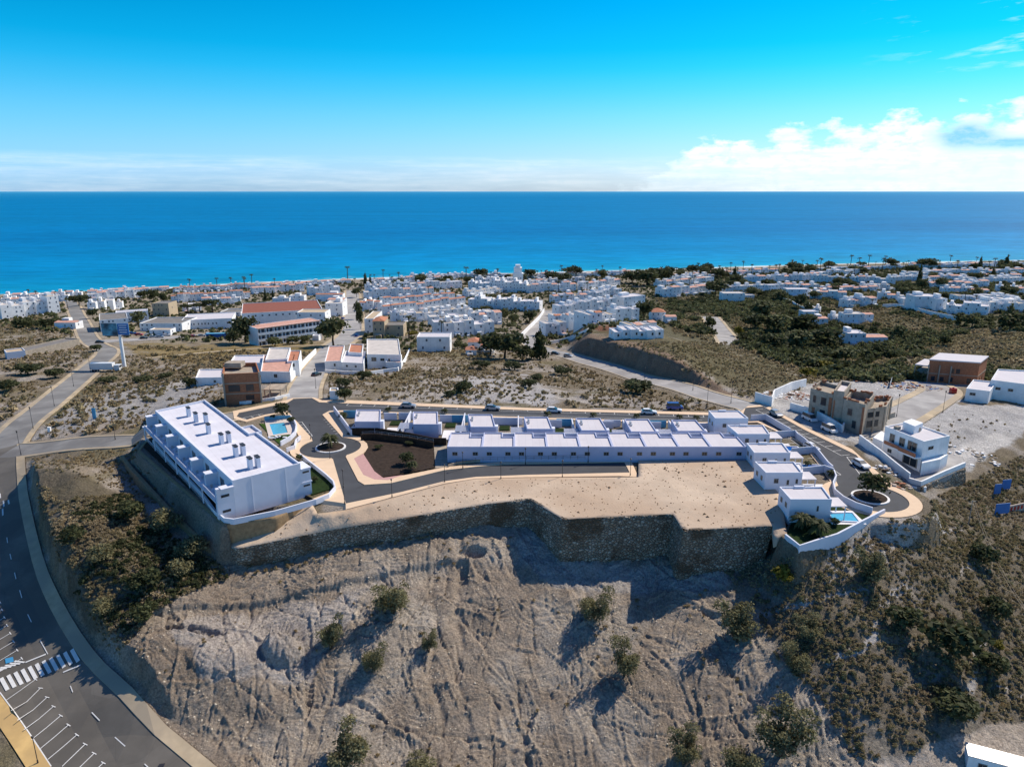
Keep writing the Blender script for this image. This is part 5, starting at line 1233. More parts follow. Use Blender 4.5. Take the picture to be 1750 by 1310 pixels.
# ---------------------------------------------------------------- town houses
def far_windows(root, a, b, e, h, n, floors, wd=1.0, arch=False):
    for f in range(floors):
        z = e + h * (f + .55) / floors
        wall_windows(root, a, b, z, [(k + hrng.uniform(.3, .7)) / n for k in range(n) if n < 3 or hrng.random() < .8], wd * hrng.uniform(.6, 1.1), min(1.3, h / floors * .42), pane=False)
ROOFM = {'flat': 'offroof', 'terra': 'terrapink', 'grey': 'greyroof', 'white': 'whiteroof', 'brown': 'brownroof', 'beige': 'beige'}
hrng = random.Random(3); HOUSES = []
def house(label, u0, u1, v, hpx, d=9, roof='flat', wallm='oldwhite', v1=None, win=None, floors=None, name='white_house', cat='house', group=None, block=True, e=None):
    v1 = v if v1 is None else v1
    pc = P((u0 + u1) / 2, (v + v1) / 2); e = pc.z if e is None else e; s_ = scale_at(pc); h = max(2.6, hpx / s_)
    a, b = Q(u0, v, e), Q(u1, v1, e); dr_ = (b - a).normalized(); n = Vector((-dr_.y, dr_.x, 0)); W = (b - a).length
    poly = [tuple(p[:2]) for p in (a, b, b + n * d, a + n * d)]
    r = thing(name, label, cat, cent(poly, e), 0, group)
    floors = floors or max(1, round(h / 3.1)); base = min(H(*p) for p in poly) - 1.2
    if roof == 'hip':
        w_ = MB(); w_.prism([(p[0] - r.location.x, p[1] - r.location.y) for p in ccw(poly)], base - e, h); w_.build('wall', M[wallm], r); hiproof(r, poly, e + h, min(W, d) * .22)
    elif roof in ('terra', 'strip'):
        w_, r_ = shell(r, poly, base, e + h, wallm, 'offroof', .3, .25)
        k = .5 if roof == 'terra' else .22    # tiled lean-to strip along the front edge, rest flat
        m_ = MB(); lx, ly, _ = r.location; q = [a, b, b + n * d * k, a + n * d * k]
        q = [Vector((p.x - lx, p.y - ly, 0)) for p in q]
        vs = [(q[0].x - n.x * .25, q[0].y - n.y * .25, h + .05), (q[1].x - n.x * .25, q[1].y - n.y * .25, h + .05), (q[2].x, q[2].y, h + .75), (q[3].x, q[3].y, h + .75), (q[3].x, q[3].y, h - .2), (q[2].x, q[2].y, h - .2)]
        m_.add(vs, [(0, 1, 2, 3), (3, 2, 5, 4), (0, 3, 4), (1, 5, 2)]); m_.build('tiled_roof', M['terrapink' if roof == 'terra' else 'terracotta'], r)
    else:
        shell(r, poly, base, e + h, wallm, ROOFM[roof], .4, .25)
    if block and roof != 'hip' and W > 5 and hrng.random() < .65:
        q = hrng.uniform(.1, .5); wq = hrng.uniform(.25, .4); dd = hrng.uniform(.35, .6); hh = hrng.uniform(1.5, 2.5)
        p0 = a + dr_ * W * q + n * d * (1 - dd) - n * .3; p1 = a + dr_ * W * (q + wq) + n * d * (1 - dd) - n * .3; dl = d * dd - .1
        lx, ly, lz = r.location; m_ = MB(); m_.prism([(p.x - lx, p.y - ly) for p in ccw([p0, p1, p1 + n * dl, p0 + n * dl])], h - .5, h + hh); m_.build('roof_room', M[wallm], r)
        if hrng.random() < .35:
            m_ = MB(); c = a + dr_ * W * hrng.uniform(.6, .9) + n * d * hrng.uniform(.3, .7); m_.box((c.x - lx, c.y - ly, h + .35), (.5, .5, 1.5)); m_.box((c.x - lx, c.y - ly, h + 1.15), (.7, .7, .1)); m_.build('chimney', M[wallm], r)
    HOUSES.append((r, (u1 - u0) * hpx))
    if block and W > 4 and hrng.random() < .75:      # terrace or porch in front
        k0 = hrng.uniform(0, .35); k1 = k0 + hrng.uniform(.4, .65); dp = hrng.uniform(1.6, 3.6); hh = hrng.uniform(.9, min(3.0, h * .6)); lx, ly, lz = r.location; m_ = MB(); p0 = a + dr_ * W * k0 - n * dp; p1 = a + dr_ * W * k1 - n * dp
        m_.prism([(p.x - lx, p.y - ly) for p in ccw([p0, p1, p1 + n * (dp - .02), p0 + n * (dp - .02)])], base - e, hh); m_.build('terrace', M[wallm], r)
        if hrng.random() < .5: m_ = MB(); q = a + dr_ * W * (k0 + k1) * .5 - n * (dp * .5); m_.box((q.x - lx, q.y - ly, hh + .04), (W * (k1 - k0) * .8, dp * .7, .07), math.atan2(dr_.y, dr_.x)); m_.build('terrace_floor', M[hrng.choice(['terrapink', 'beige', 'offroof'])], r)
    nw = win if win is not None else max(1, int(W / 3.6))
    if nw: far_windows(r, a, b, e, h, nw, floors, 1.0 if nw > 0 else 1)
    if d > 6 and win != 0: wall_windows(r, a + n * d, a, e + h * .6, [.5], 1.0, 1.2, pane=False); wall_windows(r, b, b + n * d, e + h * .6, [.4], 1.0, 1.2, pane=False)
    return r
def row(rowname, u0, v0, u1, v1, n, hpx, d, roof='flat', group=None, **k):
    """n adjoining houses between two photo points"""
    for i in range(n):
        q0_, q1_ = i / n, (i + 1) / n; j = hrng.uniform(-.5, .5) if n > 2 else 0
        rf = roof if isinstance(roof, str) else roof[i % len(roof)]
        if rf == 'flat' and hrng.random() < .3: rf = hrng.choice(['beige', 'terra', 'white'])
        kind = {'flat': 'white', 'terra': 'white tile-edged', 'strip': 'white tile-fronted', 'hip': 'white tile-roofed', 'grey': 'grey-roofed', 'white': 'bright white', 'beige': 'beige-roofed'}[rf]
        house('%s house %s, %s' % (kind, rowname, pos_of(i, n)), u0 + (u1 - u0) * q0_ + .15, u0 + (u1 - u0) * q1_ - .15, v0 + (v1 - v0) * q0_ + j, hpx * hrng.uniform(.78, 1.15), d * hrng.uniform(.85, 1.2), rf, v1=v0 + (v1 - v0) * q1_ + j, group=group or 'houses ' + rowname, **k)
# far left
row('at the far left edge before the sea', 4, 546, 104, 534, 5, 26, 13, 'flat')
row('behind the far left blocks', 2, 520, 118, 514, 7, 9, 9, ['flat', 'terra', 'flat'])
house('low white house in the scrub left of the town road', 94, 130, 562, 11, 8, 'terra')
row('right of the leftmost town road', 150, 530, 210, 527, 4, 14, 9, 'flat'); row('near the beach, behind the grey-roofed school', 152, 514, 245, 507, 6, 12, 8, ['flat', 'terra'])
house('long low brown-roofed shed in the left scrub', 45, 137, 612, 12, 9, 'grey', 'concrete', v1=590, win=0, block=False, name='shed', cat='shed')
house('pale end shed beside the brown-roofed shed', 13, 45, 615, 13, 8, 'beige', 'white', v1=611, win=0, block=False, name='shed', cat='shed')
house('white school building with a dark grey flat roof', 173, 221, 569, 22, 26, 'grey', v1=565, win=5, block=False, name='school_building', cat='building')
house('white rear wing of the school with bright roof', 200, 255, 552, 18, 9, 'white', v1=548, win=6, block=False, name='school_building', cat='building')
house('long white arcaded hall behind the car park, left part', 240, 312, 566, 14, 22, 'grey', win=8, block=False, name='hall', cat='hall')
house('long white arcaded hall behind the car park, right part with bright roof', 312, 398, 564, 17, 24, 'white', v1=560, win=14, floors=1, block=False, name='hall', cat='hall')
house('small white lean-to in front of the arcaded hall', 256, 292, 573, 10, 7, 'beige', win=2, block=False)
row('in the first rank by the beach, left', 296, 500, 436, 493, 12, 9, 7, 'strip'); row('in the second rank by the beach, left', 293, 517, 428, 510, 12, 13, 8, 'strip')
row('behind the arcaded hall pines', 312, 532, 345, 530, 3, 12, 8, 'flat'); row('right of the umbrella pines', 345, 522, 412, 519, 4, 12, 8, ['terra', 'flat'])
house('tan gravel-roofed block beside the beach path', 262, 290, 540, 22, 14, 'grey', 'beige', win=4, block=False, name='block', cat='building')
house('low building with grey-green flat roof left of the hotel', 376, 412, 540, 7, 16, 'grey', win=3, block=False)
row('in the beachfront rank behind the hotel', 432, 503, 520, 497, 7, 12, 9, 'terra'); row('on the beach behind the hotel', 430, 492, 600, 484, 10, 6, 8, ['flat', 'terra'])
row('with tall white fins by the beach', 528, 505, 582, 502, 5, 16, 12, 'white'); house('white house with two square windows behind the hotel roof', 495, 520, 516, 11, 8, 'flat', win=2); house('low white house left behind the hotel roof', 466, 495, 517, 8, 8, 'flat', win=1)
house('white house with long brown-red tiled roof behind the hotel corner', 540, 586, 515, 12, 10, 'strip', win=3); house('white stepped house at the right end of the hotel', 557, 586, 540, 22, 16, 'flat', win=2); house('second white stepped house right of the hotel, nearer the sea', 560, 588, 524, 12, 12, 'terra', win=2)
# the hotel
def hotel():
    e = P(490, 560).z
    def blk(nm, lab, c, hz, roofm, fl, n, par=.4):
        pts = [Q(u, v, e) for u, v in c[:2]]; d = c[2]; a, b = pts; dr_ = (b - a).normalized(); nn = Vector((-dr_.y, dr_.x, 0)); poly = [tuple(p[:2]) for p in (a, b, b + nn * d, a + nn * d)]
        r = thing(nm, lab, 'hotel', cent(poly, e)); shell(r, poly, e - 3, e + hz, 'oldwhite', roofm, par, .35); return r, a, b, nn, d
    r, a, b, n, d = blk('hotel', 'large white hotel block with wide brown-red roof', ((415, 560), (553, 552), 46), 9.5, 'brownroof', 3, 8)
    wall_windows(r, a, b, e + 7.5, [k / 12 for k in range(1, 12)], 1.2, 1.2, pane=False)
    house('white penthouse block on the right of the hotel roof', 508, 556, 545, 10, 14, 'beige', e=e + 8.4, win=3, block=False, name='rooftop_block', cat='building')
    e2 = P(490, 585).z; a, b = Q(441, 594, e2), Q(548, 578, e2); dr_ = (b - a).normalized(); n = Vector((-dr_.y, dr_.x, 0)); hz = 10.5; d = 11
    poly = [tuple(p[:2]) for p in (a, b, b + n * d, a + n * d)]; r = thing('hotel_wing', 'three-storey white hotel front wing with balcony bands and terracotta roof', 'hotel', cent(poly, e2)); ref = r.location
    shell(r, [tuple((Vector((*p, 0)) )[:2]) for p in poly], e2 - 3, e2 + hz, 'oldwhite', 'terrapink', .2, .3)
    for f in range(3):
        z = e2 + .2 + f * 3.4
        bb = MB(); obox(bb, r, a, b, .02, 1.5, z - .3, z, ref); obox(bb, r, a, b, 1.35, 1.5, z + .01, z + 1.0, ref); bb.build('balcony_band', M['oldwhite'], r)
        wall_windows(r, a, b, z + 1.7, [(k + .5) / 16 for k in range(16)], 1.7, 2.1, name='balcony_door', pane=False)
    for k in range(9):
        p, q = along(a, b, k / 8 * .985), along(a, b, k / 8 * .985 + .012); bb = MB(); obox(bb, r, p, q, .02, 1.34, e2 + .21, e2 + hz - .3, ref); bb.build('divider_wall', M['oldwhite'], r)
    bb = MB(); obox(bb, r, a, b, .02, 1.6, e2 + hz - .25, e2 + hz, ref); bb.build('eaves', M['terrapink'], r)
hotel()
house('small white kiosk beside the hotel front wing', 534, 545, 583, 10, 4, 'white', win=0, block=False, name='kiosk', cat='kiosk')
# ---- middle terraces right of the town street
row('in the beachfront rank right of the town street', 634, 487, 780, 478, 12, 9, 9, ['flat', 'terra', 'flat', 'white']); row('in the second rank right of the town street', 626, 500, 790, 492, 13, 13, 9, ['flat', 'flat', 'white']); 
row('in the third rank right of the town street', 624, 512, 742, 506, 9, 15, 9, ['flat', 'white', 'terra'])
row('with pink tile fronts beside the town street', 615, 531, 650, 531, 3, 17, 12, 'strip'); row('in the fourth rank with faded tile fronts', 656, 524, 738, 515, 6, 14, 8, 'strip'); row('with long pink tiled edge in mid town', 742, 516, 778, 513, 3, 12, 8, 'strip')
row('in the long lower rank with stepped tile fronts', 656, 540, 796, 522, 10, 15, 8, 'strip'); row('below the stepped tile ranks', 670, 552, 740, 548, 5, 16, 9, ['flat', 'beige']); row('in the pale rank behind the palm garden', 742, 545, 808, 540, 5, 14, 9, ['beige', 'flat'])
house('brown gable-roofed building beside the shaded town street', 624, 640, 572, 28, 28, 'beige', 'oldwhite', win=1, block=False)
house('beige villa with two arched windows near the town street', 638, 658, 578, 30, 12, 'hip', 'beige', win=2); house('beige lower wing of the arched villa', 658, 690, 577, 22, 12, 'grey', 'beige', win=2, block=False)
row('in the white lower front rank with black windows', 742, 577, 845, 572, 6, 24, 10, ['white', 'flat']); row('in the upper rank above the black-windowed fronts', 735, 558, 850, 552, 7, 16, 9, ['flat', 'beige', 'white'])
house('white cube house with four tiny windows above the field', 713, 769, 601, 26, 11, 'white', win=2, floors=2, block=False)
house('small white house with dark red roof above the field', 800, 822, 598, 14, 8, 'hip'); house('white gabled house behind the field bushes', 822, 845, 603, 12, 8, 'hip', win=1); house('lower red-roofed white annexe above the field', 796, 814, 607, 8, 6, 'hip', win=1)
row('in the curved lit row', 800, 527, 922, 533, 11, 19, 10, 'white'); row('behind the curved lit row', 800, 508, 860, 500, 5, 9, 8, 'beige'); row('in the white rank below the curved lit row', 806, 556, 858, 553, 4, 20, 10, ['flat', 'terra'])
# seafront hotel with tower
row('of the seafront resort with the tower, front', 800, 497, 900, 500, 8, 17, 10, 'white'); row('of the seafront resort, upper rank', 812, 486, 880, 486, 5, 12, 10, 'white')
def tower():
    p = P(885, 490); s_ = scale_at(p); r = thing('tower', 'white stepped tower rising above the seafront resort', 'tower', p)
    for nm, w_, z0, z1 in (('tower_base', 11, -2, 15), ('tower_top', 8.6, 15, 21), ('tower_crown', 5.4, 21, 24)):
        b = MB(); b.box((0, 0, (z0 + z1) / 2), (w_, w_, z1 - z0)); o = b.build(nm, M['oldwhite'], r)
    for x in (-3, 0, 3):
        for z in (6, 10): add_window(r, (p.x + x, p.y - 5.52, p.z + z), 0, 1.0, 1.6, pane=False)
tower()
row('right of the seafront tower', 900, 500, 985, 497, 8, 14, 9, ['flat', 'terra', 'white']); row('behind the resort palms', 905, 487, 1000, 482, 8, 8, 8, 'flat')
row('in the tiled rank beside the tall palms', 946, 519, 1004, 516, 5, 14, 9, ['terra', 'flat']); row('around the domed plaza', 1008, 512, 1062, 506, 5, 13, 9, 'white'); row('behind the domed plaza', 995, 497, 1060, 488, 6, 13, 8, ['flat', 'terra'])
row('in the top rank of the white complex', 955, 540, 1052, 530, 9, 20, 9, 'white'); row('in the middle rank of the white complex', 948, 560, 1052, 552, 9, 19, 9, ['strip', 'flat', 'flat']); row('in the bottom rank of the white complex', 932, 574, 968, 571, 3, 20, 10, 'flat')
row('at the right end of the white complex', 1052, 552, 1092, 548, 3, 24, 10, 'white'); house('long white lit building with blue windows right of the complex', 1066, 1102, 528, 20, 14, 'white', v1=524, win=5)
house('white villa with terracotta roof and garden, alone on the slope', 1113, 1137, 549, 16, 10, 'hip', win=3, floors=2); house('white annexe of the lone terracotta villa', 1137, 1156, 553, 12, 8, 'terra', win=1)
row('stepping down above the dark cut bank', 1050, 580, 1134, 578, 6, 16, 10, 'white'); row('behind the stepped bank houses', 1075, 568, 1122, 564, 4, 12, 8, ['flat', 'terra'])
# right part of the town
row('with brown roofs above the dark wood', 1134, 508, 1222, 501, 6, 15, 11, ['flat', 'terra', 'flat']); row('behind the brown roofs above the wood', 1125, 491, 1220, 483, 7, 9, 9, ['flat', 'terra'])
house('white villa with stepped roof in the middle of the wood', 1235, 1272, 518, 17, 12, 'flat', win=3); house('white annexe of the wood villa', 1272, 1289, 512, 8, 8, 'flat', win=1)
row('in the beachfront band, centre right', 1145, 476, 1330, 466, 14, 7, 9, ['flat', 'terra']); row('in the long band behind the wood', 1264, 484, 1400, 480, 9, 11, 10, ['flat', 'white', 'terra']); row('in the band under the umbrella palms', 1400, 474, 1470, 470, 5, 11, 10, ['white', 'flat'])
row('in the long blue-white wall of terraces', 1388, 483, 1530, 486, 11, 12, 9, 'flat')
house('white villa with a black arch, right of the wood', 1344, 1384, 508, 14, 12, 'white', win=3); row('right of the black-arched villa', 1384, 510, 1446, 513, 4, 13, 10, ['flat', 'terra', 'flat']); row('with pink roofs on the right hillside', 1402, 500, 1500, 497, 7, 8, 8, 'terra')
row('in the middle cluster of the right hillside', 1448, 526, 1498, 522, 4, 14, 9, ['white', 'terra']); row('lower in the cluster of the right hillside', 1374, 534, 1400, 536, 2, 10, 8, 'flat'); house('white house with pink terrace at the wood edge', 1384, 1414, 560, 16, 10, 'terra', win=2); house('bright white house above the pink terrace house', 1372, 1398, 546, 14, 9, 'white', win=2)
house('white villa with dark garage and orange side roof', 1442, 1476, 553, 17, 10, 'flat', win=3); house('white wing of the orange-roofed villa', 1476, 1492, 550, 13, 8, 'terra', win=1); house('small white house left of the orange-roofed villa', 1422, 1442, 549, 10, 8, 'flat', win=1)
def longvilla():
    house('long low white villa alone in the dark wood, right part', 1478, 1516, 589, 13, 11, 'terra', win=4); house('long low white villa alone in the dark wood, left part', 1447, 1478, 591, 22, 12, 'white', win=3)
longvilla()
house('large white modern villa with tall middle block', 1562, 1602, 530, 24, 14, 'white', win=3); house('left wing of the large modern villa', 1542, 1562, 522, 12, 9, 'white', win=2); house('right block of the large modern villa', 1598, 1616, 532, 22, 12, 'white', win=1)
row('right of the large modern villa', 1616, 536, 1688, 541, 5, 19, 12, 'white'); row('at the right edge of town', 1690, 536, 1752, 534, 4, 17, 12, ['flat', 'white', 'flat']); row('behind the right edge villas', 1636, 516, 1740, 514, 8, 10, 9, ['flat', 'white'])
row('in the upper right slope', 1590, 492, 1690, 490, 7, 9, 9, ['terra', 'flat']); row('among the right trees, upper', 1640, 484, 1750, 482, 8, 9, 9, 'flat'); row('below the right cypresses', 1580, 470, 1750, 468, 11, 8, 9, ['flat', 'terra', 'white']); row('on the right shore', 1560, 459, 1752, 456, 12, 7, 9, ['flat', 'white']); row('on the shore behind the right palms', 1400, 463, 1550, 460, 8, 6, 9, 'flat'); row('scattered above the right terraces', 1530, 482, 1585, 480, 4, 9, 9, 'flat')
row('along the upper wood edge, behind the wood villa', 1240, 500, 1330, 497, 5, 10, 9, 'flat'); row('above the black-arched villa', 1330, 496, 1400, 494, 5, 9, 9, ['flat', 'terra']); row('between the pink roofs and the modern villa', 1500, 512, 1545, 514, 3, 11, 9, 'flat'); row('behind the brown roofs, nearer the shore', 1140, 482, 1215, 477, 6, 8, 8, 'flat')
row('below the long blue-white terraces', 1450, 494, 1520, 496, 4, 9, 9, 'flat'); row('on the upper right terrace band', 1590, 480, 1745, 478, 9, 9, 9, ['flat', 'white', 'terra']); row('in the upper right gardens', 1545, 474, 1600, 473, 4, 9, 9, 'flat'); row('beside the right cypress', 1690, 522, 1750, 524, 4, 12, 10, ['white', 'flat']); row('among the right trees, lower', 1610, 502, 1690, 504, 5, 10, 9, ['flat', 'terra'])
row('on the left shore', 6, 511, 140, 505, 9, 7, 8, ['flat', 'terra']); row('on the shore left of the beach ranks', 150, 504, 290, 496, 8, 7, 8, ['flat', 'terra']); row('on the shore before the tower', 700, 476, 870, 474, 12, 7, 8, ['flat', 'white']); row('on the shore right of the tower', 895, 476, 1140, 468, 16, 7, 8, ['flat', 'white', 'terra'])
row('just below the right edge slope', 1700, 500, 1752, 503, 4, 12, 9, 'flat')
def free_wall(name, label, px, h, th=.4, m='oldwhite'): return garden_wall(name, label, [P(u, v) for u, v in px], -1.0, h, th, m, ground=True)
free_wall('estate_wall', 'long white wall curving along the right hillside below the modern villa', [(1508,526),(1530,525),(1560,531),(1596,540),(1636,548)], 3)
free_wall('estate_wall', 'white-topped wall on the right hillside behind the pink roofs', [(1512,492),(1540,499),(1565,504)], 2.5)
free_wall('estate_wall', 'blue-shaded white wall below the black-arched villa', [(1330,512),(1350,518),(1366,528),(1385,533)], 3)
free_wall('garden_wall', 'curved low white wall below the white complex', [(938,588),(960,584),(985,575),(1003,567),(1010,563)], 1.6)
free_wall('garden_wall', 'long white garden wall along the lane to the palm garden', [(888,580),(905,562),(922,545),(930,532)], 2.6)
free_wall('street_wall', 'low grey wall behind the upper field near the beige villa', [(618,586),(660,584),(700,578),(722,574)], 1.6, m='concrete')

# ---------------------------------------------------------------- nearer houses beyond the upper road
def mid_house(label, quad, base, h, roof='offroof', wallm='oldwhite', name='white_house', cat='house', e=None, win=(), par=.4, th=.25, wk={}):
    """quad: footprint corners in photo pixels at ground height e (front-left, front-right, back-right, back-left)"""
    e = P(*quad[0]).z if e is None else e; pts = [Q(u, v, e) for u, v in quad]; r = thing(name, label, cat, cent(pts, e)); shell(r, pts, e + base, e + h, wallm, roof, par, th)
    for side, q, z, w_, h_ in win: a, b = {'f': (pts[0], pts[1]), 'r': (pts[1], pts[2]), 'l': (pts[3], pts[0])}[side]; wall_windows(r, a, b, e + z, [q], w_, h_, **wk)
    return r, pts, e
def box_at(quad, e, z0, z1, name, m, r):
    pts = ccw([tuple(Q(u, v, e)[:2]) for u, v in quad]); slab(r, name, pts, e + z0, e + z1, m)
# left group: white house with terracotta terraces
ee = P(470, 655).z
r, pts, e = mid_house('white house with terracotta roof terraces left of the road down to town', ((447,652),(497,653),(505,622),(452,622)), -2, 3.7, 'terrapink', win=[('f', .5, 2.2, 1.2, 1.2), ('r', .5, 2.6, 1, 1.2)], e=ee)
mid_house('white back wing with gravel roof behind the terracotta terraces', ((455,634),(492,632),(498,612),(462,612)), -2, 4.3, 'offroof', e=ee, win=[('r', .4, 2.8, 1, 1)]); mid_house('small white wing with orange tiled roof beside the white road wall', ((492,636),(512,634),(516,616),(497,616)), -2, 4.1, 'terracotta', e=ee, win=[('f', .5, 2.5, 1, 1.2)])
mid_house('low white outbuilding left behind the brick shell house', ((392,634),(450,632),(456,618),(402,619)), -2, 2.8, 'whiteroof', e=ee, win=[('f', .5, 1.6, 1, 1)])
mid_house('white box house at the left of the brick shell house', ((336,661),(382,660),(384,645),(342,646)), -2, 3.4, 'whiteroof', win=[('f', .7, 1.9, .8, .8)])
free_wall('road_wall', 'long white wall along the left side of the road down to town', [(497,652),(512,634),(527,617),(540,604)], 2.4, .5); free_wall('road_wall', 'white wall in front of the brick shell house', [(386,692),(420,690),(470,683),(495,677)], .9, .4)
# brick shell house
def brick_house():
    e = P(420, 690).z; F_ = [Q(u, v, e) for u, v in ((385,691),(449,688),(443,668),(388,669))]; r = thing('brick_shell_house', 'unfinished brick house shell with open terrace, behind the apartment block', 'house', cent(F_, e)); ref = r.location; hz = 9.2
    a, b, c, d = F_
    shell(r, F_, e - 1, e + hz, 'brick', 'concrete', 1.2, .35, 'wall', 'roof_deck')
    mb = MB()
    for z in (3.0, 6.1): obox(mb, r, a, b, .02, .1, e + z, e + z + .3, ref); obox(mb, r, b, c, .02, .1, e + z, e + z + .3, ref)
    mb.build('floor_band', M['concrete'], r)
    for q, z, w_, h_ in ((.28, 4.8, 3.6, 2.2), (.7, 4.8, 2.4, 2.2), (.68, 1.9, 2.6, 1.6), (.68, .3, 2.4, 1.0)): add_window(r, (*along(a, b, q, .03), e + z), math.atan2((b - a).y, (b - a).x), w_, h_, name='opening', pane=False)
    mb = MB()
    for q in (.0, .96): p0, p1 = along(a, b, q), along(a, b, q + .045); obox(mb, r, p0, p1, .11, .4, e - .5, e + hz + .3, ref)
    mb.build('column', M['concrete'], r)
    mb = MB(); p = along(d, c, .45); mb.box((p.x - ref[0], p.y - ref[1] - 3, hz + .3), (5.0, 3.6, 1.4)); mb.build('roof_room', M['concrete'], r)
    for k in range(5): 
        q = along(b, c, .1 + k * .18, 2.2 + k * .3); mb = MB(); mb.cyl((0, 0, -1), (0, 0, 3.2), .08, n=5); o = mb.build('scaffold_pole', M['frame'], None, (q.x, q.y, e)); tag(o, 'timber prop right of the brick shell house, %s from the front' % nth(k), 'pole', 'timber props')
    mb = MB(); q = along(b, c, .5, 4.4); mb.box((0, 0, .2), (5, 6, .25)); mb.box((0, 0, 2.6), (5.2, 6.2, .2)); 
    for x in (-2.4, 2.4):
        for y in (-2.8, 2.8): mb.box((x, y, 1.4), (.25, .25, 2.3))
    o = mb.build('site_shelter', M['concrete'], None, (q.x, q.y, e)); tag(o, 'open concrete carport frame right of the brick shell house', 'shelter')
brick_house()
# right group across the road: white villa with red terrace
ee = P(600, 636).z
mid_house('white villa with red tiled terrace right of the road down to town', ((584,634),(622,636),(626,614),(592,613)), -2, 3.6, 'whiteroof', e=ee, win=[('f', .25, 2.2, .8, .8), ('f', .65, 2.2, .8, .8)]); 
r, pts, e = mid_house('flat white wing left of the red terrace villa', ((556,635),(584,634),(590,606),(563,607)), -2, 4.1, 'terrapink', e=ee, win=[('f', .6, 2.6, .7, 1.2)])
mid_house('white wing with brick-red roof behind the red terrace', ((596,620),(620,622),(622,606),(600,605)), -2, 4.6, 'terracotta', e=ee)
mid_house('long white house with gravel roof right of the red terrace villa', ((628,626),(686,627),(682,598),(628,598)), -2, 5.0, 'offroof', e=ee, win=[('f', .2, 3.0, 2.0, 1.6), ('f', .45, 2.9, 1.6, 1.0), ('f', .65, 2.9, .7, .9)]); mid_house('low white annexe with pink tiled roof at the field edge', ((660,630),(686,631),(687,617),(661,617)), -2, 2.8, 'terrapink', e=ee)
free_wall('villa_wall', 'white garden wall in front of the red terrace villa', [(556,637),(590,640),(630,641),(655,637),(680,634),(692,618),(700,600)], 1.4)
mid_house('small white transformer hut by the upper road pavement', ((564,682),(579,682),(579,676),(565,676)), -.5, 2.6, 'beige', name='transformer_hut', cat='hut', win=[])
free_wall('hut_plinth', 'short white post beside the transformer hut bush', [(586,681),(588,681)], 1.8, .3)

# right: concrete shell house, yard, brick house, white villa, cube house
def concrete_house():
    e = P(1440, 735).z; r = thing('concrete_shell_house', 'unfinished grey concrete house shell with red brick infill by the right road', 'house', Q(1445, 720, e)); ref = r.location
    def blk(quad, h, m='concrete', rm='concrete', nm='wall_block', par=.9):
        shell(r, [Q(u, v, e) for u, v in quad], e - 1, e + h, m, rm, par, .3, nm, nm.replace('wall', 'deck')); return [Q(u, v, e) for u, v in quad]
    A = blk(((1380,712),(1418,724),(1430,708),(1396,698)), 8.3); B = blk(((1436,731),(1472,742),(1488,722),(1450,714)), 8.0, par=1.8); C_ = blk(((1474,735),(1508,730),(1518,712),(1490,714)), 5.8)
    D = blk(((1418,727),(1436,730),(1448,712),(1430,708)), 9.8, rm='whiteroof', nm='wall_stair')
    for P_, q, z, w_, h_, nm in ((A, .22, 5.6, 1.0, 2.2, 'opening'), (A, .22, 2.2, 1.0, 2.2, 'opening'), (A, .62, 5.6, 1.8, 2.4, 'opening'), (A, .62, 2.0, 1.8, 2.6, 'opening'), (C_, .45, 4.0, 4.4, 1.6, 'opening'), (C_, .45, 1.5, 4.4, 2.0, 'opening'), (B, .35, 5.0, 1.4, 2.0, 'opening'), (B, .6, 2.0, 1.2, 2.2, 'opening')):
        wall_windows(r, P_[0], P_[1], e + z, [q], w_, h_, name=nm, pane=False)
    b = MB()
    for P_, q in ((A, .86), (B, .9), (D, .1)): p0, p1 = along(P_[0], P_[1], q), along(P_[0], P_[1], min(q + .12, 1)); obox(b, r, p0, p1, .02, .14, e, e + 7.2, ref)
    b.build('brick_infill', M['brick'], r)
    b = MB(); rr = random.Random(5)
    for P_, hh in ((A, 8.3), (B, 8.0), (C_, 5.8)):
        for k in range(14):
            i0 = rr.randrange(4); q = along(P_[i0], P_[(i0 + 1) % 4], rr.random(), -.2); b.box((q.x - ref[0], q.y - ref[1], hh + .2), (rr.uniform(.3, 1.2), .35, rr.uniform(.3, .9)), rr.choice((.4, -1.1)))
    tag(b.build('broken_brick_edge', M['brick'], r), kind='stuff')
    b = MB()
    for u, v in ((1508,735),(1519,716),(1490,738)): 
        p = Q(u, v, e); b.box((p.x - ref[0], p.y - ref[1], 3.2), (.35, .35, 6.6))
    p0, p1 = Q(1508, 735, e), Q(1519, 716, e); b.cyl((p0.x - ref[0], p0.y - ref[1], 6.4), (p1.x - ref[0], p1.y - ref[1], 6.4), .2, n=4); b.build('column', M['concrete'], r)
concrete_house()
free_wall('yard_wall', 'blue-grey wall around the shaded yard by the right road junction', [(1290,686),(1318,695),(1322,682),(1352,668),(1376,662)], 3.0, m='oldwhite'); free_wall('yard_wall', 'rough wall in front of the vans by the concrete shell house', [(1350,700),(1390,712),(1420,728),(1438,740),(1441,735)], 2.2); free_wall('kerb_wall', 'low concrete wall below the concrete shell house', [(1462,737),(1500,722),(1528,712)], 1.4, m='concrete')
def rubble(name, label, u, v, n, r0, cols, seed, cat='rubble', hh=1.0):
    rr = random.Random(seed); p = P(u, v); b = MB()
    for mi_, m in enumerate(cols):
        b.cur = mi_
        for k in range(n // len(cols)):
            a = rr.random() * 6.28; d = r0 * math.sqrt(rr.random()); s_ = rr.uniform(.2, .75); x, y = d * math.cos(a) * 1.3, d * math.sin(a); b.box((x, y, H(p.x + x, p.y + y) - p.z + hh * (1 - d / r0) * rr.random()), (s_ * 1.4, s_, s_ * .6), rr.random() * 3)
    o = b.build(name, [M[m] for m in cols], None, p); tag(o, kind='stuff')
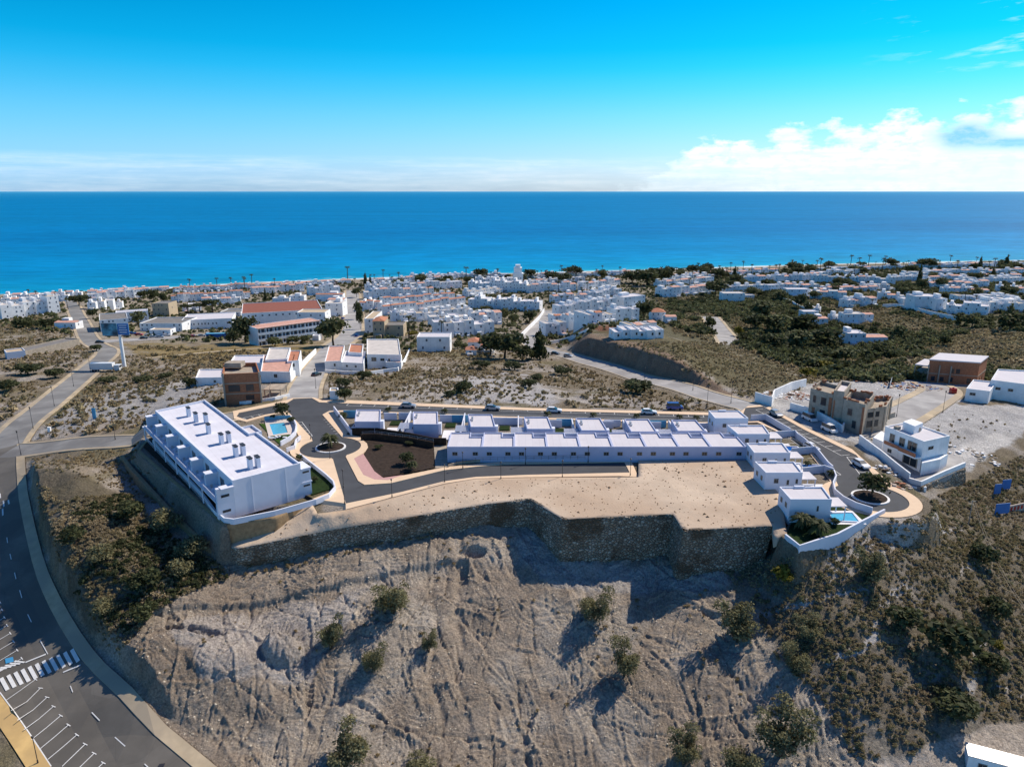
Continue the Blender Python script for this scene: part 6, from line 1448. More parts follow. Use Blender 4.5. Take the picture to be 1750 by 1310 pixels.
rubble('rubble_heap', 'heap of broken bricks and slabs inside the blue-grey yard wall', 1345, 676, 160, 7, ['rubble', 'brick', 'oldwhite'], 1); rubble('rubble_heap', 'pallets and sacks piled before the white cube house', 1520, 806, 60, 2.6, ['rubble', 'wood', 'oldwhite'], 2); rubble('rubble_heap', 'timber and scrap pile near the right roundabout', 1542, 830, 50, 2.2, ['wood', 'brick', 'rubble'], 3)
rubble('rubble_heap', 'white broken slabs on the gravel plot beyond the cube house', 1655, 778, 60, 6, ['oldwhite', 'concrete'], 4, hh=.5); rubble('rubble_heap', 'building debris in front of the right brick house', 1555, 660, 110, 8, ['rubble', 'brick', 'blue'], 5); rubble('rubble_heap', 'red-brown spoil heap on the grey gravel plot', 1472, 650, 60, 5, ['brick'], 6, hh=.6)
def cube_house():
    e = P(1560, 800).z; h = 7.4; r, pts, e = mid_house('modern white two-storey cube house with balcony above the right slope', ((1506,777),(1571,806),(1615,795),(1548,768)), -1.5, h, 'whiteroof', 'oldwhite', 'cube_house', 'house', e, [('f', .22, 5.2, 1.5, 2.1), ('f', .48, 5.2, 1.6, 2.1), ('f', .74, 5.2, 2.6, 2.2), ('f', .2, 1.9, 1.2, .9), ('f', .74, 1.6, 4.2, 2.2), ('r', .3, 5.4, 1.8, .8), ('r', .3, 1.6, 2.2, .9), ('r', .8, 1.6, 1.2, 2.6)], .35)
    ref = r.location; a, b = pts[0], pts[1]
    m_ = MB(); obox(m_, r, along(a, b, .55), along(a, b, .99), .02, 1.8, e + 3.3, e + 3.6, ref); m_.build('balcony_slab', M['oldwhite'], r)
    m_ = MB(); obox(m_, r, along(a, b, .12), along(a, b, .52), .02, 1.2, e + 3.3, e + 3.55, ref); m_.build('balcony_slab', M['oldwhite'], r)
    m_ = MB(); obox(m_, r, along(a, b, .55), along(a, b, .99), 1.66, 1.74, e + 3.61, e + 4.5, ref); obox(m_, r, along(a, b, .12), along(a, b, .52), 1.08, 1.16, e + 3.56, e + 4.4, ref); m_.build('balcony_rail', M['brick'], r)
    m_ = MB(); c = pts[3].lerp(pts[1], .45); m_.box((c.x - ref[0], c.y - ref[1], h + .2), (1.6, 1.2, .9), .4); m_.box((c.x - ref[0] - 4, c.y - ref[1] + 1, h + .2), (1.2, 1.0, .8), .4); m_.build('roof_unit', M['concrete'], r)
    for nm, qd, hh in (('side_wing', ((1489,769),(1505.5,776.5),(1519,766),(1503,758)), 3.4), ('lower_wing', ((1573,806.5),(1590,803),(1606,797.5),(1617,795)), 3.0), ('roof_room', ((1542,731),(1562,739),(1576,733),(1556,726)), 9.0)):
        if nm == 'lower_wing': qd = ((1572,812),(1604,805),(1617,796),(1573,806.5))
        pl_ = ccw([tuple(Q(u, v, e + (h if nm == 'roof_room' else 0))[:2]) for u, v in qd]); slab(r, nm, pl_, e - 1.0 if nm != 'roof_room' else e + h - .6, e + hh, 'oldwhite')
    garden_wall('yard_wall', 'white wall in front of the modern cube house', [P(u, v) for u, v in [(1468,757),(1485,770),(1505,785),(1530,806),(1553,824)]], -1, 2.2, .35, 'oldwhite', ground=True)
    garden_wall('yard_wall', 'white parapet wall at the right of the modern cube house', [(*Q(u, v, e)[:2], 0) for u, v in [(1553,824),(1573,830),(1612,812),(1648,797)]], e - 2, e + 1.1, .4, 'oldwhite')
    tp = [tuple(Q(u, v, e)) for u, v in [(1572,831),(1574,832),(1612,814),(1650,798)]]
    stone_wall('stone_retaining_wall', 'boulder wall under the modern cube house on the right slope', tp, .12, stone, .6, .2)
    pl = Q2([(1468,760),(1553,826),(1573,832),(1648,799),(1640,780),(1560,760),(1500,745)], e); m_ = MB(); m_.prism(ccw(pl), e - 2.5, e - .05); o = m_.build('yard_ground', M['concrete_road']); tag(o, kind='structure')
    m_ = MB(); p = Q(1566, 843, e - 2); m_.box((0, 0, 0), (3.4, 1.2, 3.6)); o = m_.build('concrete_block', M['oldwhite'], None, p); tag(o, 'white concrete stub wall right of the last roundabout', 'wall')
    m_ = MB(); p = Q(1537, 838, e - 1.2); m_.box((0, 0, 0), (3.6, 1.6, 1.6)); m_.box((0, 0, .9), (3.8, 1.8, .12)); o = m_.build('skip', M['bluelight'], None, p); tag(o, 'light blue skip between the roundabout and the cube house', 'skip')
cube_house()
def brick2():
    e = P(1620, 655).z; F_ = [Q(u, v, e) for u, v in ((1583,652),(1668,658),(1682,646),(1600,640))]; h = 8.0; r = thing('brick_house', 'unfinished red brick house with white flat slab roof, upper right', 'house', cent(F_, e)); ref = r.location; a, b, c, d = F_
    w_ = MB(); w_.prism([(p.x - ref[0], p.y - ref[1]) for p in ccw([tuple(p) for p in F_]) and F_], -2, h); w_.build('wall', M['brick'], r)
    o_ = offset_poly([tuple(p[:2]) for p in F_], -.2); slab(r, 'roof_slab', ccw(o_), e + h + .01, e + h + .4, 'whiteroof')
    for q, z in ((.12, 1.4), (.3, 1.4), (.48, 1.4), (.48, 4.6), (.6, 4.6), (.84, 1.4)): wall_windows(r, a, b, e + z, [q], 1.4, 1.9, name='opening', pane=False)
    wall_windows(r, b, c, e + 1.4, [.3, .6], 1.3, 1.4, name='opening', pane=False)
    m_ = MB(); obox(m_, r, a, b, .02, .1, e + 3.1, e + 3.4, ref); obox(m_, r, b, c, .02, .1, e + 3.1, e + 3.4, ref); m_.build('floor_band', M['concrete'], r)
    for k, q in enumerate((0, .22, .45)): p = along(a, b, q, .4); m_ = MB(); m_.box((p.x - ref[0], p.y - ref[1], 2.5), (.35, .35, 7.8)); m_.build('column', M['concrete'], r)
    G = [Q(u, v, e) for u, v in ((1560,648),(1583,651),(1598,641),(1576,638))]; slab(r, 'terrace_slab', ccw([tuple(p[:2]) for p in G]), e + 5.4, e + 5.75, 'whiteroof'); slab(r, 'terrace_floor', ccw([tuple(p[:2]) for p in G]), e + 2.6, e + 2.9, 'concrete')
    for p in (G[0], G[3]): m_ = MB(); m_.box((p.x - ref[0] + .4, p.y - ref[1] + .4, 2.2), (.3, .3, 6.3)); m_.build('column', M['concrete'], r)
brick2()
mid_house('long white villa at the right edge beside the gravel plot', ((1688,680),(1760,690),(1775,664),(1700,660)), -3, 6.2, 'whiteroof', win=[('f', .2, 3.6, 1.4, .9), ('f', .5, 3.6, 1.4, .9)], cat='villa', name='white_villa'); mid_house('low white front wing of the right edge villa', ((1648,684),(1688,689),(1700,672),(1660,668)), -3, 4.0, 'whiteroof', win=[('f', .3, 2.4, 1.6, .9)], cat='villa', name='white_villa')
free_wall('site_fence', 'grey mesh site fence left of the right brick house', [(1520,664),(1524,652),(1560,640)], 2, .1, 'metal'); b = MB(); p = P(1628, 672); b.box((0, 0, .9), (1.8, 1.4, 1.8)); b.cyl((0, 0, 1.8), (0, 0, 2.1), .5, .2, 10); o = b.build('red_bin', M['carred'], None, p); tag(o, 'small red bin at the corner by the right brick house', 'bin')

# ---------------------------------------------------------------- billboard, lorry, container, signs, poles, cable
def billboard():
    p = P(213, 627); s_ = scale_at(p); r = thing('billboard', 'tall blue and photo billboard on one white pole beside the left road', 'billboard', p); h = 17.0 * 3.3 / s_
    b = MB(); b.cyl((0, 0, -.5), (0, 0, h), .8, .65, 12); b.build('pole', M['oldwhite'], r)
    w_ = 46 / s_; b = MB(); b.box((-1.2 + -w_ * .22, -.6, h + 2.4), (w_ * .56, .35, 21 / s_)); q = b.build('picture_panel', M['billpic'], r); b = MB(); b.box((-1.2 + w_ * .28, -.6, h + 2.5), (w_ * .4, .37, 19 / s_)); b.build('blue_panel', M['blue'], r)
    b = MB(); b.box((-1.2, 0, h + 2.4), (w_ * .9, .5, .5)); b.box((-1.2, 0, h - .4), (w_ * .9, .5, .4)); b.build('frame', M['metal_dark'], r)
    lt = [];
    for k in range(4): b = MB(); b.box((-1.2 + w_ * .28, -.83, h + 4.2 - k * 1.0), (w_ * (.3 - .04 * (k % 2)), .04, .28)); b.build('lettering_line', M['oldwhite'], r)
M['billpic'] = mat('billboard_picture', (.10, .30, .42), .5, .3, .4, .6, obj=1, tone=(.03, .06, .09))
billboard()
def lorry():
    p = P(182, 634); r = thing('lorry', 'white box lorry parked beside the left road', 'lorry', p, .02)
    b = MB(); b.box((-1.4, 0, 2.3), (9.5, 2.5, 2.7)); b.build('box_body', M['carwhite'], r); b = MB(); b.box((5.0, 0, 1.7), (2.2, 2.4, 2.3)); b.build('cab', M['carwhite'], r); b = MB(); b.box((6.12, 0, 2.2), (.06, 2.0, .9)); b.build('windscreen', M['glass'], r); b = MB(); b.box((0, 0, .85), (11, 1.0, .25)); b.build('chassis', M['metal_dark'], r)
    wm = MB(); wm.cyl((0, -.14, 0), (0, .14, 0), .5, n=14); wm = wm.mesh('wheel', M['tyre'])
    for x in (-5, -3.8, 4.8):
        for y in (-1.05, 1.05): link('wheel', wm, r, (x, y, .5))
lorry()
def tarp():
    p = P(377, 578); r = thing('blue_container', 'long blue covered container below the arcaded hall', 'container', p, .12); b = MB(); b.box((0, 0, 1.5), (15, 2.6, 2.8)); b.build('body', M['blue'], r); b = MB(); b.box((0, 0, 3.0), (15.3, 2.9, .2)); b.build('cover', M['bluelight'], r)
tarp()
def container():
    p = P(1690, 1318); r = thing('site_cabin', 'white site cabin at the bottom right corner', 'cabin', p, -.42)
    b = MB(); b.box((1.5, 0, 1.4), (9.0, 2.6, 2.6)); b.build('body', M['oldwhite'], r); b = MB()
    b.box((1.5, 0, 2.76), (9.2, 2.8, .12)); 
    for k in range(18): b.box((-2.9 + k * .52, 0, 2.84), (.05, 2.7, .05))
    b.build('roof', M['metal'], r); o = p + Vector((math.cos(-.42) * -1.2, math.sin(-.42) * -1.2, 1.6)); n = Vector((math.sin(-.42), -math.cos(-.42), 0)); f, g_, _g = win_mesh(); q = link('window', f, r, (-1.2, -1.31, 1.6)); q.scale = (1.1, 1, .8); link('pane', g_, q)
    b = MB(); b.box((1.4, -1.32, 1.1), (.9, .05, 2.0)); b.build('door', M['metal'], r)
container()
for u, v, w_, tx in ((1711,880,3.6,'large blue hoarding board standing in the scrub at the right'),(1718,838,2.4,'blue board on the right slope below the gravel plot'),(1703,846,1.8,'small dark blue board beside the larger blue board')):
    p = P(u, v); r = thing('blue_board', tx, 'board', p, .2); b = MB(); b.box((0, 0, 1.6), (w_, .12, 2.4)); b.build('panel', M['blue'], r); b = MB()
    for x in (-w_ * .4, w_ * .4): b.box((x, .14, .6), (.14, .12, 2.2))
    b.build('post', M['metal_dark'], r)
p = P(1738, 872); r = thing('mural_wall', 'low painted wall with faded letters at the right edge', 'wall', p, .35); b = MB(); b.box((1.5, 0, .5), (10, .3, 2.2)); b.build('wall', M['rubble'], r); b = MB()
for k in range(7): b.box((-2.2 + k * 1.1, -.18, .8), (.6, .04, .9))
b.build('lettering', M['carred'], r)
p = P(162, 716); b = MB(); b.box((0, 0, 1.6), (1.1, .15, 3.6)); o = b.build('white_banner', M['bluelight'], None, p); tag(o, 'upright pale blue banner board in the grass left of the apartment block', 'banner'); p = P(85, 738); b = MB(); b.box((0, 0, .7), (.8, .5, 1.4)); b.box((0, 0, 1.45), (.9, .6, .1)); o = b.build('meter_box', M['oldwhite'], None, p); tag(o, 'small white meter box beside the side road', 'box')
def cable():
    a = P(1655, 895) + Vector((0, 0, 5)); b_ = P(1760, 1110) + Vector((0, 0, 5)); mb = MB()
    for s_ in (0, .45):
        pts = [a.lerp(b_, k / 24) + Vector((s_, 0, -2.2 * 4 * (k / 24) * (1 - k / 24))) for k in range(25)]; mb.tube(pts, [.028] * 25, 4)
    o = mb.build('overhead_cable', M['concrete'], None); tag(o, 'pair of thin sagging overhead cables across the right slope', 'cable')
    for q, tx in ((a, 'upper'), (b_, 'lower')): mb = MB(); mb.cyl((0, 0, -6), (0, 0, .3), .09, .07, 6); mb.box((.2, 0, .1), (1.0, .1, .1)); o = mb.build('cable_pole', M['frame'], None, q); tag(o, 'slim pole at the %s end of the overhead cables' % tx, 'pole')
cable()
# ---------------------------------------------------------------- foliage meshes
def quads(P3, N3, s_, rng, asp=1.0):
    n = len(P3); t1 = np.cross(N3, rng.normal(size=(n, 3))); t1 /= np.linalg.norm(t1, axis=1, keepdims=True) + 1e-9; t2 = np.cross(N3, t1); t2 /= np.linalg.norm(t2, axis=1, keepdims=True) + 1e-9
    s_ = np.asarray(s_).reshape(-1, 1) * np.ones((n, 1)); t1 = t1 * s_ * asp; t2 = t2 * s_
    V = np.stack([P3 - t1 - t2 * .6, P3 + t1 * .8 - t2, P3 + t1 + t2 * .7, P3 - t1 * .7 + t2], 1).reshape(-1, 3); F = np.arange(4 * n).reshape(n, 4); return V, F
def cloud(n, lobes, size, seed, flat=.75, shell_=.55):
    """leaf faces spread through lobes (cx,cy,cz,r,rz)"""
    rng = np.random.default_rng(seed); L = np.array(lobes, float); wt = L[:, 3] ** 2; ix = rng.choice(len(L), n, p=wt / wt.sum()); d = rng.normal(size=(n, 3)); d /= np.linalg.norm(d, axis=1, keepdims=True); d[:, 2] = np.where(d[:, 2] < -.5, -d[:, 2], d[:, 2])
    rr = (shell_ + (1 - shell_) * rng.random(n) ** .6) * (1 + .14 * rng.normal(size=n)); r3 = np.stack([L[ix, 3], L[ix, 3], L[ix, 4]], 1)
    Pp = L[ix, :3] + d * rr[:, None] * r3; N = d * .6 + rng.normal(size=(n, 3)) * .55; N /= np.linalg.norm(N, axis=1, keepdims=True); return quads(Pp, N, size * (0.6 + .8 * rng.random(n)), rng)
def lobes_round(seed, k=9, w_=.5, h=.36, zc=.62):
    r = random.Random(seed); out = []
    for i in range(k):
        a = r.random() * 6.28; d = w_ * .62 * math.sqrt(r.random()); q = r.uniform(.32, .62) * w_; out.append((d * math.cos(a), d * math.sin(a), zc + r.uniform(-.5, .75) * h * (1 - d / w_ * .8), q, q * r.uniform(.6, .95)))
    return out
def tree_proto(name, leafm, seed, n=420, size=.05, kind='round'):
    r = thing(name, 'x', 'tree'); b = MB(); rr = random.Random(seed)
    if kind == 'conifer':
        b.tube([(0, 0, 0), (0, 0, .9)], [.035, .01]); lobes = [(0, 0, .12 + .8 * k / 9, .42 * (1 - k / 10.5), .12) for k in range(10)] + [(rr.uniform(-.15, .15), rr.uniform(-.15, .15), .2 + .5 * rr.random(), .25, .12) for _ in range(6)]
    elif kind == 'cypress':
        b.tube([(0, 0, 0), (0, 0, .8)], [.05, .01]); lobes = [(0, 0, .1 + .8 * k / 9, .5 * (1 - (k / 9.5) ** 2) * .9 + .05, .12) for k in range(10)]
    elif kind == 'umbrella':
        b.tube([(0, 0, 0), (.02, 0, .35), (0, .02, .7)], [.05, .04, .025]); lobes = [(rr.uniform(-.3, .3), rr.uniform(-.3, .3), .78 + rr.uniform(-.04, .06), .26, .14) for _ in range(9)]
    elif kind == 'bush':
        b.tube([(0, 0, 0), (.03, 0, .3)], [.04, .02]); lobes = lobes_round(seed, 9, .5, .3, .42)
    elif kind == 'olive':
        lobes = []
        for k in range(7):
            a = rr.random() * 6.28; d = rr.uniform(.04, .12); e_ = rr.uniform(.2, .42); z = rr.uniform(.45, .85); b.tube([(d * .3 * math.cos(a), d * .3 * math.sin(a), -.05), (d * math.cos(a), d * math.sin(a), .22), (e_ * math.cos(a), e_ * math.sin(a), z)], [.02, .014, .005], 5)
            for j in range(4): q = rr.uniform(.35, 1.1); lobes.append((e_ * q * math.cos(a) + rr.uniform(-.06, .06), e_ * q * math.sin(a) + rr.uniform(-.06, .06), max(.16, z * q + rr.uniform(-.12, .05)), rr.uniform(.11, .24), rr.uniform(.09, .19)))
    else:
        b.tube([(0, 0, -.05), (.02, .01, .2), (.0, .03, .4)], [.04, .03, .022]); 
        for k in range(5): a = rr.random() * 6.28; b.tube([(0, .03, .32 + .04 * k), (.16 * math.cos(a), .16 * math.sin(a), .55), (.27 * math.cos(a), .27 * math.sin(a), .72)], [.02, .014, .007], 5)
        lobes = lobes_round(seed, 13, .56, .42, .55) if kind == 'round' else lobes_round(seed, 11)
    b.build('trunk', M['wood'], r); V, F = cloud(n, lobes, size, seed); link('crown', np_mesh('crown', V, F, M[leafm]), r); return r
def palm_proto(name, seed, nf=22, trunk_h=.8, fl=.30):
    r = thing(name, 'x', 'palm tree'); rr = random.Random(seed); b = MB(); b.tube([(0, 0, -.05), (.01, 0, trunk_h * .5), (.02, .01, trunk_h)], [.028, .02, .02], 7); b.build('trunk', M['wood'], r)
    V = []; F = []; top_ = np.array([.02, .01, trunk_h])
    for k in range(nf):
        a = 6.283 * k / nf * 2.4 + rr.random(); up = rr.uniform(-.3, 1.1); L = fl * rr.uniform(.8, 1.1); d = np.array([math.cos(a), math.sin(a), 0]); s_ = np.array([-math.sin(a), math.cos(a), 0]); pts = []
        for j in range(6): q = j / 5; pts.append(top_ + d * L * q * (1 - .12 * up) + np.array([0, 0, L * (up * q - (.55 + .5 * up) * q * q)]))
        for j in range(5):
            w0, w1 = [fl * .17 * math.sin(math.pi * min(.98, (x / 5) * .85 + .12)) for x in (j, j + 1)]; dz = np.array([0, 0, -.4])
            for sg in (1, -1):
                i0 = len(V); V += [pts[j], pts[j + 1], pts[j + 1] + s_ * sg * w1 + dz * w1, pts[j] + s_ * sg * w0 * .75 + dz * w0]; F.append((i0, i0 + 1, i0 + 2, i0 + 3))
    link('crown', np_mesh('crown', np.array(V), np.array(F), M['leaf_palm']), r); return r
PROTO = {
 'round': [tree_proto('bushy_tree', 'leaf_dark', s_, 700, .05) for s_ in (1, 2, 3)], 'green': [tree_proto('green_tree', 'leaf_green', s_, 600, .05) for s_ in (4, 5)],
 'yellow': [tree_proto('yellow_green_bush', 'leaf_yellow', 6, 500, .05, 'bush')], 'conifer': [tree_proto('conifer', 'leaf_dark', 7, 900, .045, 'conifer')], 'cypress': [tree_proto('cypress', 'leaf_dark', 8, 500, .06, 'cypress')],
 'umbrella': [tree_proto('umbrella_pine', 'leaf_dark', 9, 500, .05, 'umbrella')], 'olive': [tree_proto('olive_tree', 'leaf_olive', s_, 4600, .0165, 'olive') for s_ in (10, 11, 12, 13)], 'bush': [tree_proto('scrub_bush', 'leaf_dark', s_, 900, .04, 'bush') for s_ in (14, 15)],
 'greybush': [tree_proto('grey_shrub', 'leaf_olive', s_, 1600, .026, 'bush') for s_ in (16, 17)], 'palm': [palm_proto('palm_tree', s_, 20, .82, .19) for s_ in (1, 2)], 'datepalm': [palm_proto('date_palm', s_, 44, .45, .50) for s_ in (3, 4)]}
used_ = set(); tr_rng = random.Random(9)
CATS = {'palm': 'palm tree', 'datepalm': 'palm tree', 'bush': 'bush', 'greybush': 'bush', 'yellow': 'bush'}
def put(kind, p, w_, h, label, group=None):
    pr = tr_rng.choice(PROTO[kind]); rz = tr_rng.random() * 6.28; sc_ = (w_, w_, h)
    if pr.name not in used_: used_.add(pr.name); pr.location = p; pr.rotation_euler = (0, 0, rz); pr.scale = sc_; pr['label'] = label; o = pr
    else: o = dup(pr, p, rz, label, None, sc_)
    if group: o['group'] = group
    o['category'] = CATS.get(kind, 'tree'); return o
def plant(kind, u, v, wpx, hpx, label, group=None, p=None):
    p = P(u, v) if p is None else p; s_ = scale_at(p); return put(kind, p, wpx / s_ if kind not in ('palm', 'datepalm') else hpx / s_, hpx / s_, label, group)
# foreground olives and bushes
for k, u, v, w_, h, lab in [
 ('olive',672,1048,70,62,'olive tree high on the dug slope, below the left stone wall'),('olive',566,1106,50,66,'olive tree on the dug slope casting a long shadow, left of centre'),('olive',640,1146,46,52,'sparse olive tree low on the dug slope, left of the tyre tracks'),('olive',733,1112,34,40,'smallest olive tree beside the main tyre tracks'),
 ('olive',1018,1060,60,60,'round olive tree on the dug slope below the tall stone wall'),('olive',1066,1152,56,66,'olive tree with dark shadow in the middle right of the dug slope'),('olive',1258,1092,80,74,'broad olive tree at the scrub edge with blue-black shadow'),('olive',1332,1286,104,94,'largest olive tree near the bottom right of the dug slope'),
 ('olive',1170,1302,66,62,'olive tree at the bottom edge, right of centre'),('olive',1272,1326,76,66,'olive bush cut by the bottom edge beside the largest olive tree'),('olive',590,1306,90,74,'brownish olive bush at the bottom edge, left of centre'),('olive',1358,1146,52,50,'small olive tree just inside the right scrub'),
 ('greybush',718,1318,60,34,'low olive shrub cut by the bottom edge, centre left'),
 ('yellow',1340,994,44,42,'yellow-green bush at the foot of the tall stone wall'),('olive',1486,992,60,60,'olive tree on the right slope below the white boundary wall'),('round',1622,1122,88,66,'dark green tree in the middle of the right slope'),('bush',1694,1056,56,50,'dark bush under the overhead cables'),('bush',1682,962,52,44,'dark bush near the upper end of the overhead cables'),
 ('bush',1540,1070,60,44,'brown-green bush in the middle right slope scrub'),('bush',1620,1216,90,50,'broad brownish bush low on the right slope'),('bush',1690,1150,60,44,'bush beside the pale rock patch, far right slope'),('yellow',1706,1108,26,20,'tiny yellow bush near the right edge'),('olive',1380,1090,56,40,'low olive on the left of the right slope scrub'),
 ('greybush',285,910,60,54,'pale grey shrub at the foot of the apartment bank'),('greybush',330,950,64,50,'second pale grey shrub below the apartment bank corner'),('greybush',170,960,52,40,'grey shrub in the middle of the left scrub'),('bush',215,890,60,44,'dark bush under the apartment bank, farther'),('bush',130,930,50,40,'dark bush near the left cutting'),('bush',250,1010,60,46,'dark bush in the lower left scrub'),('greybush',310,985,50,40,'grey shrub at the top of the left dug slope'),
 ('bush',250,1060,50,36,'dark bush just above the rock cut at lower left'),('greybush',180,1050,50,36,'grey shrub right of the left road cutting')]:
    plant(k, u, v, w_, h, lab)
# roundabout and estate planting
def at(u, v, e=.2): return Q(u, v, e)
for k, u, v, w_, h, lab in [('datepalm',564,762,0,38,'bushy date palm in the middle of the left roundabout'),('round',1489,846,46,40,'dark round tree in the middle of the right roundabout'),('round',483,714,24,28,'dark tree behind the apartment pool'),('bush',466,716,11,10,'small parasol-like bush by the pool fence'),('bush',497,722,16,14,'dark shrub at the curved pool wall'),
 ('datepalm',1369,902,0,44,'palm in the nearest villa garden, left'),('datepalm',1398,914,0,46,'tall palm in the nearest villa garden, right'),('datepalm',1386,898,0,30,'shrubby palm between the two garden palms'),('bush',1424,896,20,16,'dark shrub at the steps of the nearest villa'),
 ('datepalm',703,802,0,26,'thin dark palm in the brown garden, nearest the lower road'),('round',694,792,24,20,'dark shrub tree in the brown garden, centre'),('bush',648,766,16,8,'low dark shrub at the back of the brown garden, left'),('bush',700,760,16,8,'low dark shrub at the back of the brown garden, right'),
 ('datepalm',1380,796,0,16,'small palm beside the plot wall of the right road'),('datepalm',1420,814,0,20,'small palm where the right road meets the roundabout'),('datepalm',1303,714,0,12,'palm at the top of the right road'),('bush',538,822,16,10,'dark shrub in the bed right of the apartment block, nearest'),('bush',525,800,16,12,'dark shrub in the bed right of the apartment block, middle'),('bush',511,785,14,10,'dark shrub in the bed right of the apartment block, farthest'),
 ('datepalm',586,716,0,20,'palm in the leftmost villa garden')]:
    plant(k, u, v, w_, h, lab, p=at(u, v))
for i, (u, v) in enumerate([(664,703),(760,706),(936,711),(1014,713),(1088,714),(1161,716),(1190,717)]): plant('datepalm', u, v, 0, 15, 'young street palm between the upper road and the villas, %s of seven' % pos_of(i, 7), 'street palms on the upper road', at(u, v, .1))
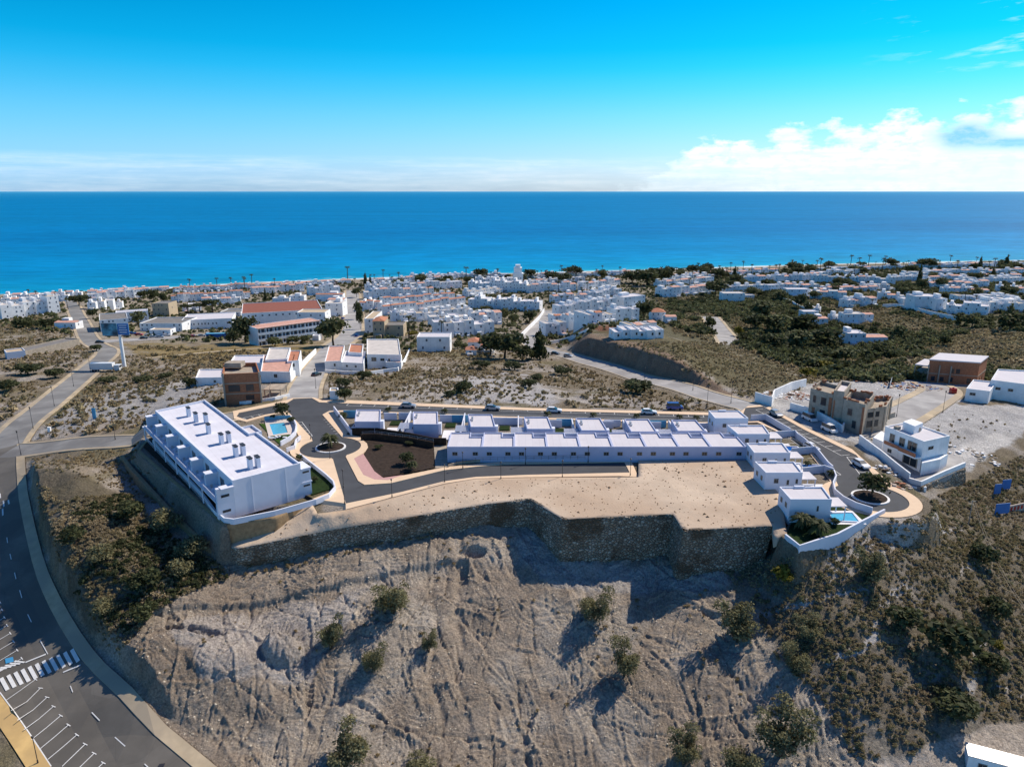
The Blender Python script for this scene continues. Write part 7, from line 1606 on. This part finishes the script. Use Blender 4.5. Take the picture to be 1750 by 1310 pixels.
# fields and town trees, one by one
TR = [('bush',1086,672,58,28,'dark broad bush in the field, right'),('bush',796,673,38,28,'dark round bush in the field behind the villas, left of centre'),('bush',768,678,24,14,'small dark bush left of the round field bush'),('bush',1158,696,24,12,'dark bush behind the blue van'),('bush',590,662,34,22,'olive-green bush beside the road below the red terrace villa'),('bush',590,684,28,26,'bush beside the transformer hut'),('bush',620,648,34,18,'low bush in the field below the red terrace villa'),('bush',905,662,30,18,'dark bush in the centre of the field'),('bush',918,650,26,14,'small bush behind the centre field bush'),('bush',820,630,40,18,'bush cluster at the top of the field'),('bush',960,640,36,18,'bush at the field edge near the road to town'),('bush',880,632,40,20,'bush at the top of the field under the trees'),
 ('round',420,586,44,46,'large dark tree covering the left end of the hotel wing'),('round',570,590,50,48,'large dark tree at the right end of the hotel wing'),('round',400,590,26,26,'smaller tree left of the large hotel tree'),('green',470,592,28,16,'green bush before the hotel wing, left'),('green',500,588,26,14,'green bush before the hotel wing, middle'),('green',525,586,22,14,'green bush before the hotel wing, right'),('datepalm',581,602,0,22,'palm at the corner of the road down to town'),
 ('round',862,612,62,46,'big dark tree behind the centre field'),('round',838,606,40,32,'dark tree left of the big field tree'),('round',893,616,34,26,'low tree between the big field tree and the conifer'),('conifer',922,614,36,58,'tall dark conifer beside the road to town'),('green',782,596,18,14,'green tree beside the red-roofed white house'),('green',1011,568,16,16,'round green tree at the corner of the curved wall'),
 ('umbrella',364,534,30,22,'umbrella pine behind the arcaded hall, rightmost'),('umbrella',342,534,24,16,'umbrella pine behind the arcaded hall, middle'),('umbrella',322,535,24,15,'umbrella pine behind the arcaded hall, leftmost'),('green',237,556,26,24,'yellow-green tree between school and hall'),('round',160,545,16,18,'dark tree beside the leftmost town road'),('round',135,522,30,18,'tree cluster at the sea end of the left road'),('round',262,515,18,20,'tree by the beach path, left'),('round',246,512,18,16,'second tree by the beach path, left'),('round',280,522,12,22,'dark tree in front of the left beach ranks'),
 ('bush',40,560,36,22,'dark bush below the far left blocks, left'),('bush',78,562,36,22,'dark bush below the far left blocks, right'),('bush',100,590,34,16,'dark bush above the brown-roofed shed'),('bush',48,640,44,24,'dark bush in the left field beside the road, upper'),('bush',95,645,36,22,'dark bush in the left field beside the road, right'),('bush',20,668,44,24,'dark bush in the left field, nearest the edge'),('bush',165,600,22,14,'bush beside the bend of the left road'),('bush',325,662,26,22,'dark green bush beside the white box house'),('bush',185,652,36,12,'low bush right of the left road, under the lorry'),('bush',245,652,40,14,'low bush in the grass right of the lorry'),('bush',285,648,24,14,'small bush left of the white box house'),
 ('cypress',454,515,5,24,'thin cypress behind the hotel roof, left'),('cypress',467,512,5,18,'thin cypress behind the hotel roof, right'),('cypress',625,490,7,26,'cypress at the sea end of the town street, left'),('cypress',633,492,6,22,'cypress at the sea end of the town street, right'),('round',610,508,16,16,'dark tree in the town street'),('round',612,545,14,30,'tall tree shading the town street, nearer'),('round',616,562,12,34,'tall dark hedge tree shading the town street, nearest'),
 ('conifer',1255,478,12,24,'dark pine at the shore, right of centre'),('cypress',1673,466,8,30,'tall pointed cypress near the right shore'),('conifer',1718,464,13,30,'big pine near the right shore'),('cypress',1570,488,8,40,'dark cypress among the upper right houses'),('cypress',1722,560,18,46,'tall cypress at the right edge of town'),('round',1724,566,44,32,'dark wide tree under the tall right cypress'),('cypress',1696,476,8,20,'small cypress by the right shore houses'),
 ('round',1080,484,34,22,'dark round tree cluster behind the domed plaza, left'),('round',1105,488,46,28,'large dark tree behind the domed plaza'),('round',1130,486,36,30,'dark tree at the left of the brown roofs'),('round',984,474,20,20,'round tree on the beach right of the tower'),('round',1258,492,26,24,'dark tree in front of the long band houses'),('round',1100,550,26,36,'tall dark tree beside the long lit building'),('green',1090,516,24,14,'green trees behind the long lit building'),('round',1222,505,36,26,'dark tree above the middle wood'),('yellow',1262,575,20,24,'yellow-green tree beside the pale road in the wood'),('yellow',1278,590,22,12,'bright yellow bush by the wood'),('round',1212,566,18,26,'dark tree left of the pale road in the wood'),
 ('yellow',1410,632,34,22,'ochre bush at the lower edge of the wood, left'),('yellow',1380,646,38,22,'ochre bush near the concrete shell house plot'),('round',1368,530,18,28,'dark tree in front of the black-arched villa'),('round',1380,540,14,24,'dark slender tree right of the black arch'),('green',1612,512,22,14,'bright green tree behind the modern villa'),('round',1612,592,20,20,'dark tree on the right scrub hill'),('green',1660,560,30,22,'olive tree below the right edge villas'),('green',1640,556,24,22,'green tree below the modern villa wall'),('round',1550,500,14,18,'dark tree left of the modern villa, upper'),('round',1575,498,16,22,'dark tree behind the modern villa'),('yellow',1745,556,20,20,'yellow-green bush at the right edge'),('green',1535,580,26,24,'green bush right of the long low villa'),('round',1500,610,24,22,'dark tree below the long low villa'),('green',1300,540,40,26,'broad green tree in the wood, upper left'),('green',1330,570,50,34,'broad green tree in the wood, centre'),('round',1290,566,44,32,'dark broad tree in the wood, left'),('green',1360,600,50,36,'lighter tree in the wood, lower centre'),('round',1410,598,60,40,'darkest tree mass at the wood right of centre'),('round',1375,566,44,30,'dark tree below the pink terrace house'),('green',1445,620,44,28,'green tree at the lower right of the wood'),('round',1320,600,44,30,'dark tree at the lower left of the wood'),
 ('palm',755,578,0,36,'tall palm in the yellow garden near the beige villa'),('datepalm',760,572,0,26,'shrubby palm in the yellow garden'),('yellow',700,574,30,10,'bright yellow-green bush below the garden palm'),('palm',699,580,0,48,'tall palm above the beige villa'),('palm',708,570,0,32,'shorter palm right of the tall beige villa palm'),('green',680,530,12,10,'green garden tree between the tile ranks, left'),('green',712,530,16,14,'green garden tree between the tile ranks, middle'),('green',792,548,10,8,'small green tree in the pale rank'),
 ('green',862,548,20,22,'green tree in the pool garden, left'),('green',880,552,22,16,'green tree in the pool garden, middle'),('round',905,552,20,22,'dark tree in the pool garden, right'),('green',872,562,16,10,'yellowish shrub in the pool garden'),('green',830,530,22,8,'hedge below the curved lit row'),('round',760,578,20,10,'dark hedge beside the white cube house')]
for t_ in TR: plant(*t_)
sh_r = random.Random(77); sh = sorted([(sh_r.uniform(640, 1750), sh_r.uniform(2, 16), sh_r.uniform(10, 24), sh_r.choice(['round', 'round', 'green', 'green'])) for _ in range(58)] + [(sh_r.uniform(1130, 1750), sh_r.uniform(10, 60), sh_r.uniform(12, 26), sh_r.choice(['round', 'green'])) for _ in range(40)])
for i, (u, dv, w_, kd) in enumerate(sh):
    v = np.interp(u, [p[0] for p in COAST_PX], [p[1] for p in COAST_PX]) + dv + 4; plant(kd, u, float(v), w_, w_ * (.75 if kd != 'conifer' else 1.3), 'dark tree among the shore side houses, %s counted from the left' % nth(i), 'trees among the shore side houses')
# palms along the shore and in the resort gardens
shore = []; pr_ = random.Random(21)
for u in list(np.arange(300, 470, 11)) + list(np.arange(470, 640, 12)) + list(np.arange(640, 860, 12)) + list(np.arange(895, 1060, 8.5)) + list(np.arange(1150, 1560, 8.5)) + list(np.arange(1570, 1750, 16)) + [3, 52, 100, 237, 107, 20, 66]:
    u = float(u) + pr_.uniform(-4, 4); v = np.interp(u, [p[0] for p in COAST_PX], [p[1] for p in COAST_PX]) + pr_.uniform(4, 20); shore.append((u + pr_.uniform(-6, 6), v, pr_.uniform(10, 24) * (1.3 if pr_.random() < .12 else 1)))
shore.sort()
for i, (u, v, h) in enumerate(shore): plant('palm', u, v, 0, h, 'slim beach palm along the shore, %s counted from the left' % nth(i), 'palms along the shore')
gard = []
for (u0, v0, u1, v1, n) in [(930,490,1010,512,12),(940,515,990,535,6),(640,500,780,515,9),(1400,468,1480,480,8),(1330,505,1500,545,8),(1560,500,1740,530,8),(870,535,930,560,6),(110,505,120,548,3),(1150,480,1220,500,5)]:
    for k in range(n): gard.append((pr_.uniform(u0, u1), pr_.uniform(v0, v1), pr_.uniform(13, 24)))
gard.sort()
for i, (u, v, h) in enumerate(gard): plant('palm', u, v, 0, h, 'garden palm among the town houses, %s counted from the left' % nth(i), 'palms among the town houses')
for k in PROTO:
    for pr in PROTO[k]:
        if pr.name not in used_:
            for c in list(pr.children): bpy.data.objects.remove(c)
            bpy.data.objects.remove(pr)
# ---------------------------------------------------------------- scrub: uncountable ground cover
bld = [(o.location.x, o.location.y) for o in S.objects if o.parent is None and o.get('category') in ('house', 'villa', 'hotel', 'building', 'hall', 'shed', 'apartment block')]
BX = np.array(bld)
def template(seed, n, size, flat, core=True):
    r = random.Random(seed); lobes = [(r.uniform(-.45, .45), r.uniform(-.45, .45), .3 * flat + r.uniform(0, .25) * flat, r.uniform(.4, .6), r.uniform(.4, .6) * flat) for _ in range(5)]
    V, F = cloud(n, lobes, size, seed, shell_=.5); V[:, 2] = np.maximum(V[:, 2], -.1)
    return V, F
TPL = {'near': [template(s_, 62, .17, 1.0) for s_ in range(8)], 'far': [template(s_ + 20, 22, .30, .9) for s_ in range(8)], 'tree': [template(s_ + 40, 90, .15, 1.0) for s_ in range(6)]}
def scrub(name, polys, dens, rmin, rmax, tpl, mt, seed, kind='near', avoid=0.6, patch=.0, pscale=.05, bavoid=0, power=1.6):
    rng = np.random.default_rng(seed); W = [tuple(P(*p)[:2]) for poly in polys for p in poly]; xs = [p[0] for p in W]; ys = [p[1] for p in W]
    n = int(dens * (max(xs) - min(xs)) * (max(ys) - min(ys))); n = min(n, 400000); x = rng.uniform(min(xs), max(xs), n); y = rng.uniform(min(ys), max(ys), n); z = sample(GZ2, x, y); u, v, _ = proj(x, y, z)
    m = np.zeros(n, bool)
    for poly in polys: m |= inside(u, v, poly)
    if patch: m &= fbm(x * pscale + seed, y * pscale, 4) > patch
    x, y, z = x[m], y[m], z[m]
    rc = np.interp(y, rows, np.arange(len(rows))).astype(int).clip(0, len(rows) - 1); cc_ = ((x / ((y + 34) * .93) + 1) / 2 * (NC - 1)).astype(int).clip(0, NC - 1); ok = (nearroad[rc, cc_] < avoid) & ~site_m[rc, cc_]
    x, y, z = x[ok], y[ok], z[ok]
    if bavoid:
        ok = np.ones(len(x), bool)
        for bx, by in BX: ok &= (x - bx) ** 2 + (y - by) ** 2 > bavoid ** 2
        x, y, z = x[ok], y[ok], z[ok]
    k = len(x); r_ = rmin + (rmax - rmin) * rng.random(k) ** power; rz = rng.random(k) * 6.283; ti = rng.integers(0, len(TPL[tpl]), k); VV_, FF_ = [], []; b0 = 0
    for q, (V, F) in enumerate(TPL[tpl]):
        s_ = np.nonzero(ti == q)[0]
        if not len(s_): continue
        c, sn = np.cos(rz[s_])[:, None], np.sin(rz[s_])[:, None]; R_ = r_[s_][:, None]
        X = (V[None, :, 0] * c - V[None, :, 1] * sn) * R_ + x[s_][:, None]; Y = (V[None, :, 0] * sn + V[None, :, 1] * c) * R_ + y[s_][:, None]; Z = V[None, :, 2] * R_ + z[s_][:, None]
        VV_.append(np.stack([X, Y, Z], -1).reshape(-1, 3)); FF_.append((F[None] + (np.arange(len(s_)) * len(V))[:, None, None] + b0).reshape(-1, 4)); b0 += len(s_) * len(V)
    if not VV_: return
    o = link(name, np_mesh(name, np.concatenate(VV_), np.concatenate(FF_), M[mt])); tag(o, kind='stuff'); print('scrub', name, k)
RS = [(1235,970),(1330,955),(1375,948),(1440,925),(1520,890),(1570,872),(1600,850),(1660,820),(1760,770),(1960,740),(1990,1230),(1760,1232),(1640,1235),(1560,1290),(1460,1300),(1400,1190),(1330,1130),(1285,1040)]
scrub('hillside_scrub', [RS], 4.2, .14, .55, 'near', 'scrub', 1, patch=.38, pscale=.5)
scrub('hillside_green_scrub', [RS], .4, .3, .8, 'near', 'leaf_olive', 41, patch=.45, pscale=.2)
def rubble_slope():
    rng = np.random.default_rng(4); n = 26000; x = rng.uniform(-75, 75, n); y = rng.uniform(64, 126, n); z = sample(GZ2, x, y); u, v, _ = proj(x, y, z); m = inside(u, v, Z_FORE) & (fbm(x * .3, y * .3, 3) > .40); x, y, z = x[m], y[m], z[m]; k = len(x)
    B = np.array([(1, 0, 0), (-.5, .8, 0), (-.6, -.8, 0), (.1, .1, .8)]); Fb = np.array([(0, 1, 3), (1, 2, 3), (2, 0, 3)]); s_ = .06 + .22 * rng.random(k) ** 4; a = rng.random(k) * 6.28; c, sn = np.cos(a)[:, None], np.sin(a)[:, None]
    X = (B[None, :, 0] * c - B[None, :, 1] * sn) * s_[:, None] + x[:, None]; Y = (B[None, :, 0] * sn + B[None, :, 1] * c) * s_[:, None] + y[:, None]; Z = B[None, :, 2] * s_[:, None] * 1.1 + z[:, None] - .02
    o = link('slope_stones', np_mesh('slope_stones', np.stack([X, Y, Z], -1).reshape(-1, 3), (Fb[None] + np.arange(k)[:, None, None] * 4).reshape(-1, 3), M['stonebits'])); tag(o, kind='stuff')
M['stonebits'] = mat('loose_stone', (.38, .34, .29), .95, .1, .3, 1.0, obj=1, island=.4)
rubble_slope()
scrub('slope_weeds', [Z_FORE], .12, .12, .5, 'near', 'scrub_dry', 31, patch=.54, pscale=.12)
scrub('dry_scrub', [RS], .25, .2, .55, 'near', 'scrub_dry', 2, patch=.45)
scrub('sparse_scrub', [[(1100,975),(1330,960),(1300,1040),(1250,1010)]], .5, .3, .8, 'near', 'scrub', 3, patch=.4)
LS = [(52,815),(100,850),(220,845),(300,920),(370,960),(395,990),(340,1005),(262,1045),(215,1105),(200,1150),(160,1100),(110,1010),(75,900)]
scrub('left_scrub', [LS], 4.0, .18, .62, 'near', 'scrub', 4, patch=.32, pscale=.35)
scrub('left_dark_scrub', [LS], 1.9, .25, .9, 'near', 'leaf_dark', 5, patch=.42)
scrub('grass_tufts', [[(30,770),(240,755),(232,780),(330,900),(220,840),(60,800)]], .9, .15, .5, 'near', 'scrub_dry', 6, patch=.45)
scrub('grass_tufts', [[(30,770),(240,755),(232,780),(330,900),(220,840),(60,800)]], .4, .2, .7, 'near', 'scrub', 7, patch=.5)
scrub('wall_foot_scrub', [[(395,950),(560,915),(700,892),(900,862),(900,885),(700,925),(560,955),(400,1000)]], .8, .15, .6, 'near', 'scrub_dry', 8, patch=.5)
MF = [(560,690),(545,655),(580,600),(700,598),(870,595),(1000,630),(1130,670),(1260,705)]
scrub('field_scrub', [MF], .13, .3, 1.2, 'far', 'scrub', 9, patch=.47, pscale=.06, bavoid=5); scrub('field_dry_grass', [MF], .35, .2, .7, 'far', 'scrub_dry', 10, patch=.47, pscale=.05, bavoid=5)
LF_ = [[(-40,560),(60,540),(140,560),(200,600),(120,660),(0,730),(-60,730)], [(50,760),(120,690),(210,610),(240,590),(400,600),(560,590),(540,610),(400,620),(380,690),(262,700),(240,730)]]
scrub('left_field_scrub', LF_, .11, .4, 1.5, 'far', 'scrub', 11, patch=.45, pscale=.05, bavoid=5); scrub('left_field_dry_grass', LF_, .25, .25, .8, 'far', 'scrub_dry', 12, patch=.47, bavoid=5)
scrub('hill_scrub', [[(985,588),(1200,583),(1320,605),(1420,650),(1290,690),(1215,652),(1100,612)]], .38, .25, .9, 'far', 'scrub', 13, patch=.35, pscale=.1)
scrub('right_hill_scrub', [[(1520,600),(1600,575),(1700,560),(1770,575),(1770,650),(1640,625),(1560,615)]], .35, .5, 1.6, 'far', 'scrub', 14, patch=.3)
scrub('ravine_wood', [[(1140,515),(1240,512),(1330,500),(1440,540),(1440,560),(1540,570),(1640,560),(1660,570),(1560,600),(1700,635),(1930,640),(1930,660),(1560,655),(1420,650),(1330,620),(1240,585),(1150,560)]], .095, 1.1, 3.5, 'tree', 'leaf_green', 15, bavoid=9, power=1.3, patch=.40, pscale=.03)
scrub('ravine_dark_trees', [[(1140,515),(1330,500),(1440,540),(1540,570),(1640,560),(1560,610),(1420,640),(1330,610),(1150,560)]], .02, 2.4, 5.0, 'tree', 'leaf_dark', 45, bavoid=10, patch=.48, pscale=.02)
scrub('ravine_undergrowth', [[(1120,510),(1540,500),(1640,560),(1700,635),(1420,655),(1240,590),(1150,570)]], .13, .6, 1.8, 'far', 'scrub', 16, bavoid=8)
scrub('town_garden_greenery', [[(0,560),(0,505),(600,482),(870,470),(1140,468),(1140,560),(940,600),(700,600),(600,590),(240,585)]], .034, .8, 2.4, 'far', 'leaf_green', 17, avoid=.5, bavoid=4.5); scrub('right_town_greenery', [[(1130,470),(1760,450),(1760,570),(1640,560),(1300,500),(1130,510)]], .035, .9, 3.4, 'tree', 'leaf_green', 18, bavoid=5.5)
scrub('bank_scrub', [[(985,590),(1210,652),(1275,690),(1180,668),(1080,640),(985,612)]], .15, .3, .7, 'far', 'scrub', 19, patch=.5)
scrub('gravel_tufts', [[(1290,690),(1380,655),(1560,645),(1760,690),(1760,760),(1660,810),(1460,765)]], .05, .2, .6, 'far', 'scrub_dry', 20, patch=.5, bavoid=6)
scrub('cutting_scrub', [[(0,600),(20,640),(20,560)]], .02, .4, 1, 'far', 'scrub', 22)

# past 300 houses: the smallest in view become one mass
def merge_far():
    hs = [o for o in S.objects if o.parent is None and (o.name.startswith('white_house') or o.get('category') == 'house')]
    area_ = {r.name: a for r, a in HOUSES}; cand = sorted([o for o in hs if o.name in area_], key=lambda o: area_[o.name]); n = len(hs) - 285
    if n <= 0: return
    mats, V, Fc, MI = [], [], [], []; 
    bpy.context.view_layer.update()
    for o in cand[:n]:
        for c in list(o.children):
            me = c.data; Mw = Matrix.Translation(o.location) @ Matrix.LocRotScale(c.location, c.rotation_euler, c.scale); b0 = len(V)
            V += [tuple(Mw @ v.co) for v in me.vertices]
            for p in me.polygons:
                m_ = me.materials[p.material_index]
                if m_ not in mats: mats.append(m_)
                Fc.append([b0 + i for i in p.vertices]); MI.append(mats.index(m_))
            bpy.data.objects.remove(c)
        bpy.data.objects.remove(o)
    me = bpy.data.meshes.new('distant_houses'); me.from_pydata(V, [], Fc); [me.materials.append(m_) for m_ in mats]; me.polygons.foreach_set('material_index', MI); me.update()
    tag(link('distant_houses', me), kind='stuff')
merge_far()
_seen = {}
for o in S.objects:
    l = o.get('label')
    if l and o.parent is None:
        if len(l.split()) > 16: print('LONG', len(l.split()), o.name, l)
        if l in _seen: print('DUP', o.name, _seen[l], l)
        _seen[l] = o.name
